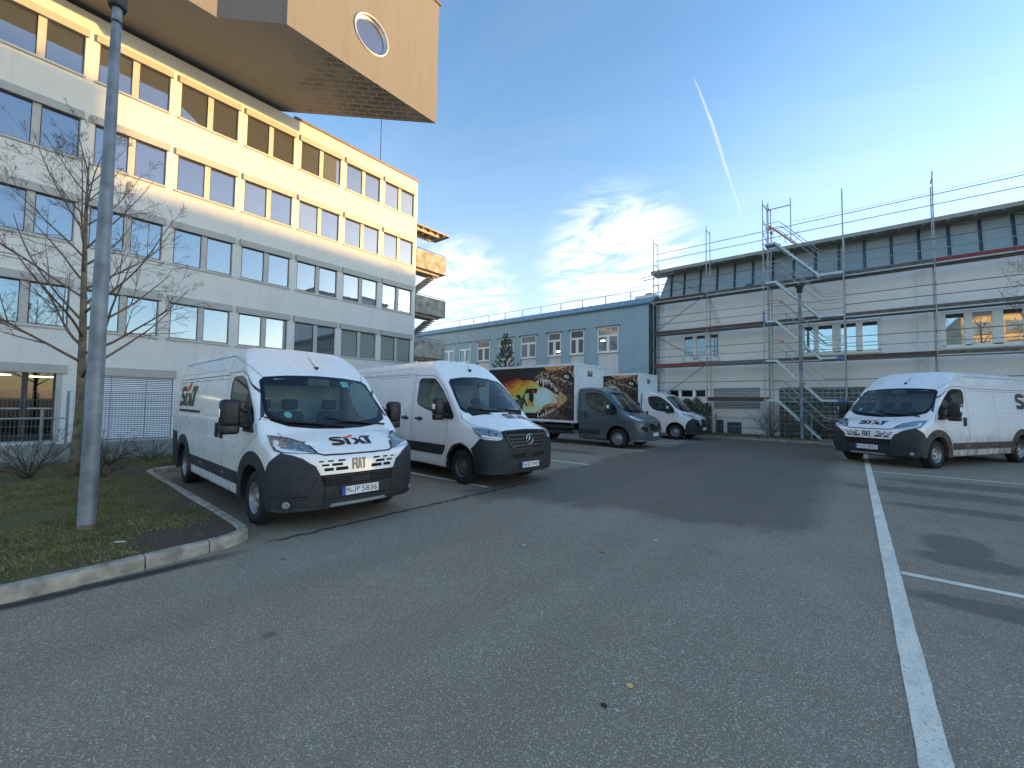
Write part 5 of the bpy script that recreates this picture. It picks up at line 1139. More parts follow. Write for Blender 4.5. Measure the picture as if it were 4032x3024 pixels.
# far verge in front of the scaffolded building
kb = smooth_path([(7.5, 23.2), (2.6, 23.35), (-6.9, 23.55), (-7.3, 24.0), (-7.35, 26.2)], .3, 6)
kerb_row(kb[::1], 'verge_kerb', w=-.115, step=1.0, z=.13)
vg = MB(); vp = [(p.x, p.y+.10) for p in kb[:-1]] + [(-7.25, 26.28), (7.5, 26.28)]; v2, fs, bd = gridded(vp, .4)
vg.add([(a, b, .11+.02*math.sin(a*3)*math.sin(b*4)) for a, b in v2], fs, 0, True)
t = NT('verge_soil'); n = t.noise(14, 6, .7); t.set('Base Color', t.cr(n, [(.3, (.022, .020, .012)), (.5, (.045, .040, .022)), (.7, (.075, .075, .030))])).set('Roughness', .95); t.bump(t.noise(40, 4), .7, .02)
struct(vg.build('verge_ground', t.m))
tag(stuff(grass('verge_weeds', 5000, (-7.1, 7.2, 23.7, 26.1), .03, .13, GM, None, .008)), 'dry weeds along the foot of the scaffolded wall', 'weeds')
# ------------------------------------------------------------------ office building on the left
def stucco(name, base, dirt=(.42, .40, .35), k=.5, streak=True, warm=0):
    t = NT(name); n = t.noise(.7, 6, .62); f = t.noise(22, 4, .6)
    c = t.mix(t.ramp(n, .35, .7, 0, .35), base, tuple(x*.88 for x in base)); c = t.mix(t.ramp(f, .4, .7, 0, .12), c, dirt)
    if streak:
        s = t.noise(1.0, 6, .7, t.map(t.pos, (2.4, 2.4, .22))); c = t.mix(t.math('MULTIPLY', t.ramp(s, .52, .78, 0, 1), k), c, dirt)
    t.set('Base Color', c).set('Roughness', .92).set('Specular IOR Level', .2); t.bump(t.noise(75, 4, .65), .35, .012); return t.m
M['stucco'] = stucco('office_render', (.70, .70, .66), k=.38)
M['bay_render'] = stucco('bay_render', (.18, .185, .19), (.15, .13, .10), .7)
M['shutter'] = plain('shutter_box_metal', (.36, .36, .34), .5, .1, .06, 4)
M['frame'] = plain('window_frame_grey', (.42, .41, .38), .5, .1, .08, 5)
M['frame_dark'] = plain('window_seal_dark', (.035, .032, .03), .55)
M['sill'] = plain('window_sill', (.46, .46, .44), .55, .2, .1, 6)
M['pane'] = glass_front('office_pane', (.022, .026, .030), .27, vary=True)
M['pane_curtain'] = glass_front('office_pane_curtain', (.20, .25, .22), .12)
M['coping'] = plain('roof_coping', (.20, .15, .12), .5, .3)
M['soffit'] = None
XA = -21.45
ob = thing('office_building', 'long pale rendered office block with rows of paired windows and a jutting top storey', 'building', (0, 0, 0))
TOPS = [15.06, 11.98, 8.90, 5.82]; COLS = [1.65+2.446*k for k in range(-5, 6)]
holes = [(L_, L_+2.10, t-1.74, t-.02) for t in TOPS for L_ in COLS]
GH = [(-6.2, -3.7, .08, 2.45), (-1.25, 1.25, .08, 2.45), (1.86, 4.33, .08, 2.45), (4.9, 7.4, .08, 2.45), (8.0, 10.5, .08, 2.45)]
w = MB(); wall(w, lambda u, z, d: (XA-d, u, z), -14, 16.26, -.1, 15.75, holes+GH, .12)
w.quad((XA, 16.26, -.1), (-33, 16.26, -.1), (-33, 16.26, 15.75), (XA, 16.26, 15.75)); w.quad((XA, -14, -.1), (-33, -14, -.1), (-33, -14, 15.75), (XA, -14, 15.75)); w.quad((-33, -14, -.1), (-33, 16.26, -.1), (-33, 16.26, 15.75), (-33, -14, 15.75))
w.build('wall', M['stucco'], ob)
r = MB(); r.box(-33, XA-.02, -14, 16.24, 15.70, 15.76); r.build('roof', M['coping'], ob)
cp = MB(); cp.box(XA-.35, XA+.06, 8.6, 16.32, 15.765, 15.86); cp.box(-33, XA-.35, 16.0, 16.32, 15.765, 15.86); cp.box(XA-.1, XA+.03, 8.6, 16.30, 15.86, 15.89); cp.build('coping', M['coping'], ob)
# one window: mullion and frame as the part, panes, sill and shutter box beneath it
fr = MB(); H_ = 1.46
for y0, y1 in ((.03, .95), (1.15, 2.07)): fr.box(-.09, -.055, y0, y1, .03, .06, 1); fr.box(-.09, -.055, y0, y0+.025, .06, H_, 1); fr.box(-.09, -.055, y1-.025, y1, .06, H_, 1); fr.box(-.09, -.05, y0, y1, H_-.045, H_, 1)
fr.box(-.11, -.025, .95, 1.15, .0, H_); fr.box(-.11, -.045, 0, .03, 0, H_); fr.box(-.11, -.045, 2.07, 2.10, 0, H_); fr.box(-.11, -.045, .03, .95, 0, .03); fr.box(-.11, -.045, 1.15, 2.07, 0, .03)
FRM = fr.mesh('window_frame', [M['frame'], M['frame_dark']])
pn = MB(); pn.quad((0, 0, 0), (0, .88, 0), (0, .88, H_-.09), (0, 0, H_-.09)); PN = pn.mesh('pane', M['pane']); PNC = pn.mesh('pane_curtain', M['pane_curtain'])
SL = MB().box(-.10, .06, -.05, 2.15, -.045, .0).box(.045, .062, -.05, 2.15, -.075, -.045).mesh('sill', M['sill'])
SB = MB().box(-.12, .085, -.07, 2.17, 1.465, 1.745).box(-.12, .095, -.075, -.07, 1.46, 1.75).box(-.12, .095, 2.17, 2.175, 1.46, 1.75).mesh('shutter_box', M['shutter'])
bl = MB().box(0, .01, 0, .83, .75, 1.35).mesh('half_blind', plain('half_blind', (.45, .43, .38), .8))
for ri, t in enumerate(TOPS):
    for ci, L_ in enumerate(COLS):
        f = place(FRM, 'window', ob, (XA, L_, t-1.74))
        cur = (ri == 3 and ci >= 9)
        for k in (0, 1):
            p = place(PNC if cur else PN, 'pane', f, (-.075, .05+k*1.12, .055)); p.rotation_euler = (0, random.uniform(-.0035, .0035), random.uniform(-.004, .004))
        place(SL, 'sill', f); place(SB, 'shutter_box', f)
# the window behind the tree that stands open
op = MB().box(-.11, -.10, .0, .9, 0, 1.4).mesh('open_opening', M['dark'])
# ground floor: glazed opening with lit ceiling lamps, and the lowered blind
gf = MB(); gf.box(-.16, .02, 1.10, 1.25, 0, 2.37); gf.box(-.12, -.05, .33, .47, 0, 2.37, 1); gf.box(-.12, -.05, -1.25, 1.10, 1.13, 1.18); gf.box(-.12, -.04, -1.25, 1.1, 0, .06); gf.box(-.12, -.05, 1.04, 1.10, .06, 2.37, 1)
gfo = gf.build('ground_window', [M['frame'], M['frame_dark']], ob, (XA, 0, .08))
gp = MB(); gp.quad((-.10, -1.25, .06), (-.10, 1.04, .06), (-.10, 1.04, 2.37), (-.10, -1.25, 2.37)); gp.build('pane', clear_glass('ground_floor_glass', (.6, .65, .65), .10), gfo)
rm = MB(); rm.quad((-.16, -1.25, 0), (-7, -1.25, 0), (-7, 1.25, 0), (-.16, 1.25, 0)); rm.quad((-7, -3, 0), (-7, 5, 0), (-7, 5, 2.5), (-7, -3, 2.5)); rm.quad((-.17, -3, 2.5), (-7, -3, 2.5), (-7, 5, 2.5), (-.17, 5, 2.5)); rm.quad((-.17, -3, 0), (-7, -3, 0), (-7, -3, 2.5), (-.17, -3, 2.5)); rm.quad((-.17, 1.6, 0), (-7, 5, 0), (-7, 5, 2.5), (-.17, 1.6, 2.5))
rm.build('room_inside', plain('dim_room', (.022, .022, .024), .9), gfo)
lm = MB(); lm.box(-2.0, -1.75, -1.1, .1, 2.30, 2.34); lm.box(-2.9, -2.65, .55, 1.55, 2.30, 2.34); lm.build('ceiling_lamp', emit('lamp_glow', (1, .82, .55), 1.6), gfo)
for a, b in ((-6.3, -3.6), (-1.35, 1.35), (1.78, 4.41), (4.82, 7.48), (7.92, 10.58)): MB().box(XA-.12, XA+.09, a, b, 2.455, 2.76).build('ground_shutter_box', M['shutter'], ob)
BL = None; blm = plain('blind_slat', (.92, .92, .92), .4, .0, .03)
slat = MB(); slat.add([(.028, 0, -.012), (.028, 2.40, -.012), (-.006, 2.40, .026), (-.006, 0, .026), (-.022, 0, .030), (-.022, 2.4, .030)], [(0, 1, 2, 3), (3, 2, 5, 4)], 0); SLM = slat.mesh('blind_slat', blm)
for bi, y0 in enumerate((1.90, 4.94, 8.04)):
    bk = MB(); bk.box(-.14, -.12, -.04, 2.43, 0, 2.37); bk.box(-.02, -.005, .60, .61, 0, 2.37, 1); bk.box(-.02, -.005, 1.60, 1.61, 0, 2.37, 1); bk.box(-.03, .03, -.01, 2.41, .0, .03)
    bo = bk.build('roller_blind', [plain('blind_backing', (.22, .23, .24), .8), M['frame_dark']], ob, (XA, y0, .08))
    if bi == 0:
        for k in range(32): place(SLM, 'slat', bo, (-.03, 0, .05+k*.0735))
    else: sm_ = MB(); [sm_.box(-.03, -.02, 0, 2.4, .05+k*.0735, .10+k*.0735) for k in range(32)]; stuff(sm_.build('slats', blm, bo))
# top storey jutting out, slanted underside and round window
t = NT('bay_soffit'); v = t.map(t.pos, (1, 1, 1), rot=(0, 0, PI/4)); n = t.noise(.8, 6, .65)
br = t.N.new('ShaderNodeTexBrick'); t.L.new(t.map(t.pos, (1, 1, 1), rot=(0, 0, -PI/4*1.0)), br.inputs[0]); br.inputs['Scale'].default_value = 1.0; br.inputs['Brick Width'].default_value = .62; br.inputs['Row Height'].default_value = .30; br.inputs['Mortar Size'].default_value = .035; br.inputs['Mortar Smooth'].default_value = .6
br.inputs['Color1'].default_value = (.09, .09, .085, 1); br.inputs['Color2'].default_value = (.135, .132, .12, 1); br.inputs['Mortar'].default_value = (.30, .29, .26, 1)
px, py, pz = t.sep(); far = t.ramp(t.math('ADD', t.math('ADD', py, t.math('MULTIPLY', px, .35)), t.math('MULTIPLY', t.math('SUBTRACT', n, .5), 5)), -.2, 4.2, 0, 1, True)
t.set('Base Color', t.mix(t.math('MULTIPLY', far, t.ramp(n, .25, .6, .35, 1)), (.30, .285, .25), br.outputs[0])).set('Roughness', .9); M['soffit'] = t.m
ZB, ZT = 15.96, 22.33
plan = [(-16.37, 13.46), (-16.47, 6.19), (-18.25, 4.41), (-18.3, -14), (-33, -14), (-33, -3.15)]
bay = MB(); n = len(plan)
rw_c, rw_r = (9.72, 18.05), .80
# facade with the round window: ring of quads round the hole
p1, p2 = plan[0], plan[1]; fx = lambda y, d=0: p2[0]+(p1[0]-p2[0])*(y-p2[1])/(p1[1]-p2[1])-d
N_ = 48; sq = []
def sqpt(a):
    c, s = math.cos(a), math.sin(a); m = max(abs(c), abs(s)); return rw_c[0]+1.2*c/m, rw_c[1]+1.2*s/m
for i in range(N_):
    a0, a1 = 2*PI*i/N_, 2*PI*(i+1)/N_; q = []
    for f_, a in ((0, a0), (0, a1), (1, a1), (1, a0)):
        y, z = sqpt(a) if f_ else (rw_c[0]+rw_r*math.cos(a), rw_c[1]+rw_r*math.sin(a)); q.append((fx(y), y, z))
    bay.quad(*q); bay.quad(q[0], q[1], (q[1][0]-.22, *q[1][1:]), (q[0][0]-.22, *q[0][1:]))
y0, y1, z0, z1 = rw_c[0]-1.2, rw_c[0]+1.2, rw_c[1]-1.2, rw_c[1]+1.2
for a, b, c, d in ((p2[1], y0, ZB, ZT), (y1, p1[1], ZB, ZT), (y0, y1, ZB, z0), (y0, y1, z1, ZT)): bay.quad((fx(a), a, c), (fx(b), b, c), (fx(b), b, d), (fx(a), a, d))
for i in range(1, n):
    a, b = plan[i], plan[(i+1) % n]
    bay.quad((*a, ZB), (*b, ZB), (*b, ZT), (*a, ZT))
bo = bay.build('top_storey', M['bay_render'], ob)
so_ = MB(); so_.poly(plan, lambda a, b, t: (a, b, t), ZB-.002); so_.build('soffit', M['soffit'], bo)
rf = MB(); rf.poly([(-16.30, 13.62), (-16.40, 6.15), (-18.2, 4.35), (-18.2, -14), (-33, -14), (-33, -3.0)], lambda a, b, t: (a, b, t), ZT, ZT+.10); rf.build('roof_edge', M['coping'], bo)
rg = MB(); prf = [(rw_r+.005, .02), (rw_r+.06, .035), (rw_r+.06, .0)]
rg.lathe([(rw_r-.01, -.2), (rw_r-.01, .025), (rw_r+.05, .035), (rw_r+.055, 0)], 'X', (0, 0, 0), 48); rg.lathe([(rw_r-.01, -.12), (rw_r-.09, -.12), (rw_r-.09, -.16)], 'X', n=48)
ro = rg.build('round_window', plain('zinc_ring', (.62, .62, .60), .35, .6), ob, (fx(rw_c[0]), *rw_c))
gl = MB(); gl.lathe([(.001, -.15), (rw_r-.05, -.15)], 'X', n=48, smooth=False); gl.build('pane', glass_front('round_pane', (.02, .025, .035), .25), ro)
bw = MB(); bw.box(-18.36, -18.27, 2.9, 4.08, 16.40, 18.2); bwo = bw.build('bay_window', M['frame_dark'], ob); bwp = MB(); bwp.quad((-18.262, 2.95, 16.45), (-18.262, 4.03, 16.45), (-18.262, 4.03, 18.1), (-18.262, 2.95, 18.1)); bwp.build('pane', M['pane'], bwo)
an = MB(); an.rod((-21.62, 13.6, 15.86), (-21.62, 13.6, 19.6), .022, 6); an.rod((-21.62, 13.6, 15.86), (-21.62, 13.85, 15.90), .03, 6); an.build('lightning_rod', M['frame_dark'], ob)

# escape stair with concrete balconies at the gable
M['conc'] = plain('stained_concrete', (.33, .31, .26), .92, var=.45, scale=2.2, bump=.5, bscale=40)
M['conc2'] = plain('weathered_beam_concrete', (.40, .37, .31), .9, var=.25, scale=3, bump=.3, bscale=40)
es = thing('escape_stair', 'concrete escape stair with solid balconies at the end of the office block', 'staircase', (XA, 16.28, 0))
XD = -1.30
for k, zt in enumerate((11.48, 8.50, 5.66)):
    h = 1.18 if k == 0 else 1.13
    b = MB(); b.box(-.13, 0, .02, 2.52, zt-h, zt); b.box(XD, -.13, 2.40, 2.52, zt-h, zt); b.box(XD, -.13, .02, 2.40, zt-h, zt-h+.16); bo = b.build('balcony', M['conc'], es)
    rl = MB(); rl.rod((-.06, .05, zt+.10), (-.06, 2.42, zt+.10), .022); [rl.rod((-.06, y, zt), (-.06, y, zt+.1), .012) for y in (.1, 1.2, 2.38)]; rl.build('hand_rail', M['frame_dark'], bo)
    bm_ = MB(); bm_.box(XD+.15, XD+.32, .05, 2.15, zt-h-.16, zt-h-.002); bm_.box(-.45, -.28, .05, 2.15, zt-h-.16, zt-h-.002); bm_.build('beam', M['conc2'], bo)
    # flight under the balcony, five visible treads
    fl = MB(); zt0 = zt-h-.16
    for i in range(9):
        z = zt0-.10-i*.175; yy = 1.82-i*.20; fl.box(XD+.05, -.30, yy-.24, yy+.05, z-.06, z)
    fl.add([(XD+.02, 2.0, zt0), (XD+.02, .2, zt0-1.62), (XD+.02, .0, zt0-1.62), (XD+.02, 1.75, zt0)], [(0, 1, 2, 3)]); fl.build('stair_flight', M['conc2'], es)
cl = MB(); [cl.box(x, x+.22, .05, .27, .0, 12.8) for x in (-.62,)]; cl.build('column', M['conc2'], es)
cn = MB(); cn.box(-1.55, .02, .0, 2.80, 13.02, 13.10); cn.build('canopy_roof', M['coping'], es)
cb = MB(); cb.box(XD+.05, XD+.22, .05, 2.0, 12.78, 13.01); cb.box(-.36, -.22, .05, 2.0, 12.80, 13.01)
for y in (.5, 1.1, 1.7, 2.3): cb.box(-1.45, -.05, y, y+.07, 12.93, 13.015)
cb.build('canopy_beam', M['conc2'], es)

# ------------------------------------------------------------------ low retaining wall with mesh fence in front of the office
rw = thing('retaining_wall', 'low concrete wall at the back of the lawn island', 'wall', (-14.3, 0, 0))
cm = NT('old_concrete'); n1 = cm.noise(1.2, 6, .65); s1 = cm.noise(1.4, 6, .7, cm.map(cm.pos, (3, 3, .3))); z = cm.sep()[2]
c_ = cm.mix(cm.ramp(n1, .3, .7), (.34, .36, .33), (.24, .26, .24)); c_ = cm.mix(cm.ramp(s1, .5, .72, 0, .6), c_, (.13, .15, .13)); c_ = cm.mix(cm.ramp(cm.math('ADD', z, cm.math('MULTIPLY', n1, .2)), .18, .34, .6, 0), c_, (.07, .09, .06))
cm.set('Base Color', c_).set('Roughness', .9); cm.bump(cm.noise(30, 4), .3, .01)
ys = [-9, -7.2, -4.75, -2.35, .10, 2.54, 4.98, 7.4, 9.9, 12.3, 14.7, 17.1]
for a, b in zip(ys, ys[1:]): s_ = MB(); s_.bbox(-.22, 0, a+.006, b-.006, -.05, .545, .008, 0, False); s_.build('wall_section', cm.m, rw)
M['galv'] = plain('galvanised_steel', (.24, .27, .28), .5, .6, .15, 20); M['galv_green'] = plain('fence_green', (.16, .22, .20), .55, .3, .15, 20)
fe = thing('mesh_fence', 'galvanised wire mesh fence standing on the low concrete wall', 'fence', (-14.3, 0, .545))
def mesh_panel(w, h, pitch=.05, r=.0028, bars=(0, .2, .4, .6, .8, 1.0), big=.2):
    m = MB(); n = int(w/pitch)
    for i in range(n+1): m.rod((0, i*pitch, 0), (0, i*pitch, h), r, 4, cap=False)
    z = 0
    while z <= h+.001: m.rod((.007, 0, z), (.007, w, z), r*1.4, 4, cap=False); m.rod((-.007, 0, z), (-.007, w, z), r*1.4, 4, cap=False); z += big
    return m
pm = mesh_panel(2.5, 1.2, .062, .0035).mesh('mesh_panel', M['galv'])
for k, y in enumerate((-6.9, -4.3, -1.7, .98, 3.55, 6.1, 8.7, 11.3, 13.9)):
    p = place(pm, 'mesh_panel', fe, (-.11, y, .02)); stuff(p)
for y in (-6.95, -4.35, -1.75, .55, .95, 3.5, 6.05, 8.65, 11.25, 13.85, 16.4):
    b = MB(); b.box(-.15, -.10, y-.02, y+.03, -.30 if False else 0, .80 if abs(y-.55) < .01 else 1.24); b.build('post', M['galv'], fe)
hr = MB(); hr.rod((-.17, -9, .60), (-.17, .92, .60), .022, 6); hr.build('hand_rail', plain('pale_rail', (.55, .56, .52), .5, .2), fe)
# ------------------------------------------------------------------ blue clad building
YB = 25.0
def cladding(name, base, pitch=.09):
    t = NT(name); x, y, z = t.sep(); u = t.math('ADD', x, y); s = t.math('SINE', t.math('MULTIPLY', u, 2*PI/pitch)); n = t.noise(1.1, 5)
    n2 = t.noise(1.0, 5, .7, t.map(t.pos, (2, 2, .2)))
    c = t.mix(t.ramp(n, .3, .7), base, tuple(v*.86 for v in base)); c = t.mix(t.ramp(n2, .5, .75, 0, .3), c, tuple(v*.6 for v in base)); c = t.mix(t.ramp(s, -1, -.4, .35, 0), c, tuple(v*.5 for v in base))
    t.set('Base Color', c).set('Roughness', .45).set('Metallic', .15); t.bump(s, .6, .02); return t.m
M['blue'] = cladding('blue_cladding', (.33, .47, .54)); M['blue_edge'] = plain('blue_flashing', (.10, .18, .23), .4, .3)
M['blue_roof'] = cladding('blue_roof_sheet', (.30, .43, .49), .32)
M['white_panel'] = stucco('white_panel', (.74, .75, .74), k=.35)
M['upvc'] = plain('white_window_frame', (.84, .85, .80), .4, var=.05)
M['pane_far'] = glass_front('far_pane', (.045, .05, .05), .10, vary=True)
M['pane_clear'] = glass_front('far_pane_clear', (.10, .11, .10), .22)
bb = thing('workshop_building', 'low building clad in ribbed blue metal with white framed windows', 'building', (0, YB, 0))
WB = [(-13.22, -11.72), (-15.36, -14.24), (-17.25, -16.12), (-19.77, -18.30), (-21.98, -20.48), (-24.40, -22.98), (-26.60, -25.20), (-28.60, -27.25), (-31.0, -29.6), (-33.2, -31.8)]
w = MB(); hs = [(a, b, 5.09, 6.78) for a, b in WB] + [(a, b, .2, 5.06) for a, b in WB]
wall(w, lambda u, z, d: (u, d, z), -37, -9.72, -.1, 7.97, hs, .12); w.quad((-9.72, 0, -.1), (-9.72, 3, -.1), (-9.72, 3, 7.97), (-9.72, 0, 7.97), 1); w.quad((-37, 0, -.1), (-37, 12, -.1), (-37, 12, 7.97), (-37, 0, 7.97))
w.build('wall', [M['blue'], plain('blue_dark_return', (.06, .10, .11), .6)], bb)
r = MB(); r.add([(-37, -.14, 7.96), (-9.60, -.14, 7.96), (-9.45, .55, 8.46), (-37, .55, 8.46), (-9.45, 12, 8.5), (-37, 12, 8.5), (-37, .0, 7.94), (-9.60, .0, 7.94)], [(0, 1, 2, 3), (3, 2, 4, 5), (0, 1, 7, 6)], 0); r.box(-37, -9.60, -.16, -.13, 7.90, 7.98, 1); r.build('roof', [M['blue_roof'], M['blue_edge']], bb)
x = -37
k = 0
rs_ = MB().add([(0, -.145, 7.975), (.035, -.145, 7.975), (.035, .55, 8.485), (0, .55, 8.485), (0, -.145, 7.985), (.035, -.145, 7.985), (.035, .55, 8.495), (0, .55, 8.495)], [(4, 5, 6, 7), (0, 1, 5, 4), (1, 2, 6, 5), (3, 0, 4, 7)]).mesh('roof_seam', M['blue_roof'])
while x < -9.7: place(rs_, 'roof_seam', bb, (x, 0, 0)); x += .56
rp = MB()
for x in np.arange(-36, -10.6, 1.78): rp.box(x-.03, x+.03, .42, .48, 8.45, 8.96)
rp.rod((-36.5, .45, 8.96), (-10.1, .45, 8.96), .022, 6); rp.build('roof_railing', plain('white_railing', (.75, .75, .72), .5), bb)
ck = MB(); ck.box(-11.1, -9.7, 1.2, 2.4, 8.45, 8.80); ck.box(-10.5, -10.1, 1.4, 1.8, 8.80, 8.95, 1); ck.add([(-9.7, 1.2, 8.45), (-9.3, 1.2, 8.45), (-9.7, 1.2, 8.80)], [(0, 1, 2)]); ck.build('roof_hatch', [M['upvc'], M['coping']], bb)
for i, (a, b) in enumerate(WB):
    W_ = b-a; f = MB()
    def bar(x0, x1, z0, z1, y=.02, d=.07): f.box(x0, x1, y, y+d, z0, z1)
    bar(0, W_, 0, .09); bar(0, W_, 1.60, 1.69); bar(0, .08, .09, 1.60); bar(W_-.08, W_, .09, 1.60); bar(.08, W_-.08, 1.02, 1.16); bar(W_/2-.10, W_/2+.10, .09, 1.02); f.box(-.04, W_+.04, -.05, .05, -.05, .0)
    fo = f.build('window', M['upvc'], bb, (a, 0, 5.09))
    mt = M['pane_far'] if i not in (0, 2, 3) else M['pane_clear']
    for x0, x1, z0, z1 in ((.08, W_-.08, 1.16, 1.60), (.08, W_/2-.10, .09, 1.02), (W_/2+.10, W_-.08, .09, 1.02)):
        p = MB(); p.quad((x0, .07, z0), (x1, .07, z0), (x1, .07, z1), (x0, .07, z1)); po = p.build('pane', mt, fo)
    if i in (0, 2):
        l_ = MB(); x0 = .22 if i == 0 else W_*.66; zz = .78 if i == 0 else .30; l_.lathe([(.001, .065), (.17, .065)], 'Y', n=16); l_.v = [(v[0]+x0+.15, v[1], v[2]*.28+zz) for v in l_.v]; l_.build('ceiling_lamp', emit('far_lamp', (1, .85, .6), 2.2), fo)
    hd = MB(); hd.box(-.10, W_+.10, -.10, .0, 1.70, 1.74); hd.box(-.10, -.06, -.08, .0, 1.62, 1.70); hd.box(W_+.06, W_+.10, -.08, 0, 1.62, 1.70); hd.build('hood', M['blue_edge'], fo)
    pnl = MB(); pnl.quad((0, .10, -4.89), (W_, .10, -4.89), (W_, .10, -.03), (0, .10, -.03)); pnl.build('apron_panel', M['white_panel'], fo)

# ------------------------------------------------------------------ white building behind the scaffolding
YW = 26.3
wb = thing('rendered_building', 'white rendered building with dark metal mansard behind the scaffolding', 'building', (0, YW, 0))
M['render'] = stucco('white_render', (.94, .93, .88), (.60, .56, .48), .12)
M['render_trim'] = plain('render_trim', (.84, .85, .81), .85, var=.08, scale=3)
WW = [(-8.16, -5.99, 4.36, 5.95), (-2.10, 1.03, 4.36, 5.92), (3.06, 6.3, 4.36, 5.95), (8.2, 11.4, 4.36, 5.95), (-8.95, -6.75, 2.13, 2.62), (-6.36, -4.0, 1.50, 2.68), (-3.12, 6.5, .05, 2.68), (-6.28, -5.84, .02, .86), (-5.66, -4.92, .02, .76)]
w = MB(); wall(w, lambda u, z, d: (u, d, z), -9.75, 22, -.1, 8.05, WW, .16); w.quad((-9.75, 0, -.1), (-9.75, 10, -.1), (-9.75, 10, 8.05), (-9.75, 0, 8.05)); w.quad((22, 0, -.1), (22, 10, -.1), (22, 10, 8.05), (22, 0, 8.05))
w.build('wall', M['render'], wb)
for x0, x1 in ((-9.45, -9.15), (2.27, 2.60), (13.3, 13.6)):
    p = MB(); p.box(x0, x1, -.16, .0, 2.70 if x0 > 0 else 0, 8.0); p.build('pilaster', M['render_trim'], wb)
def far_window(x0, x1, z0, z1, panes, frame=.07, mats=None):
    f = MB(); xs = [x0]
    for a, b in panes: f.box(xs[-1], a, .03, .12, z0+.06, z1-.08); xs.append(b)
    f.box(xs[-1], x1, .03, .12, z0+.06, z1-.08); f.box(x0, x1, .03, .12, z0, z0+.06+.05); f.box(x0, x1, .03, .12, z1-.10, z1)
    for a, b in panes: f.box(a, b, .05, .11, z0+.11, z0+.13); f.box(a, a+.03, .05, .10, z0+.11, z1-.1); f.box(b-.03, b, .05, .10, z0+.11, z1-.1)
    f.box(x0-.05, x1+.05, -.10, .03, z0-.06, z0); f.box(x0-.03, x1+.03, -.03, .0, z1, z1+.06); f.box(x0-.05, x0, -.03, .0, z0, z1+.06); f.box(x1, x1+.05, -.03, 0, z0, z1+.06)
    fo = f.build('window', M['upvc'], wb)
    for i, (a, b) in enumerate(panes):
        p = MB(); p.quad((a, .10, z0+.11), (b, .10, z0+.11), (b, .10, z1-.10), (a, .10, z1-.10)); p.build('pane', (mats or {}).get(i, M['pane_b']), fo)
        bl_ = MB(); bl_.box(a, b, .085, .095, z1-.27, z1-.10); bl_.build('blind', M['frame_dark'] if i != 1 or x0 < 3 else M['shutter'], fo)
M['pane_b'] = glass_front('pane_bright', (.30, .36, .32), .42); M['pane_d'] = glass_front('pane_dim', (.12, .12, .115), .14)  # pale green base of the bright pane has the reflected sky painted in
far_window(-8.16, -5.99, 4.36, 5.95, [(-8.03, -7.50), (-7.33, -6.80), (-6.59, -6.08)], mats={0: M['pane_d'], 1: M['pane_d'], 2: M['pane_d']})
far_window(-2.10, 1.03, 4.36, 5.92, [(-1.98, -1.55), (-1.40, -.78), (-.50, .14), (.33, .94)])
M['pane_r'] = glass_front('pane_mirror', (.03, .03, .03), .62)
far_window(3.06, 6.30, 4.36, 5.95, [(3.16, 3.77), (3.96, 4.58), (4.84, 5.42), (5.6, 6.18)], mats={1: M['pane_r'], 2: M['pane_r'], 3: M['pane_r']})
far_window(8.2, 11.4, 4.36, 5.95, [(8.3, 8.9), (9.1, 9.7), (9.95, 10.5), (10.7, 11.3)])
for a, b in ((-8.87, -8.37), (-8.18, -7.55), (-7.34, -6.82)):
    f = MB(); f.box(a-.06, b+.06, .02, .10, 2.13, 2.19); f.box(a-.06, b+.06, .02, .10, 2.56, 2.62); f.box(a-.06, a, .02, .10, 2.19, 2.56); f.box(b, b+.06, .02, .10, 2.19, 2.56); fo = f.build('window', M['upvc'], wb)
    p = MB(); p.quad((a, .08, 2.19), (b, .08, 2.19), (b, .08, 2.56), (a, .08, 2.56)); p.build('pane', M['frit'], fo)
lv = MB(); lv.box(-6.36, -4.0, .10, .14, 1.50, 2.68); lo = lv.build('louvre_panel', M['dark'], wb)
LVM = MB().add([(-6.36, -.02, 0), (-4.0, -.02, 0), (-4.0, .09, .07), (-6.36, .09, .07), (-6.36, -.02, .012), (-4.0, -.02, .012)], [(0, 1, 2, 3), (0, 1, 5, 4)]).mesh('louvre_slat', plain('louvre_grey', (.72, .73, .71), .6))
for k in range(13): place(LVM, 'louvre_slat', lo, (0, 0, 1.52+k*.088))
# wall of glass blocks
gbk = MB(); gbk.box(-3.12, 6.5, .12, .15, .05, 2.68); gbo = gbk.build('glass_block_wall', plain('mortar_grey', (.62, .63, .56), .85), wb)
GBM = MB(); GBM.bbox(-.100, .100, -.03, .012, -.100, .100, .012, 0, True); GBm = GBM.mesh('glass_block', glass_front('block_glass', (.035, .045, .036), .05, rough=.25))
nx_, nz_ = int(9.6/.235), 11
allb = [(-3.0+i*.235, .19+j*.235) for i in range(nx_) for j in range(nz_)]
for (x_, z_) in [q for q in allb if q[0] < 2.6][:296]: place(GBm, 'block', gbo, (x_, .115, z_))
rest = [q for q in allb if q not in [q2 for q2 in allb if q2[0] < 2.6][:296]]; mm = MB()
for x_, z_ in rest: mm.box(x_-.108, x_+.108, .085, .14, z_-.108, z_+.108)
stuff(mm.build('glass_blocks', GBm.materials[0], gbo))
for a, b, z in ((-6.28, -5.84, .86), (-5.66, -4.92, .76)):
    d = MB(); d.box(a, b, .08, .12, .02, z, 1); n = int((b-a)/.06)
    for i in range(n+1): d.box(a+i*(b-a)/n-.006, a+i*(b-a)/n+.006, .02, .03, .02, z)
    for zz in np.linspace(.1, z-.03, 4): d.box(a, b, .015, .035, zz-.008, zz+.008)
    d.build('basement_grate', [M['galv'], M['dark']], wb)
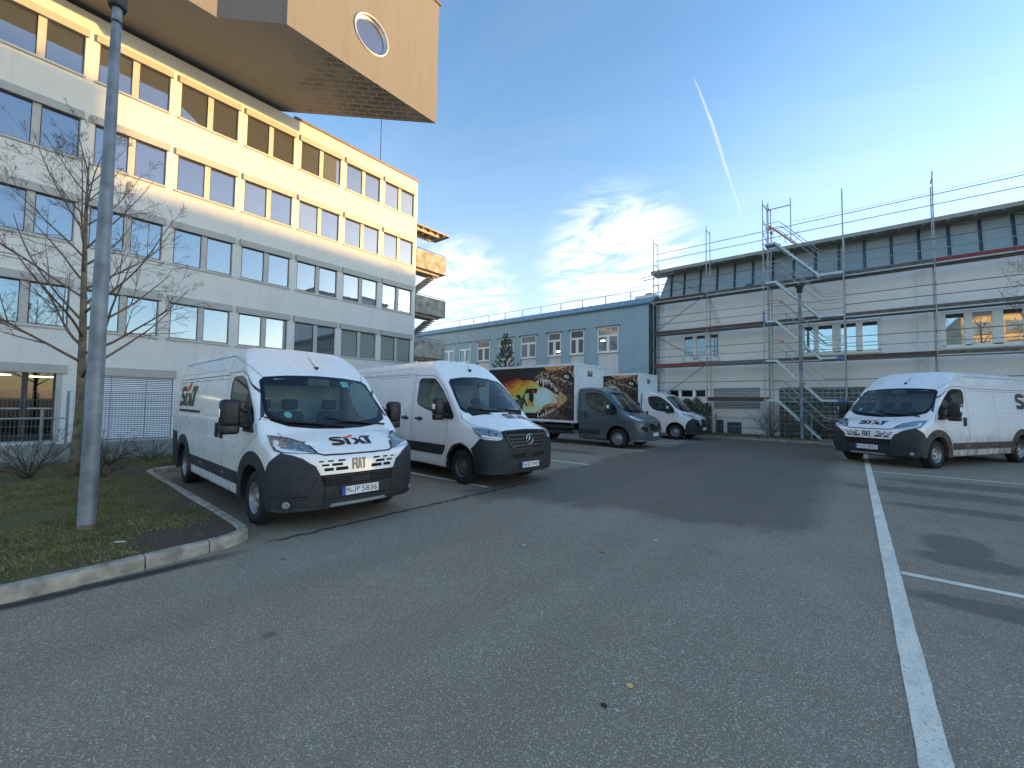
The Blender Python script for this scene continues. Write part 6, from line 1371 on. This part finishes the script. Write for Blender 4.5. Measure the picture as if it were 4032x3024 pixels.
# mansard: sloping metal panels with standing joints, deep eave above
YM0, ZM0, YM1, ZM1 = .15, 8.45, .46, 9.98
t = NT('mansard_metal'); n = t.noise(.9, 5); rnd = t.N.new('ShaderNodeObjectInfo').outputs['Random']
t.set('Base Color', t.mix(t.ramp(t.math('ADD', t.math('MULTIPLY', n, .6), t.math('MULTIPLY', rnd, .4)), .25, .75), (.27, .34, .345), (.33, .40, .40))).set('Metallic', .1).set('Roughness', .36); t.bump(t.noise(2.2, 2), .05, .02); MMm = t.m
XM = [-9.62, -8.85, -8.06, -7.12, -6.17, -5.24, -4.31, -3.35, -2.39, -1.44, -.48, .51, 1.49, 2.44, 3.40, 4.35, 5.30] + [6.25+.96*k for k in range(16)]
ms = MB(); ms.quad((-9.62, YM0+.05, ZM0), (22, YM0+.05, ZM0), (22, YM1+.05, ZM1), (-9.15, YM1+.05, ZM1)); ms.add([(-9.62, YM0+.05, ZM0), (-9.62, 6, ZM0), (-9.15, 6, ZM1), (-9.15, YM1+.05, ZM1)], [(0, 1, 2, 3)]); ms.box(-9.75, 22, -.06, .20, 8.05, 8.44)
mo = ms.build('mansard', MMm, wb)
for a, b in zip(XM, XM[1:]):
    a2 = max(a, -9.15) if a > -9.6 else -9.17; b2 = b
    p = MB(); q = .018; p.add([(a+.05, YM0, ZM0), (b-.05, YM0, ZM0), (b2-.05, YM1, ZM1), (a2+.05, YM1, ZM1), (a+.05, YM0+q*2, ZM0-q), (b-.05, YM0+q*2, ZM0-q)], [(0, 1, 2, 3), (0, 1, 5, 4)]); p.build('roof_panel', MMm, mo)
    jn = MB()
    for dx in (-.035, .035): jn.add([(b+dx-.014, YM0-.05, ZM0), (b+dx+.014, YM0-.05, ZM0), (b+dx+.014, YM1-.05, ZM1), (b+dx-.014, YM1-.05, ZM1), (b+dx-.014, YM0+.03, ZM0), (b+dx+.014, YM0+.03, ZM0), (b+dx+.014, YM1+.03, ZM1), (b+dx-.014, YM1+.03, ZM1)], [(0, 1, 2, 3), (0, 3, 7, 4), (1, 2, 6, 5)])
    jn.build('roof_joint', M['seamm'] if 'seamm' in M else M.setdefault('seamm', plain('roof_joint', (.030, .045, .055), .5, .3)), mo)
M['eave'] = plain('eave_board', (.34, .31, .26), .85, var=.35, scale=3, bump=.3, bscale=20)
ev = MB(); ev.box(-9.95, 22, -.30, .85, 10.02, 10.14); ev.add([(-9.95, -.31, 10.14), (22, -.31, 10.14), (22, 1.8, 10.62), (-9.0, 1.8, 10.62)], [(0, 1, 2, 3)]); ev.box(-9.96, 22, -.34, -.30, 10.02, 10.20, 1); ev.box(-9.3, 22, .44, .85, 9.96, 10.02, 1)
for x in np.arange(-9.5, 21, .8): ev.box(x, x+.08, -.28, .44, 9.97, 10.02, 1)
ev.build('eave', [M['eave'], plain('eave_trim', (.36, .36, .32), .7)], wb)
rr = MB(); rr.add([(-9.0, 1.8, 10.62), (22, 1.8, 10.62), (22, 9, 10.7), (-9.0, 9, 10.7)], [(0, 1, 2, 3)]); rr.build('roof', M['eave'], wb)
cv = MB(); y = -.2
for i in range(40): cv.tube([(-9.2+.8*i+.8*j/4, .34+.05*math.sin(i*1.7+j), 9.93-.05*math.sin(PI*j/4)-.02*math.sin(i*3.1+j)) for j in range(5)], .015, 5)
cv.build('eave_cable', M['galv'], wb)

# ------------------------------------------------------------------ scaffolding
sf = thing('scaffolding', 'steel facade scaffolding with plank decks and a stair tower on the white building', 'scaffolding', (0, 0, 0))
M['tube'] = plain('scaffold_tube', (.36, .38, .38), .5, .65, .3, 14); M['tube_rust'] = plain('scaffold_tube_dark', (.19, .165, .16), .65, .4, .4, 9)
M['toe'] = plain('toe_board_brown', (.105, .062, .050), .85, var=.4, scale=4, bump=.3, bscale=50); M['toe_red'] = plain('toe_board_red', (.24, .045, .04), .7, var=.25, scale=5); M['toe_grey'] = plain('toe_board_grey', (.15, .16, .16), .8, var=.3, scale=4); M['toe_old'] = plain('toe_board_weathered', (.14, .12, .105), .9, var=.35, scale=5)
M['deck'] = plain('deck_plank', (.10, .08, .06), .85, var=.3, scale=5); M['alu'] = plain('aluminium', (.44, .49, .49), .42, .45, .12, 9); M['blue_clip'] = plain('blue_paint', (.05, .16, .42), .5); M['red_clip'] = plain('red_clip', (.70, .12, .06), .5)
YO, YI = 25.20, 25.93; XS = [-9.50+3.07*i for i in range(9)]; ZD = [2.0, 4.0, 6.0, 8.0]
def post(x, y, z0, z1, mat='tube'):
    p = MB(); p.rod((x, y, z0), (x, y, z1), .0242, 8)
    for z in np.arange(2.0, z1, 2.0): p.rod((x, y, z-.02), (x, y, z+.07), .031, 8)
    p.box(x-.06, x+.06, y-.06, y+.06, z0-.005, z0+.008); return p.build('post', M[mat], sf)
for i, x in enumerate(XS):
    top = 12.0 if i != 2 else 12.45
    post(x, YO, .12, top); post(x+.02, YI, .12, top-.12 if i < 3 else (11.6 if i == 4 else 10.0), 'tube')
    hb = MB()
    for z in ZD+([top-.25] if True else []):
        if z > 10 and i == 3: continue
        hb.rod((x, YO, z), (x+.02, YI, z), .02, 6)
    hb.build('cross_bar', M['tube_rust'], sf)
    for z in (9.45, 9.0, 5.0, 7.05, 3.05): c = MB(); c.box(x-.035, x+.035, YO-.035, YO+.035, z-.03, z+.03); c.build('coupler', M['tube_rust'] if (i+int(z)) % 2 else M['tube'], sf)
def rail(x0, x1, z, y=YO-.03, mat='tube_rust', dz=0): r = MB(); r.rod((x0, y, z), (x1, y, z+dz), .0175, 6); return r.build('guard_rail', M[mat], sf)
for i in range(8):
    a, b = XS[i], XS[i+1]
    for z in (10.94, 10.50, 9.0, 8.55, 7.0, 6.55, 5.0, 4.55) + ((3.0, 2.55) if True else ()):
        if i == 2 and z < 9.9 and z > 0: rail(a, b, z, YI-.05, 'tube'); continue
        rail(a, b, z, dz=random.uniform(-.015, .015), mat='tube' if z > 10 or random.random() < .3 else 'tube_rust')
    for zi, z in enumerate(ZD):
        if z == 2.0 and i == 0: continue
        for k in range(2): d = MB(); d.box(a+.03, b-.03, YO+.04+k*.34, YO+.04+k*.34+.31, z-.055, z-.01); d.box(a+.03, b-.03, YO+.04+k*.34, YO+.05+k*.34, z-.075, z-.055, 1); d.build('deck_plank', [M['deck'], M['alu']], sf)
        tm = {(0, 1): 'toe_red', (1, 1): 'toe_grey', (0, 2): 'toe', (1, 2): 'toe', (0, 3): 'toe', (1, 3): 'toe_old', (5, 3): 'toe_red', (4, 3): 'toe_red', (1, 0): 'toe', (2, 0): 'toe_red'}.get((i, zi), random.choice(['toe_old', 'toe_old', 'toe']))
        if z == 2.0 and i == 2: continue
        tb = MB(); tb.bbox(a+.02, b-.02, YO-.03, YO+.0, z-.01, z+.145, .006, 0, False); tb.build('toe_board', M[tm], sf)
        ed = MB(); ed.box(a+.04, b-.04, YO-.012, YO+.035, z-.06, z-.02); ed.build('deck_edge', M['alu'] if tm in ('toe_old',) or zi == 3 else M['deck'], sf)
for p0, p1 in (((-9.5, 9.95), (-6.43, 8.0)), ((-6.43, 8.0), (-9.5, 6.05)), ((-9.5, 5.95), (-6.43, 4.02)), ((-6.43, 4.0), (-8.9, 2.2))):
    b = MB(); b.rod((p0[0], YO-.06, p0[1]), (p1[0], YO-.06, p1[1]), .021, 6); b.build('brace', M['tube_rust'], sf)
for z, x0 in ((9.62, -10.3), (9.44, -10.1)): b = MB(); b.rod((x0, YO-.05, z), (-8.3, YO+.1, z+.18), .024, 6); b.build('spare_tube', M['tube'], sf)
# short bracket frames at the left gable
for z in (9.1, 10.3, 8.3): b = MB(); b.tube([(-9.5, YO, z), (-9.35, YO+.1, z-.02), (-9.30, YO+.4, z-.12), (-9.48, YI, z-.2)], .016, 5); b.build('end_guard', M['tube'], sf)
ld = MB()
for dx in (-.0, .30): ld.rod((-6.55+dx*.3, YO+.45+dx, 7.95), (-5.85+dx*.3, YO+.35+dx, 6.05), .02, 5)
for k in range(8): t_ = k/8+.05; x_, z_ = -6.55+.7*t_, 7.95-1.9*t_; ld.rod((x_, YO+.45, z_), (x_+.09, YO+.75, z_), .012, 4)
ld.build('ladder', M['alu'], sf)
# stair tower
SX0, SX1, YS0, YS1 = -3.50, -.29, 24.42, 25.10
for x in (SX0, SX1): 
    for y in (YS0, YS1): post(x+(.1 if y == YS1 and x == SX0 else 0), y, .12, 12.3 if x == SX0 else 11.9)
tp = MB(); tp.rod((SX0, YS0, 12.1), (SX0+.12, YS1, 12.0), .025, 6); tp.rod((SX0+.1, YS1, 12.0), (-2.36, YS1, 12.0), .025, 6); tp.rod((-2.36, YS1, 10.0), (-2.36, YS1, 12.35), .024, 6)
for z in (9.2, 9.9, 10.6, 11.3): tp.rod((SX0, YS0, z), (SX0+.1, YS1, z-.35), .016, 5)
tp.build('head_frame', M['tube'], sf)
for k, zt in enumerate((2.0, 4.0, 6.0, 8.0, 10.0)):
    zb = zt-2.0+(.12 if k == 0 else 0)
    for y in (YS0+.03, YS1-.06):
        s_ = MB(); xb = -1.18
        pts = [(SX0+.06, zt+.02), (-2.96, zt+.02), (xb, zb+.02), (SX1-.05, zb+.02), (SX1-.05, zb-.07), (xb-.05, zb-.07), (-3.00, zt-.08), (SX0+.06, zt-.07)]
        s_.poly(pts, lambda a, b, t: (a, t, b), y, y+.035); so2 = s_.build('stair_string', M['alu'], sf)
    for i in range(9):
        f_ = (i+.5)/9.5; x_ = -2.96+(xb+2.96)*f_; z_ = zt+(zb-zt)*f_
        tr = MB(); tr.box(x_-.10, x_+.10, YS0+.06, YS1-.06, z_-.03, z_); tr.build('tread', M['alu'], sf)
    for a, b, z in ((SX0+.05, -2.96, zt), (xb, SX1-.05, zb)): q = MB(); q.box(a, b, YS0+.06, YS1-.06, z-.04, z+.01); q.build('landing', M['alu'], sf)
    for y in (YS0-.02, YS1+.0):
        for h in ((1.0, .55) if y < YS1 else (1.0,)):
            hr = MB(); hr.tube([(SX0, y, zt+h), (-2.85, y, zt+h), (-2.75, y, zt+h-.03), (-1.1, y, zb+h+.05), (-1.0, y, zb+h), (SX1, y, zb+h)], .016, 6); hr.build('hand_rail', M['alu'] if k < 4 else M['tube'], sf)
        q = MB(); q.rod((-2.2, y, zt+.1), (-1.95, y, zt+.35), .014, 5); q.build('rail_strut', M['alu'], sf)
        q = MB(); q.tube([(-2.55, YS1+.05, zt+.45), (-2.62, YS1+.05, zt+.4), (-2.62, YS1+.05, zt+.15), (-2.55, YS1+.05, zt+.1)], .014, 5); q.build('rail_end', M['tube'], sf)
    c = MB(); c.box(SX0-.035, SX0+.035, YS0-.04, YS0+.03, zt-.06, zt+.06 if k != 2 else zt+.5); c.build('frame_marker', M['blue_clip'] if k in (1, 2, 3) else M['tube'], sf)
    c = MB(); c.box(SX1-.30, SX1-.02, YS0+.0, YS0+.03, zb-.09, zb+.03); c.build('landing_hook', M['blue_clip'] if k in (1, 2) else M['alu'], sf)
    if k in (1, 2, 3): c = MB(); c.rod((-2.80, YS0-.02, zt+.92), (-2.68, YS0-.02, zt+.85), .035, 8); c.build('rail_clamp', M['red_clip'], sf)
hoist = thing('rope_hoist', 'orange arm of a small rope hoist at the top of the stair tower', 'hoist', (-3.25, 25.6, 11.2))
h = MB(); h.rod((0, 0, 0), (1.05, 0, -1.15), .045, 8); h.rod((-.10, -.05, .04), (-.10, .05, .04), .10, 12); h.build('arm', plain('hoist_orange', (.72, .26, .10), .5), hoist)
h = MB(); h.rod((-.02, 0, -.05), (-.02, 0, -.9), .008, 5); h.rod((.06, 0, -.05), (.06, 0, -.9), .008, 5); h.rod((-.02, -.03, -.30), (-.02, .03, -.30), .06, 10); h.build('rope', M['frame_dark'], hoist)
cbl = MB(); cbl.tube([(-2.4, 25.2, 11.15), (1, 25.2, 11.05), (5, 25.2, 11.10), (9, 25.2, 11.12), (14, 25.2, 11.2)], .007, 4); tag(cbl.build('steel_cable', M['galv']), 'thin cable strung just above the top scaffold rail', 'cable')
buc = MB(); buc.lathe([(.001, 0), (.14, 0), (.17, .30), (.175, .32), (.15, .32), (.13, .02), (.001, .02)], 'Z', n=20); tag(buc.build('blue_bucket', M['blue_clip'], None, (-4.35, 25.55, 8.0)), 'blue bucket standing on the upper scaffold deck', 'bucket')
pk = MB(); pk.bbox(-.35, .35, -.1, .1, 0, .10, .01, 0, False); tag(pk.build('brick_pack', M['toe_old'], None, (.55, 25.6, 8.0)), 'low stack of boards lying on the upper deck right of the stair', 'boards')
# ------------------------------------------------------------------ lamp posts
M['rust'] = plain('rusty_base', (.16, .115, .08), .9, var=.5, scale=14)
M['pole'] = plain('lamp_post_grey', (.20, .235, .26), .55, .35, .38, 3.5, bump=.15, bscale=160)
def lamp_post(label, x, y, z0, r0, r1, h, head=True):
    root = thing('lamp_post', label, 'lamp post', (x, y, z0), 0, None)
    p = MB(); p.lathe([(r0*1.0, -.1), (r0, .0), (r0*.97, .9), (r0*.965, 1.9), (r1*1.12, h*.86), (r1*1.06, h*.95), (r1, h)], 'Z', n=32); p.build('pole', M['pole'], root)
    b_ = MB(); b_.lathe([(r0*1.03, -.06), (r0*1.02, .035), (r0*1.0, .05)], 'Z', n=28); b_.build('base_sleeve', M['rust'], root)
    c = MB(); c.lathe([(r1*1.16, h-.20), (r1*1.16, h-.17), (r1*1.05, h-.17)], 'Z', n=32); c.build('collar', M['frame_dark'], root)
    if r0 > .08:
        d = MB(); a0 = -1.75; n = 8
        for z_0, z_1, e in ((.95, 1.42, .0035),):
            vs = [(r0*.972*math.cos(a0+i*.09)+e*math.cos(a0+i*.09), r0*.972*math.sin(a0+i*.09)+e*math.sin(a0+i*.09), z) for z in (z_0, z_1) for i in range(-4, 5)]
            d.add(vs, [(i, i+1, i+10, i+9) for i in range(8)], 0, True)
        d.build('service_door', M['pole'], root)
    hd = MB(); hd.lathe([(.001, h+.0), (r1*1.8, h+.0), (r1*2.0, h+.03), (r1*2.15, h+.26), (r1*3.2, h+.30), (r1*3.2, h+.34), (.001, h+.42)], 'Z', n=28); hd.build('lamp_head', M['frame_dark'], root)
    return root
lamp_post('thick grey lamp post standing on the lawn island', -7.06, .68, .10, .084, .047, 6.42)
l2 = lamp_post('slim dark lamp post in front of the scaffold stairs', -1.96, 24.2, .12, .075, .060, 7.05)

# ------------------------------------------------------------------ bare trees and shrubs
M['bark'] = plain('bark', (.17, .135, .085), .95, var=.45, scale=6, bump=.8, bscale=35); M['twig'] = plain('twig', (.16, .115, .085), .9, var=.3, scale=5); M['twig_red'] = plain('twig_reddish', (.085, .058, .048), .9, var=.3, scale=5)
def branch(mb, p, d, L_, r, depth, rr, droop=.0, up=.25, n=6, spread=.9, side_n=(3, 6), knob=False):
    pts = [Vector(p)]; d = Vector(d).normalized(); rs = [r]
    for i in range(n):
        f_ = (i+1)/n; d = (d + Vector((rr.uniform(-.09, .09), rr.uniform(-.09, .09), rr.uniform(-.07, .08)+up*.14-droop*.1))).normalized()
        pts.append(pts[-1]+d*(L_/n)); rs.append(max(.0022, r*(1-.78*f_)))
    mb.tube(pts, rs, 6 if r > .02 else (5 if r > .008 else 3))
    if depth <= 0:
        return
    k = rr.randint(*side_n)
    for j in range(k):
        f_ = rr.uniform(.22, 1.0); i = min(n-1, int(f_*n)); q = pts[i].lerp(pts[i+1], f_*n-i) if i < n else pts[-1]
        dd = (pts[i+1]-pts[i]).normalized(); sd = dd.orthogonal().normalized(); sd.rotate(Matrix.Rotation(rr.uniform(0, 2*PI), 3, dd)); nd = (dd*rr.uniform(.45, 1.0) + sd*spread*rr.uniform(.5, 1.1)).normalized()
        branch(mb, q, nd, L_*rr.uniform(.28, .55)*(1.15-f_*.55), max(.0028, rs[i]*rr.uniform(.45, .65)), depth-1, rr, droop, up, max(3, n-2), spread, side_n, knob)
def tree_bare(label, x, y, z0, h, rt, seed, nb=26, crown_r=2.2, start=.26, group=None):
    rr = random.Random(seed); root = thing('bare_tree', label, 'tree', (x, y, z0), 0, group)
    t = MB(); n = 14; pts = []; rs = []
    for i in range(n+1): f_ = i/n; pts.append((.05*math.sin(f_*5)+.03*f_, .04*math.sin(f_*4+1), h*f_)); rs.append(rt*(1.25-.35*min(1, f_*6))*(1-f_)**.75+.006)
    t.tube(pts, rs, 14); t.build('trunk', M['bark'], root)
    c = MB()
    for k in range(nb):
        f_ = start + (1-start)*(k/nb)**1.0*.97; z = h*f_; i = min(n-1, int(f_*n)); p = Vector(pts[i]).lerp(Vector(pts[i+1]), f_*n-i)
        a = k*2.399+rr.uniform(-.35, .35); el = .25+.75*f_+rr.uniform(-.12, .15); L_ = crown_r*(1.12-.80*((f_-start)/(1-start))**1.25)*rr.uniform(.8, 1.12)
        branch(c, p, (math.cos(a)*math.cos(el), math.sin(a)*math.cos(el), math.sin(el)), L_, max(.008, .040*(1-.75*f_)), 3, rr, 0, .2, 8, .75, (4, 6))
    c.build('crown', M['twig'], root); return root
tree_bare('bare young tree growing on the lawn behind the thick lamp post', -11.75, .9, .10, 6.35, .088, 5, 27, 2.55, .30)
rt_ = tree_bare('bare tree reaching in at the edge behind the muddy van', 5.35, 19.6, .0, 6.4, .10, 12, 18, 2.9, .36)
def shrub(label, x, y, z0, h, w, n, seed, mat='twig_red', group=None, cat='shrub'):
    rr = random.Random(seed); root = thing('bare_shrub', label, cat, (x, y, z0), 0, group); m = MB()
    for k in range(n):
        a = rr.uniform(0, 2*PI); el = rr.uniform(.55, 1.4); branch(m, (rr.uniform(-.06, .06)*w, rr.uniform(-.06, .06)*w, 0), (math.cos(a)*math.cos(el)*w/h, math.sin(a)*math.cos(el)*w/h, math.sin(el)), h*rr.uniform(.75, 1.1), .011 if h < 1.05 else .017, 2, rr, 0, .1, 6, .7, (4, 7))
    m.build('stems', M[mat], root); return root
shrub('bare reddish shrub beside the tree trunk near the wall', -12.0, .36, .1, 1.0, 1.0, 15, 3)
shrub('low bare shrub right of the lamp post by the wall', -13.0, 1.55, .1, .75, .9, 10, 4)
shrub('thin straggly shrub behind the lamp post base', -11.2, 1.25, .1, .55, .8, 8, 9)
shrub('bare shrub at the wall close to the white van', -13.3, 2.3, .1, .55, .8, 6, 19)
shrub('rounded bare shrub in front of the louvre wall', -3.35, 24.75, .12, 1.45, 1.1, 26, 6, 'twig')
shrub('bare shrub right of the slim lamp post', -1.25, 24.9, .12, 1.3, 1.0, 22, 7, 'twig')
shrub('dense bare shrub between the lamp post and the muddy van', -.35, 24.8, .12, 1.1, 1.0, 20, 8, 'twig')
shrub('bare shrub at the stair foot behind the slim lamp post', -2.5, 25.0, .12, 1.0, .8, 14, 21, 'twig')
shrub('bare bushes behind the muddy van', 1.6, 24.8, .12, 1.1, 1.0, 16, 22, 'twig')
# pine behind the first box truck
def pine(label, x, y, h, seed):
    rr = random.Random(seed); root = thing('pine_tree', label, 'tree', (x, y, 0)); t = MB(); t.tube([(0, 0, 0), (.03, 0, h*.5), (0, .02, h)], [.11, .07, .012], 8); t.build('trunk', M['bark'], root)
    c = MB(); nd = MB()
    for k in range(64):
        f_ = .22+.78*k/64; z = h*f_; a = k*2.4+rr.uniform(-.3, .3); L_ = 1.75*(1-f_)**.9+.12; el = .35+.55*f_
        d = Vector((math.cos(a)*math.cos(el), math.sin(a)*math.cos(el), math.sin(el)))
        tips = [(Vector((0, 0, z)), d, L_)]; q = Vector((0, 0, z))
        c.tube([q, q+d*L_*.5+Vector((0, 0, -.03)), q+d*L_], [.016, .010, .005], 4)
        for j in range(5):
            ff = rr.uniform(.35, .95); dd = (d + Vector((rr.uniform(-.8, .8), rr.uniform(-.8, .8), rr.uniform(.1, .6)))).normalized(); tips.append((q+d*L_*ff, dd, L_*.30)); c.tube([q+d*L_*ff, q+d*L_*ff+dd*L_*.3], [.006, .003], 3)
        for q0, dd, ll in tips:
            for u in np.linspace(.25, 1.0, max(3, int(ll/.05))):
                p = q0+dd*ll*u
                for _ in range(7):
                    n_ = (dd*.9+Vector((rr.gauss(0, .6), rr.gauss(0, .6), rr.gauss(0, .6)))).normalized(); s = n_.orthogonal().normalized()*.006; l_ = rr.uniform(.07, .13); nd.add([p-s, p+s, p+n_*l_], [(0, 1, 2)])
    c.build('branches', M['bark'], root); nd.build('needles', plain('pine_needles', (.045, .075, .040), .8, var=.5, scale=8), root)
pine('young pine rising behind the first box truck', -17.0, 20.0, 5.95, 2)
# ivy-covered fence end beside the white truck
hg = thing('ivy_hedge', 'dark evergreen hedge beyond the nose of the white truck', 'hedge', (-7.0, 25.0, 0)); rr = random.Random(8); hb = MB(); lf = MB()
for k in range(20): hb.rod((rr.uniform(-.8, .6), rr.uniform(-.2, .2), 0), (rr.uniform(-.8, .6), rr.uniform(-.2, .2), 1.7), .015, 4)
for k in range(5200):
    u, v = rr.uniform(-1, 1), rr.uniform(0, 1); top = 2.05-.18*abs(u)-.35*max(0, u)**3+.12*math.sin(u*9); wd = .30*(1+.3*math.sin(v*7+u*5))
    x_, z_ = u*.86+rr.gauss(0, .03), v*top; y_ = rr.uniform(-wd, wd*.6) if rr.random() < .35 else -wd*rr.uniform(.75, 1.1); a, b_ = rr.uniform(0, 6.3), rr.uniform(-.7, .7); s = rr.uniform(.022, .045)
    e1 = Vector((math.cos(a), b_, math.sin(a))).normalized()*s; e2 = Vector((-math.sin(a), rr.uniform(-.5, .2), math.cos(a))).normalized()*s*.8; p = Vector((x_, y_, z_))
    lf.add([p-e1, p-e2, p+e1, p+e2], [(0, 1, 2, 3)])
hb.build('stems', M['bark'], hg); lf.build('foliage', plain('ivy_leaf', (.028, .055, .022), .5, var=.6, scale=12), hg)
# wire fence and rail in front of the white building
f2 = thing('mesh_fence', 'low wire mesh fence in front of the scaffolded white building', 'fence', (-6.55, 24.45, .12)); m2 = mesh_panel(2.45, 1.03, .05, .003)
m2.v = [(v[1], v[0], v[2]) for v in m2.v]; m2m = m2.mesh('mesh_panel', M['galv'])
for k in range(2): stuff(place(m2m, 'mesh_panel', f2, (k*2.5, 0, 0)))
for x in (0, .74, 3.2, 4.95): b = MB(); b.box(x-.03, x+.03, .01, .06, -.05, 1.12); b.build('post', M['galv'], f2)
sr = MB(); sr.rod((.0, -.03, .93), (3.3, -.03, .90), .016, 5); sr.rod((0, -.03, .47), (3.6, -.03, .42), .014, 5); sr.build('hand_rail', M['galv'], f2)
# unseen blocks added to shade the office front; the ochre house shows in windows
def block(label, x0, x1, y0, y1, h, mat, wm, rows, pitch, faces):
    root = thing('office_building', label, 'building', (x0, y0, 0)); b = MB(); b.box(0, x1-x0, 0, y1-y0, 0, h); b.build('wall', mat, root); w = MB()
    for r in range(rows):
        z = 1.6+r*(h-1.5)/rows
        if 'N' in faces: [w.box(u, u+pitch*.55, y1-y0, y1-y0+.03, z, z+1.6) for u in np.arange(1, x1-x0-pitch, pitch)]
        if 'W' in faces: [w.box(-.03, 0, u, u+pitch*.55, z, z+1.6) for u in np.arange(1, y1-y0-pitch, pitch)]
    stuff(w.build('windows', wm, root)); rf = MB(); rf.box(-.2, x1-x0+.2, -.2, y1-y0+.2, h, h+.3); rf.build('roof', M['coping'], root)
ochre = stucco('ochre_render', (.48, .37, .22), k=.2)
block('long unseen block added far to the right to shade the office front', 30, 44, 49, 90, 17.5, M['render'], M['pane_far'], 5, 3.2, 'W')
block('taller end of the unseen block, added to raise the shadow edge', 30.5, 44, 34, 49, 21.2, M['render'], M['pane_far'], 6, 3.2, 'W')
block('ochre apartment house behind the photographer', 11.5, 34, -44, -30, 14.2, ochre, M['pane_far'], 5, 3.0, 'N')

# ------------------------------------------------------------------ vapour trail
def raydir(px, py):
    f_ = 1639.78; c = bpy.context.scene.camera.matrix_world; return (c.to_3x3() @ Vector(((px*1.8228-2016)/f_, -(py*1.8228-1512)/f_, -1))).normalized()

def contrail():
    base = [(1497, 168, .6), (1508, 190, 3.5), (1522, 225, 5), (1538, 268, 7), (1553, 315, 7.5), (1568, 362, 6.5), (1582, 405, 5), (1594, 440, 3.5), (1604, 472, 1.0)]
    pts = []; rs = []; cp = Vector((0, 0, CAM_H)); rr = random.Random(3)
    for i in range(len(base)-1):
        for j in range(8):
            t = j/8; a, b = base[i], base[i+1]; x, y, w = [a[k]*(1-t)+b[k]*t for k in range(3)]
            d = raydir(x+.35*math.sin(i*2.1+j*.4), y); s = 2600/d.z; pts.append(cp+d*s); rs.append(s*w*.72/900/2)
    m = MB(); m.tube(pts, rs, 10); t = NT('ice_trail'); N, L = t.N, t.L
    df = N.new('ShaderNodeBsdfDiffuse'); df.inputs[0].default_value = (1, 1, 1, 1); tl = N.new('ShaderNodeBsdfTranslucent'); tl.inputs[0].default_value = (1, 1, 1, 1); tr = N.new('ShaderNodeBsdfTransparent')
    m1 = N.new('ShaderNodeMixShader'); L.new(df.outputs[0], m1.inputs[1]); L.new(tl.outputs[0], m1.inputs[2])
    lw = N.new('ShaderNodeLayerWeight'); lw.inputs[0].default_value = .5
    al = t.math('MULTIPLY', t.ramp(lw.outputs['Facing'], .05, .85, .55, 0), t.ramp(t.noise(.0025, 3, .5), .3, .6, .55, 1))
    m2 = N.new('ShaderNodeMixShader'); L.new(al, m2.inputs[0]); L.new(tr.outputs[0], m2.inputs[1]); L.new(m1.outputs[0], m2.inputs[2]); L.new(m2.outputs[0], N['Material Output'].inputs[0])
    o = m.build('vapour_trail', t.m); o['kind'] = 'stuff'; tag(o, 'thin white vapour trail slanting down the blue sky', 'contrail')
contrail()
# ------------------------------------------------------------------ vehicles
make_van_a('white panel van with plate M JP 5836 parked beside the lawn kerb', (-6.14, 3.13, -.038), ('M', 'JP', '5836'))
make_van_b('white panel van with a star on its grille and plate M FB 7045', (-6.09, 6.89, -.106), ('M', 'FB', '7045'))
make_truck('grey-cabbed box truck with a dragon print on its box', (-6.93, 15.83, -.009, 1.07), True)
make_truck('white-cabbed box truck parked beyond the grey one', (-6.69, 21.68, -.029, 1.06), False)
make_van_a('muddy white panel van with plate M HG 1892 parked across the bay line', (.80, 17.07, -2.10), ('M', 'HG', '1892'), 'van_muddy', True, 1.12, False)
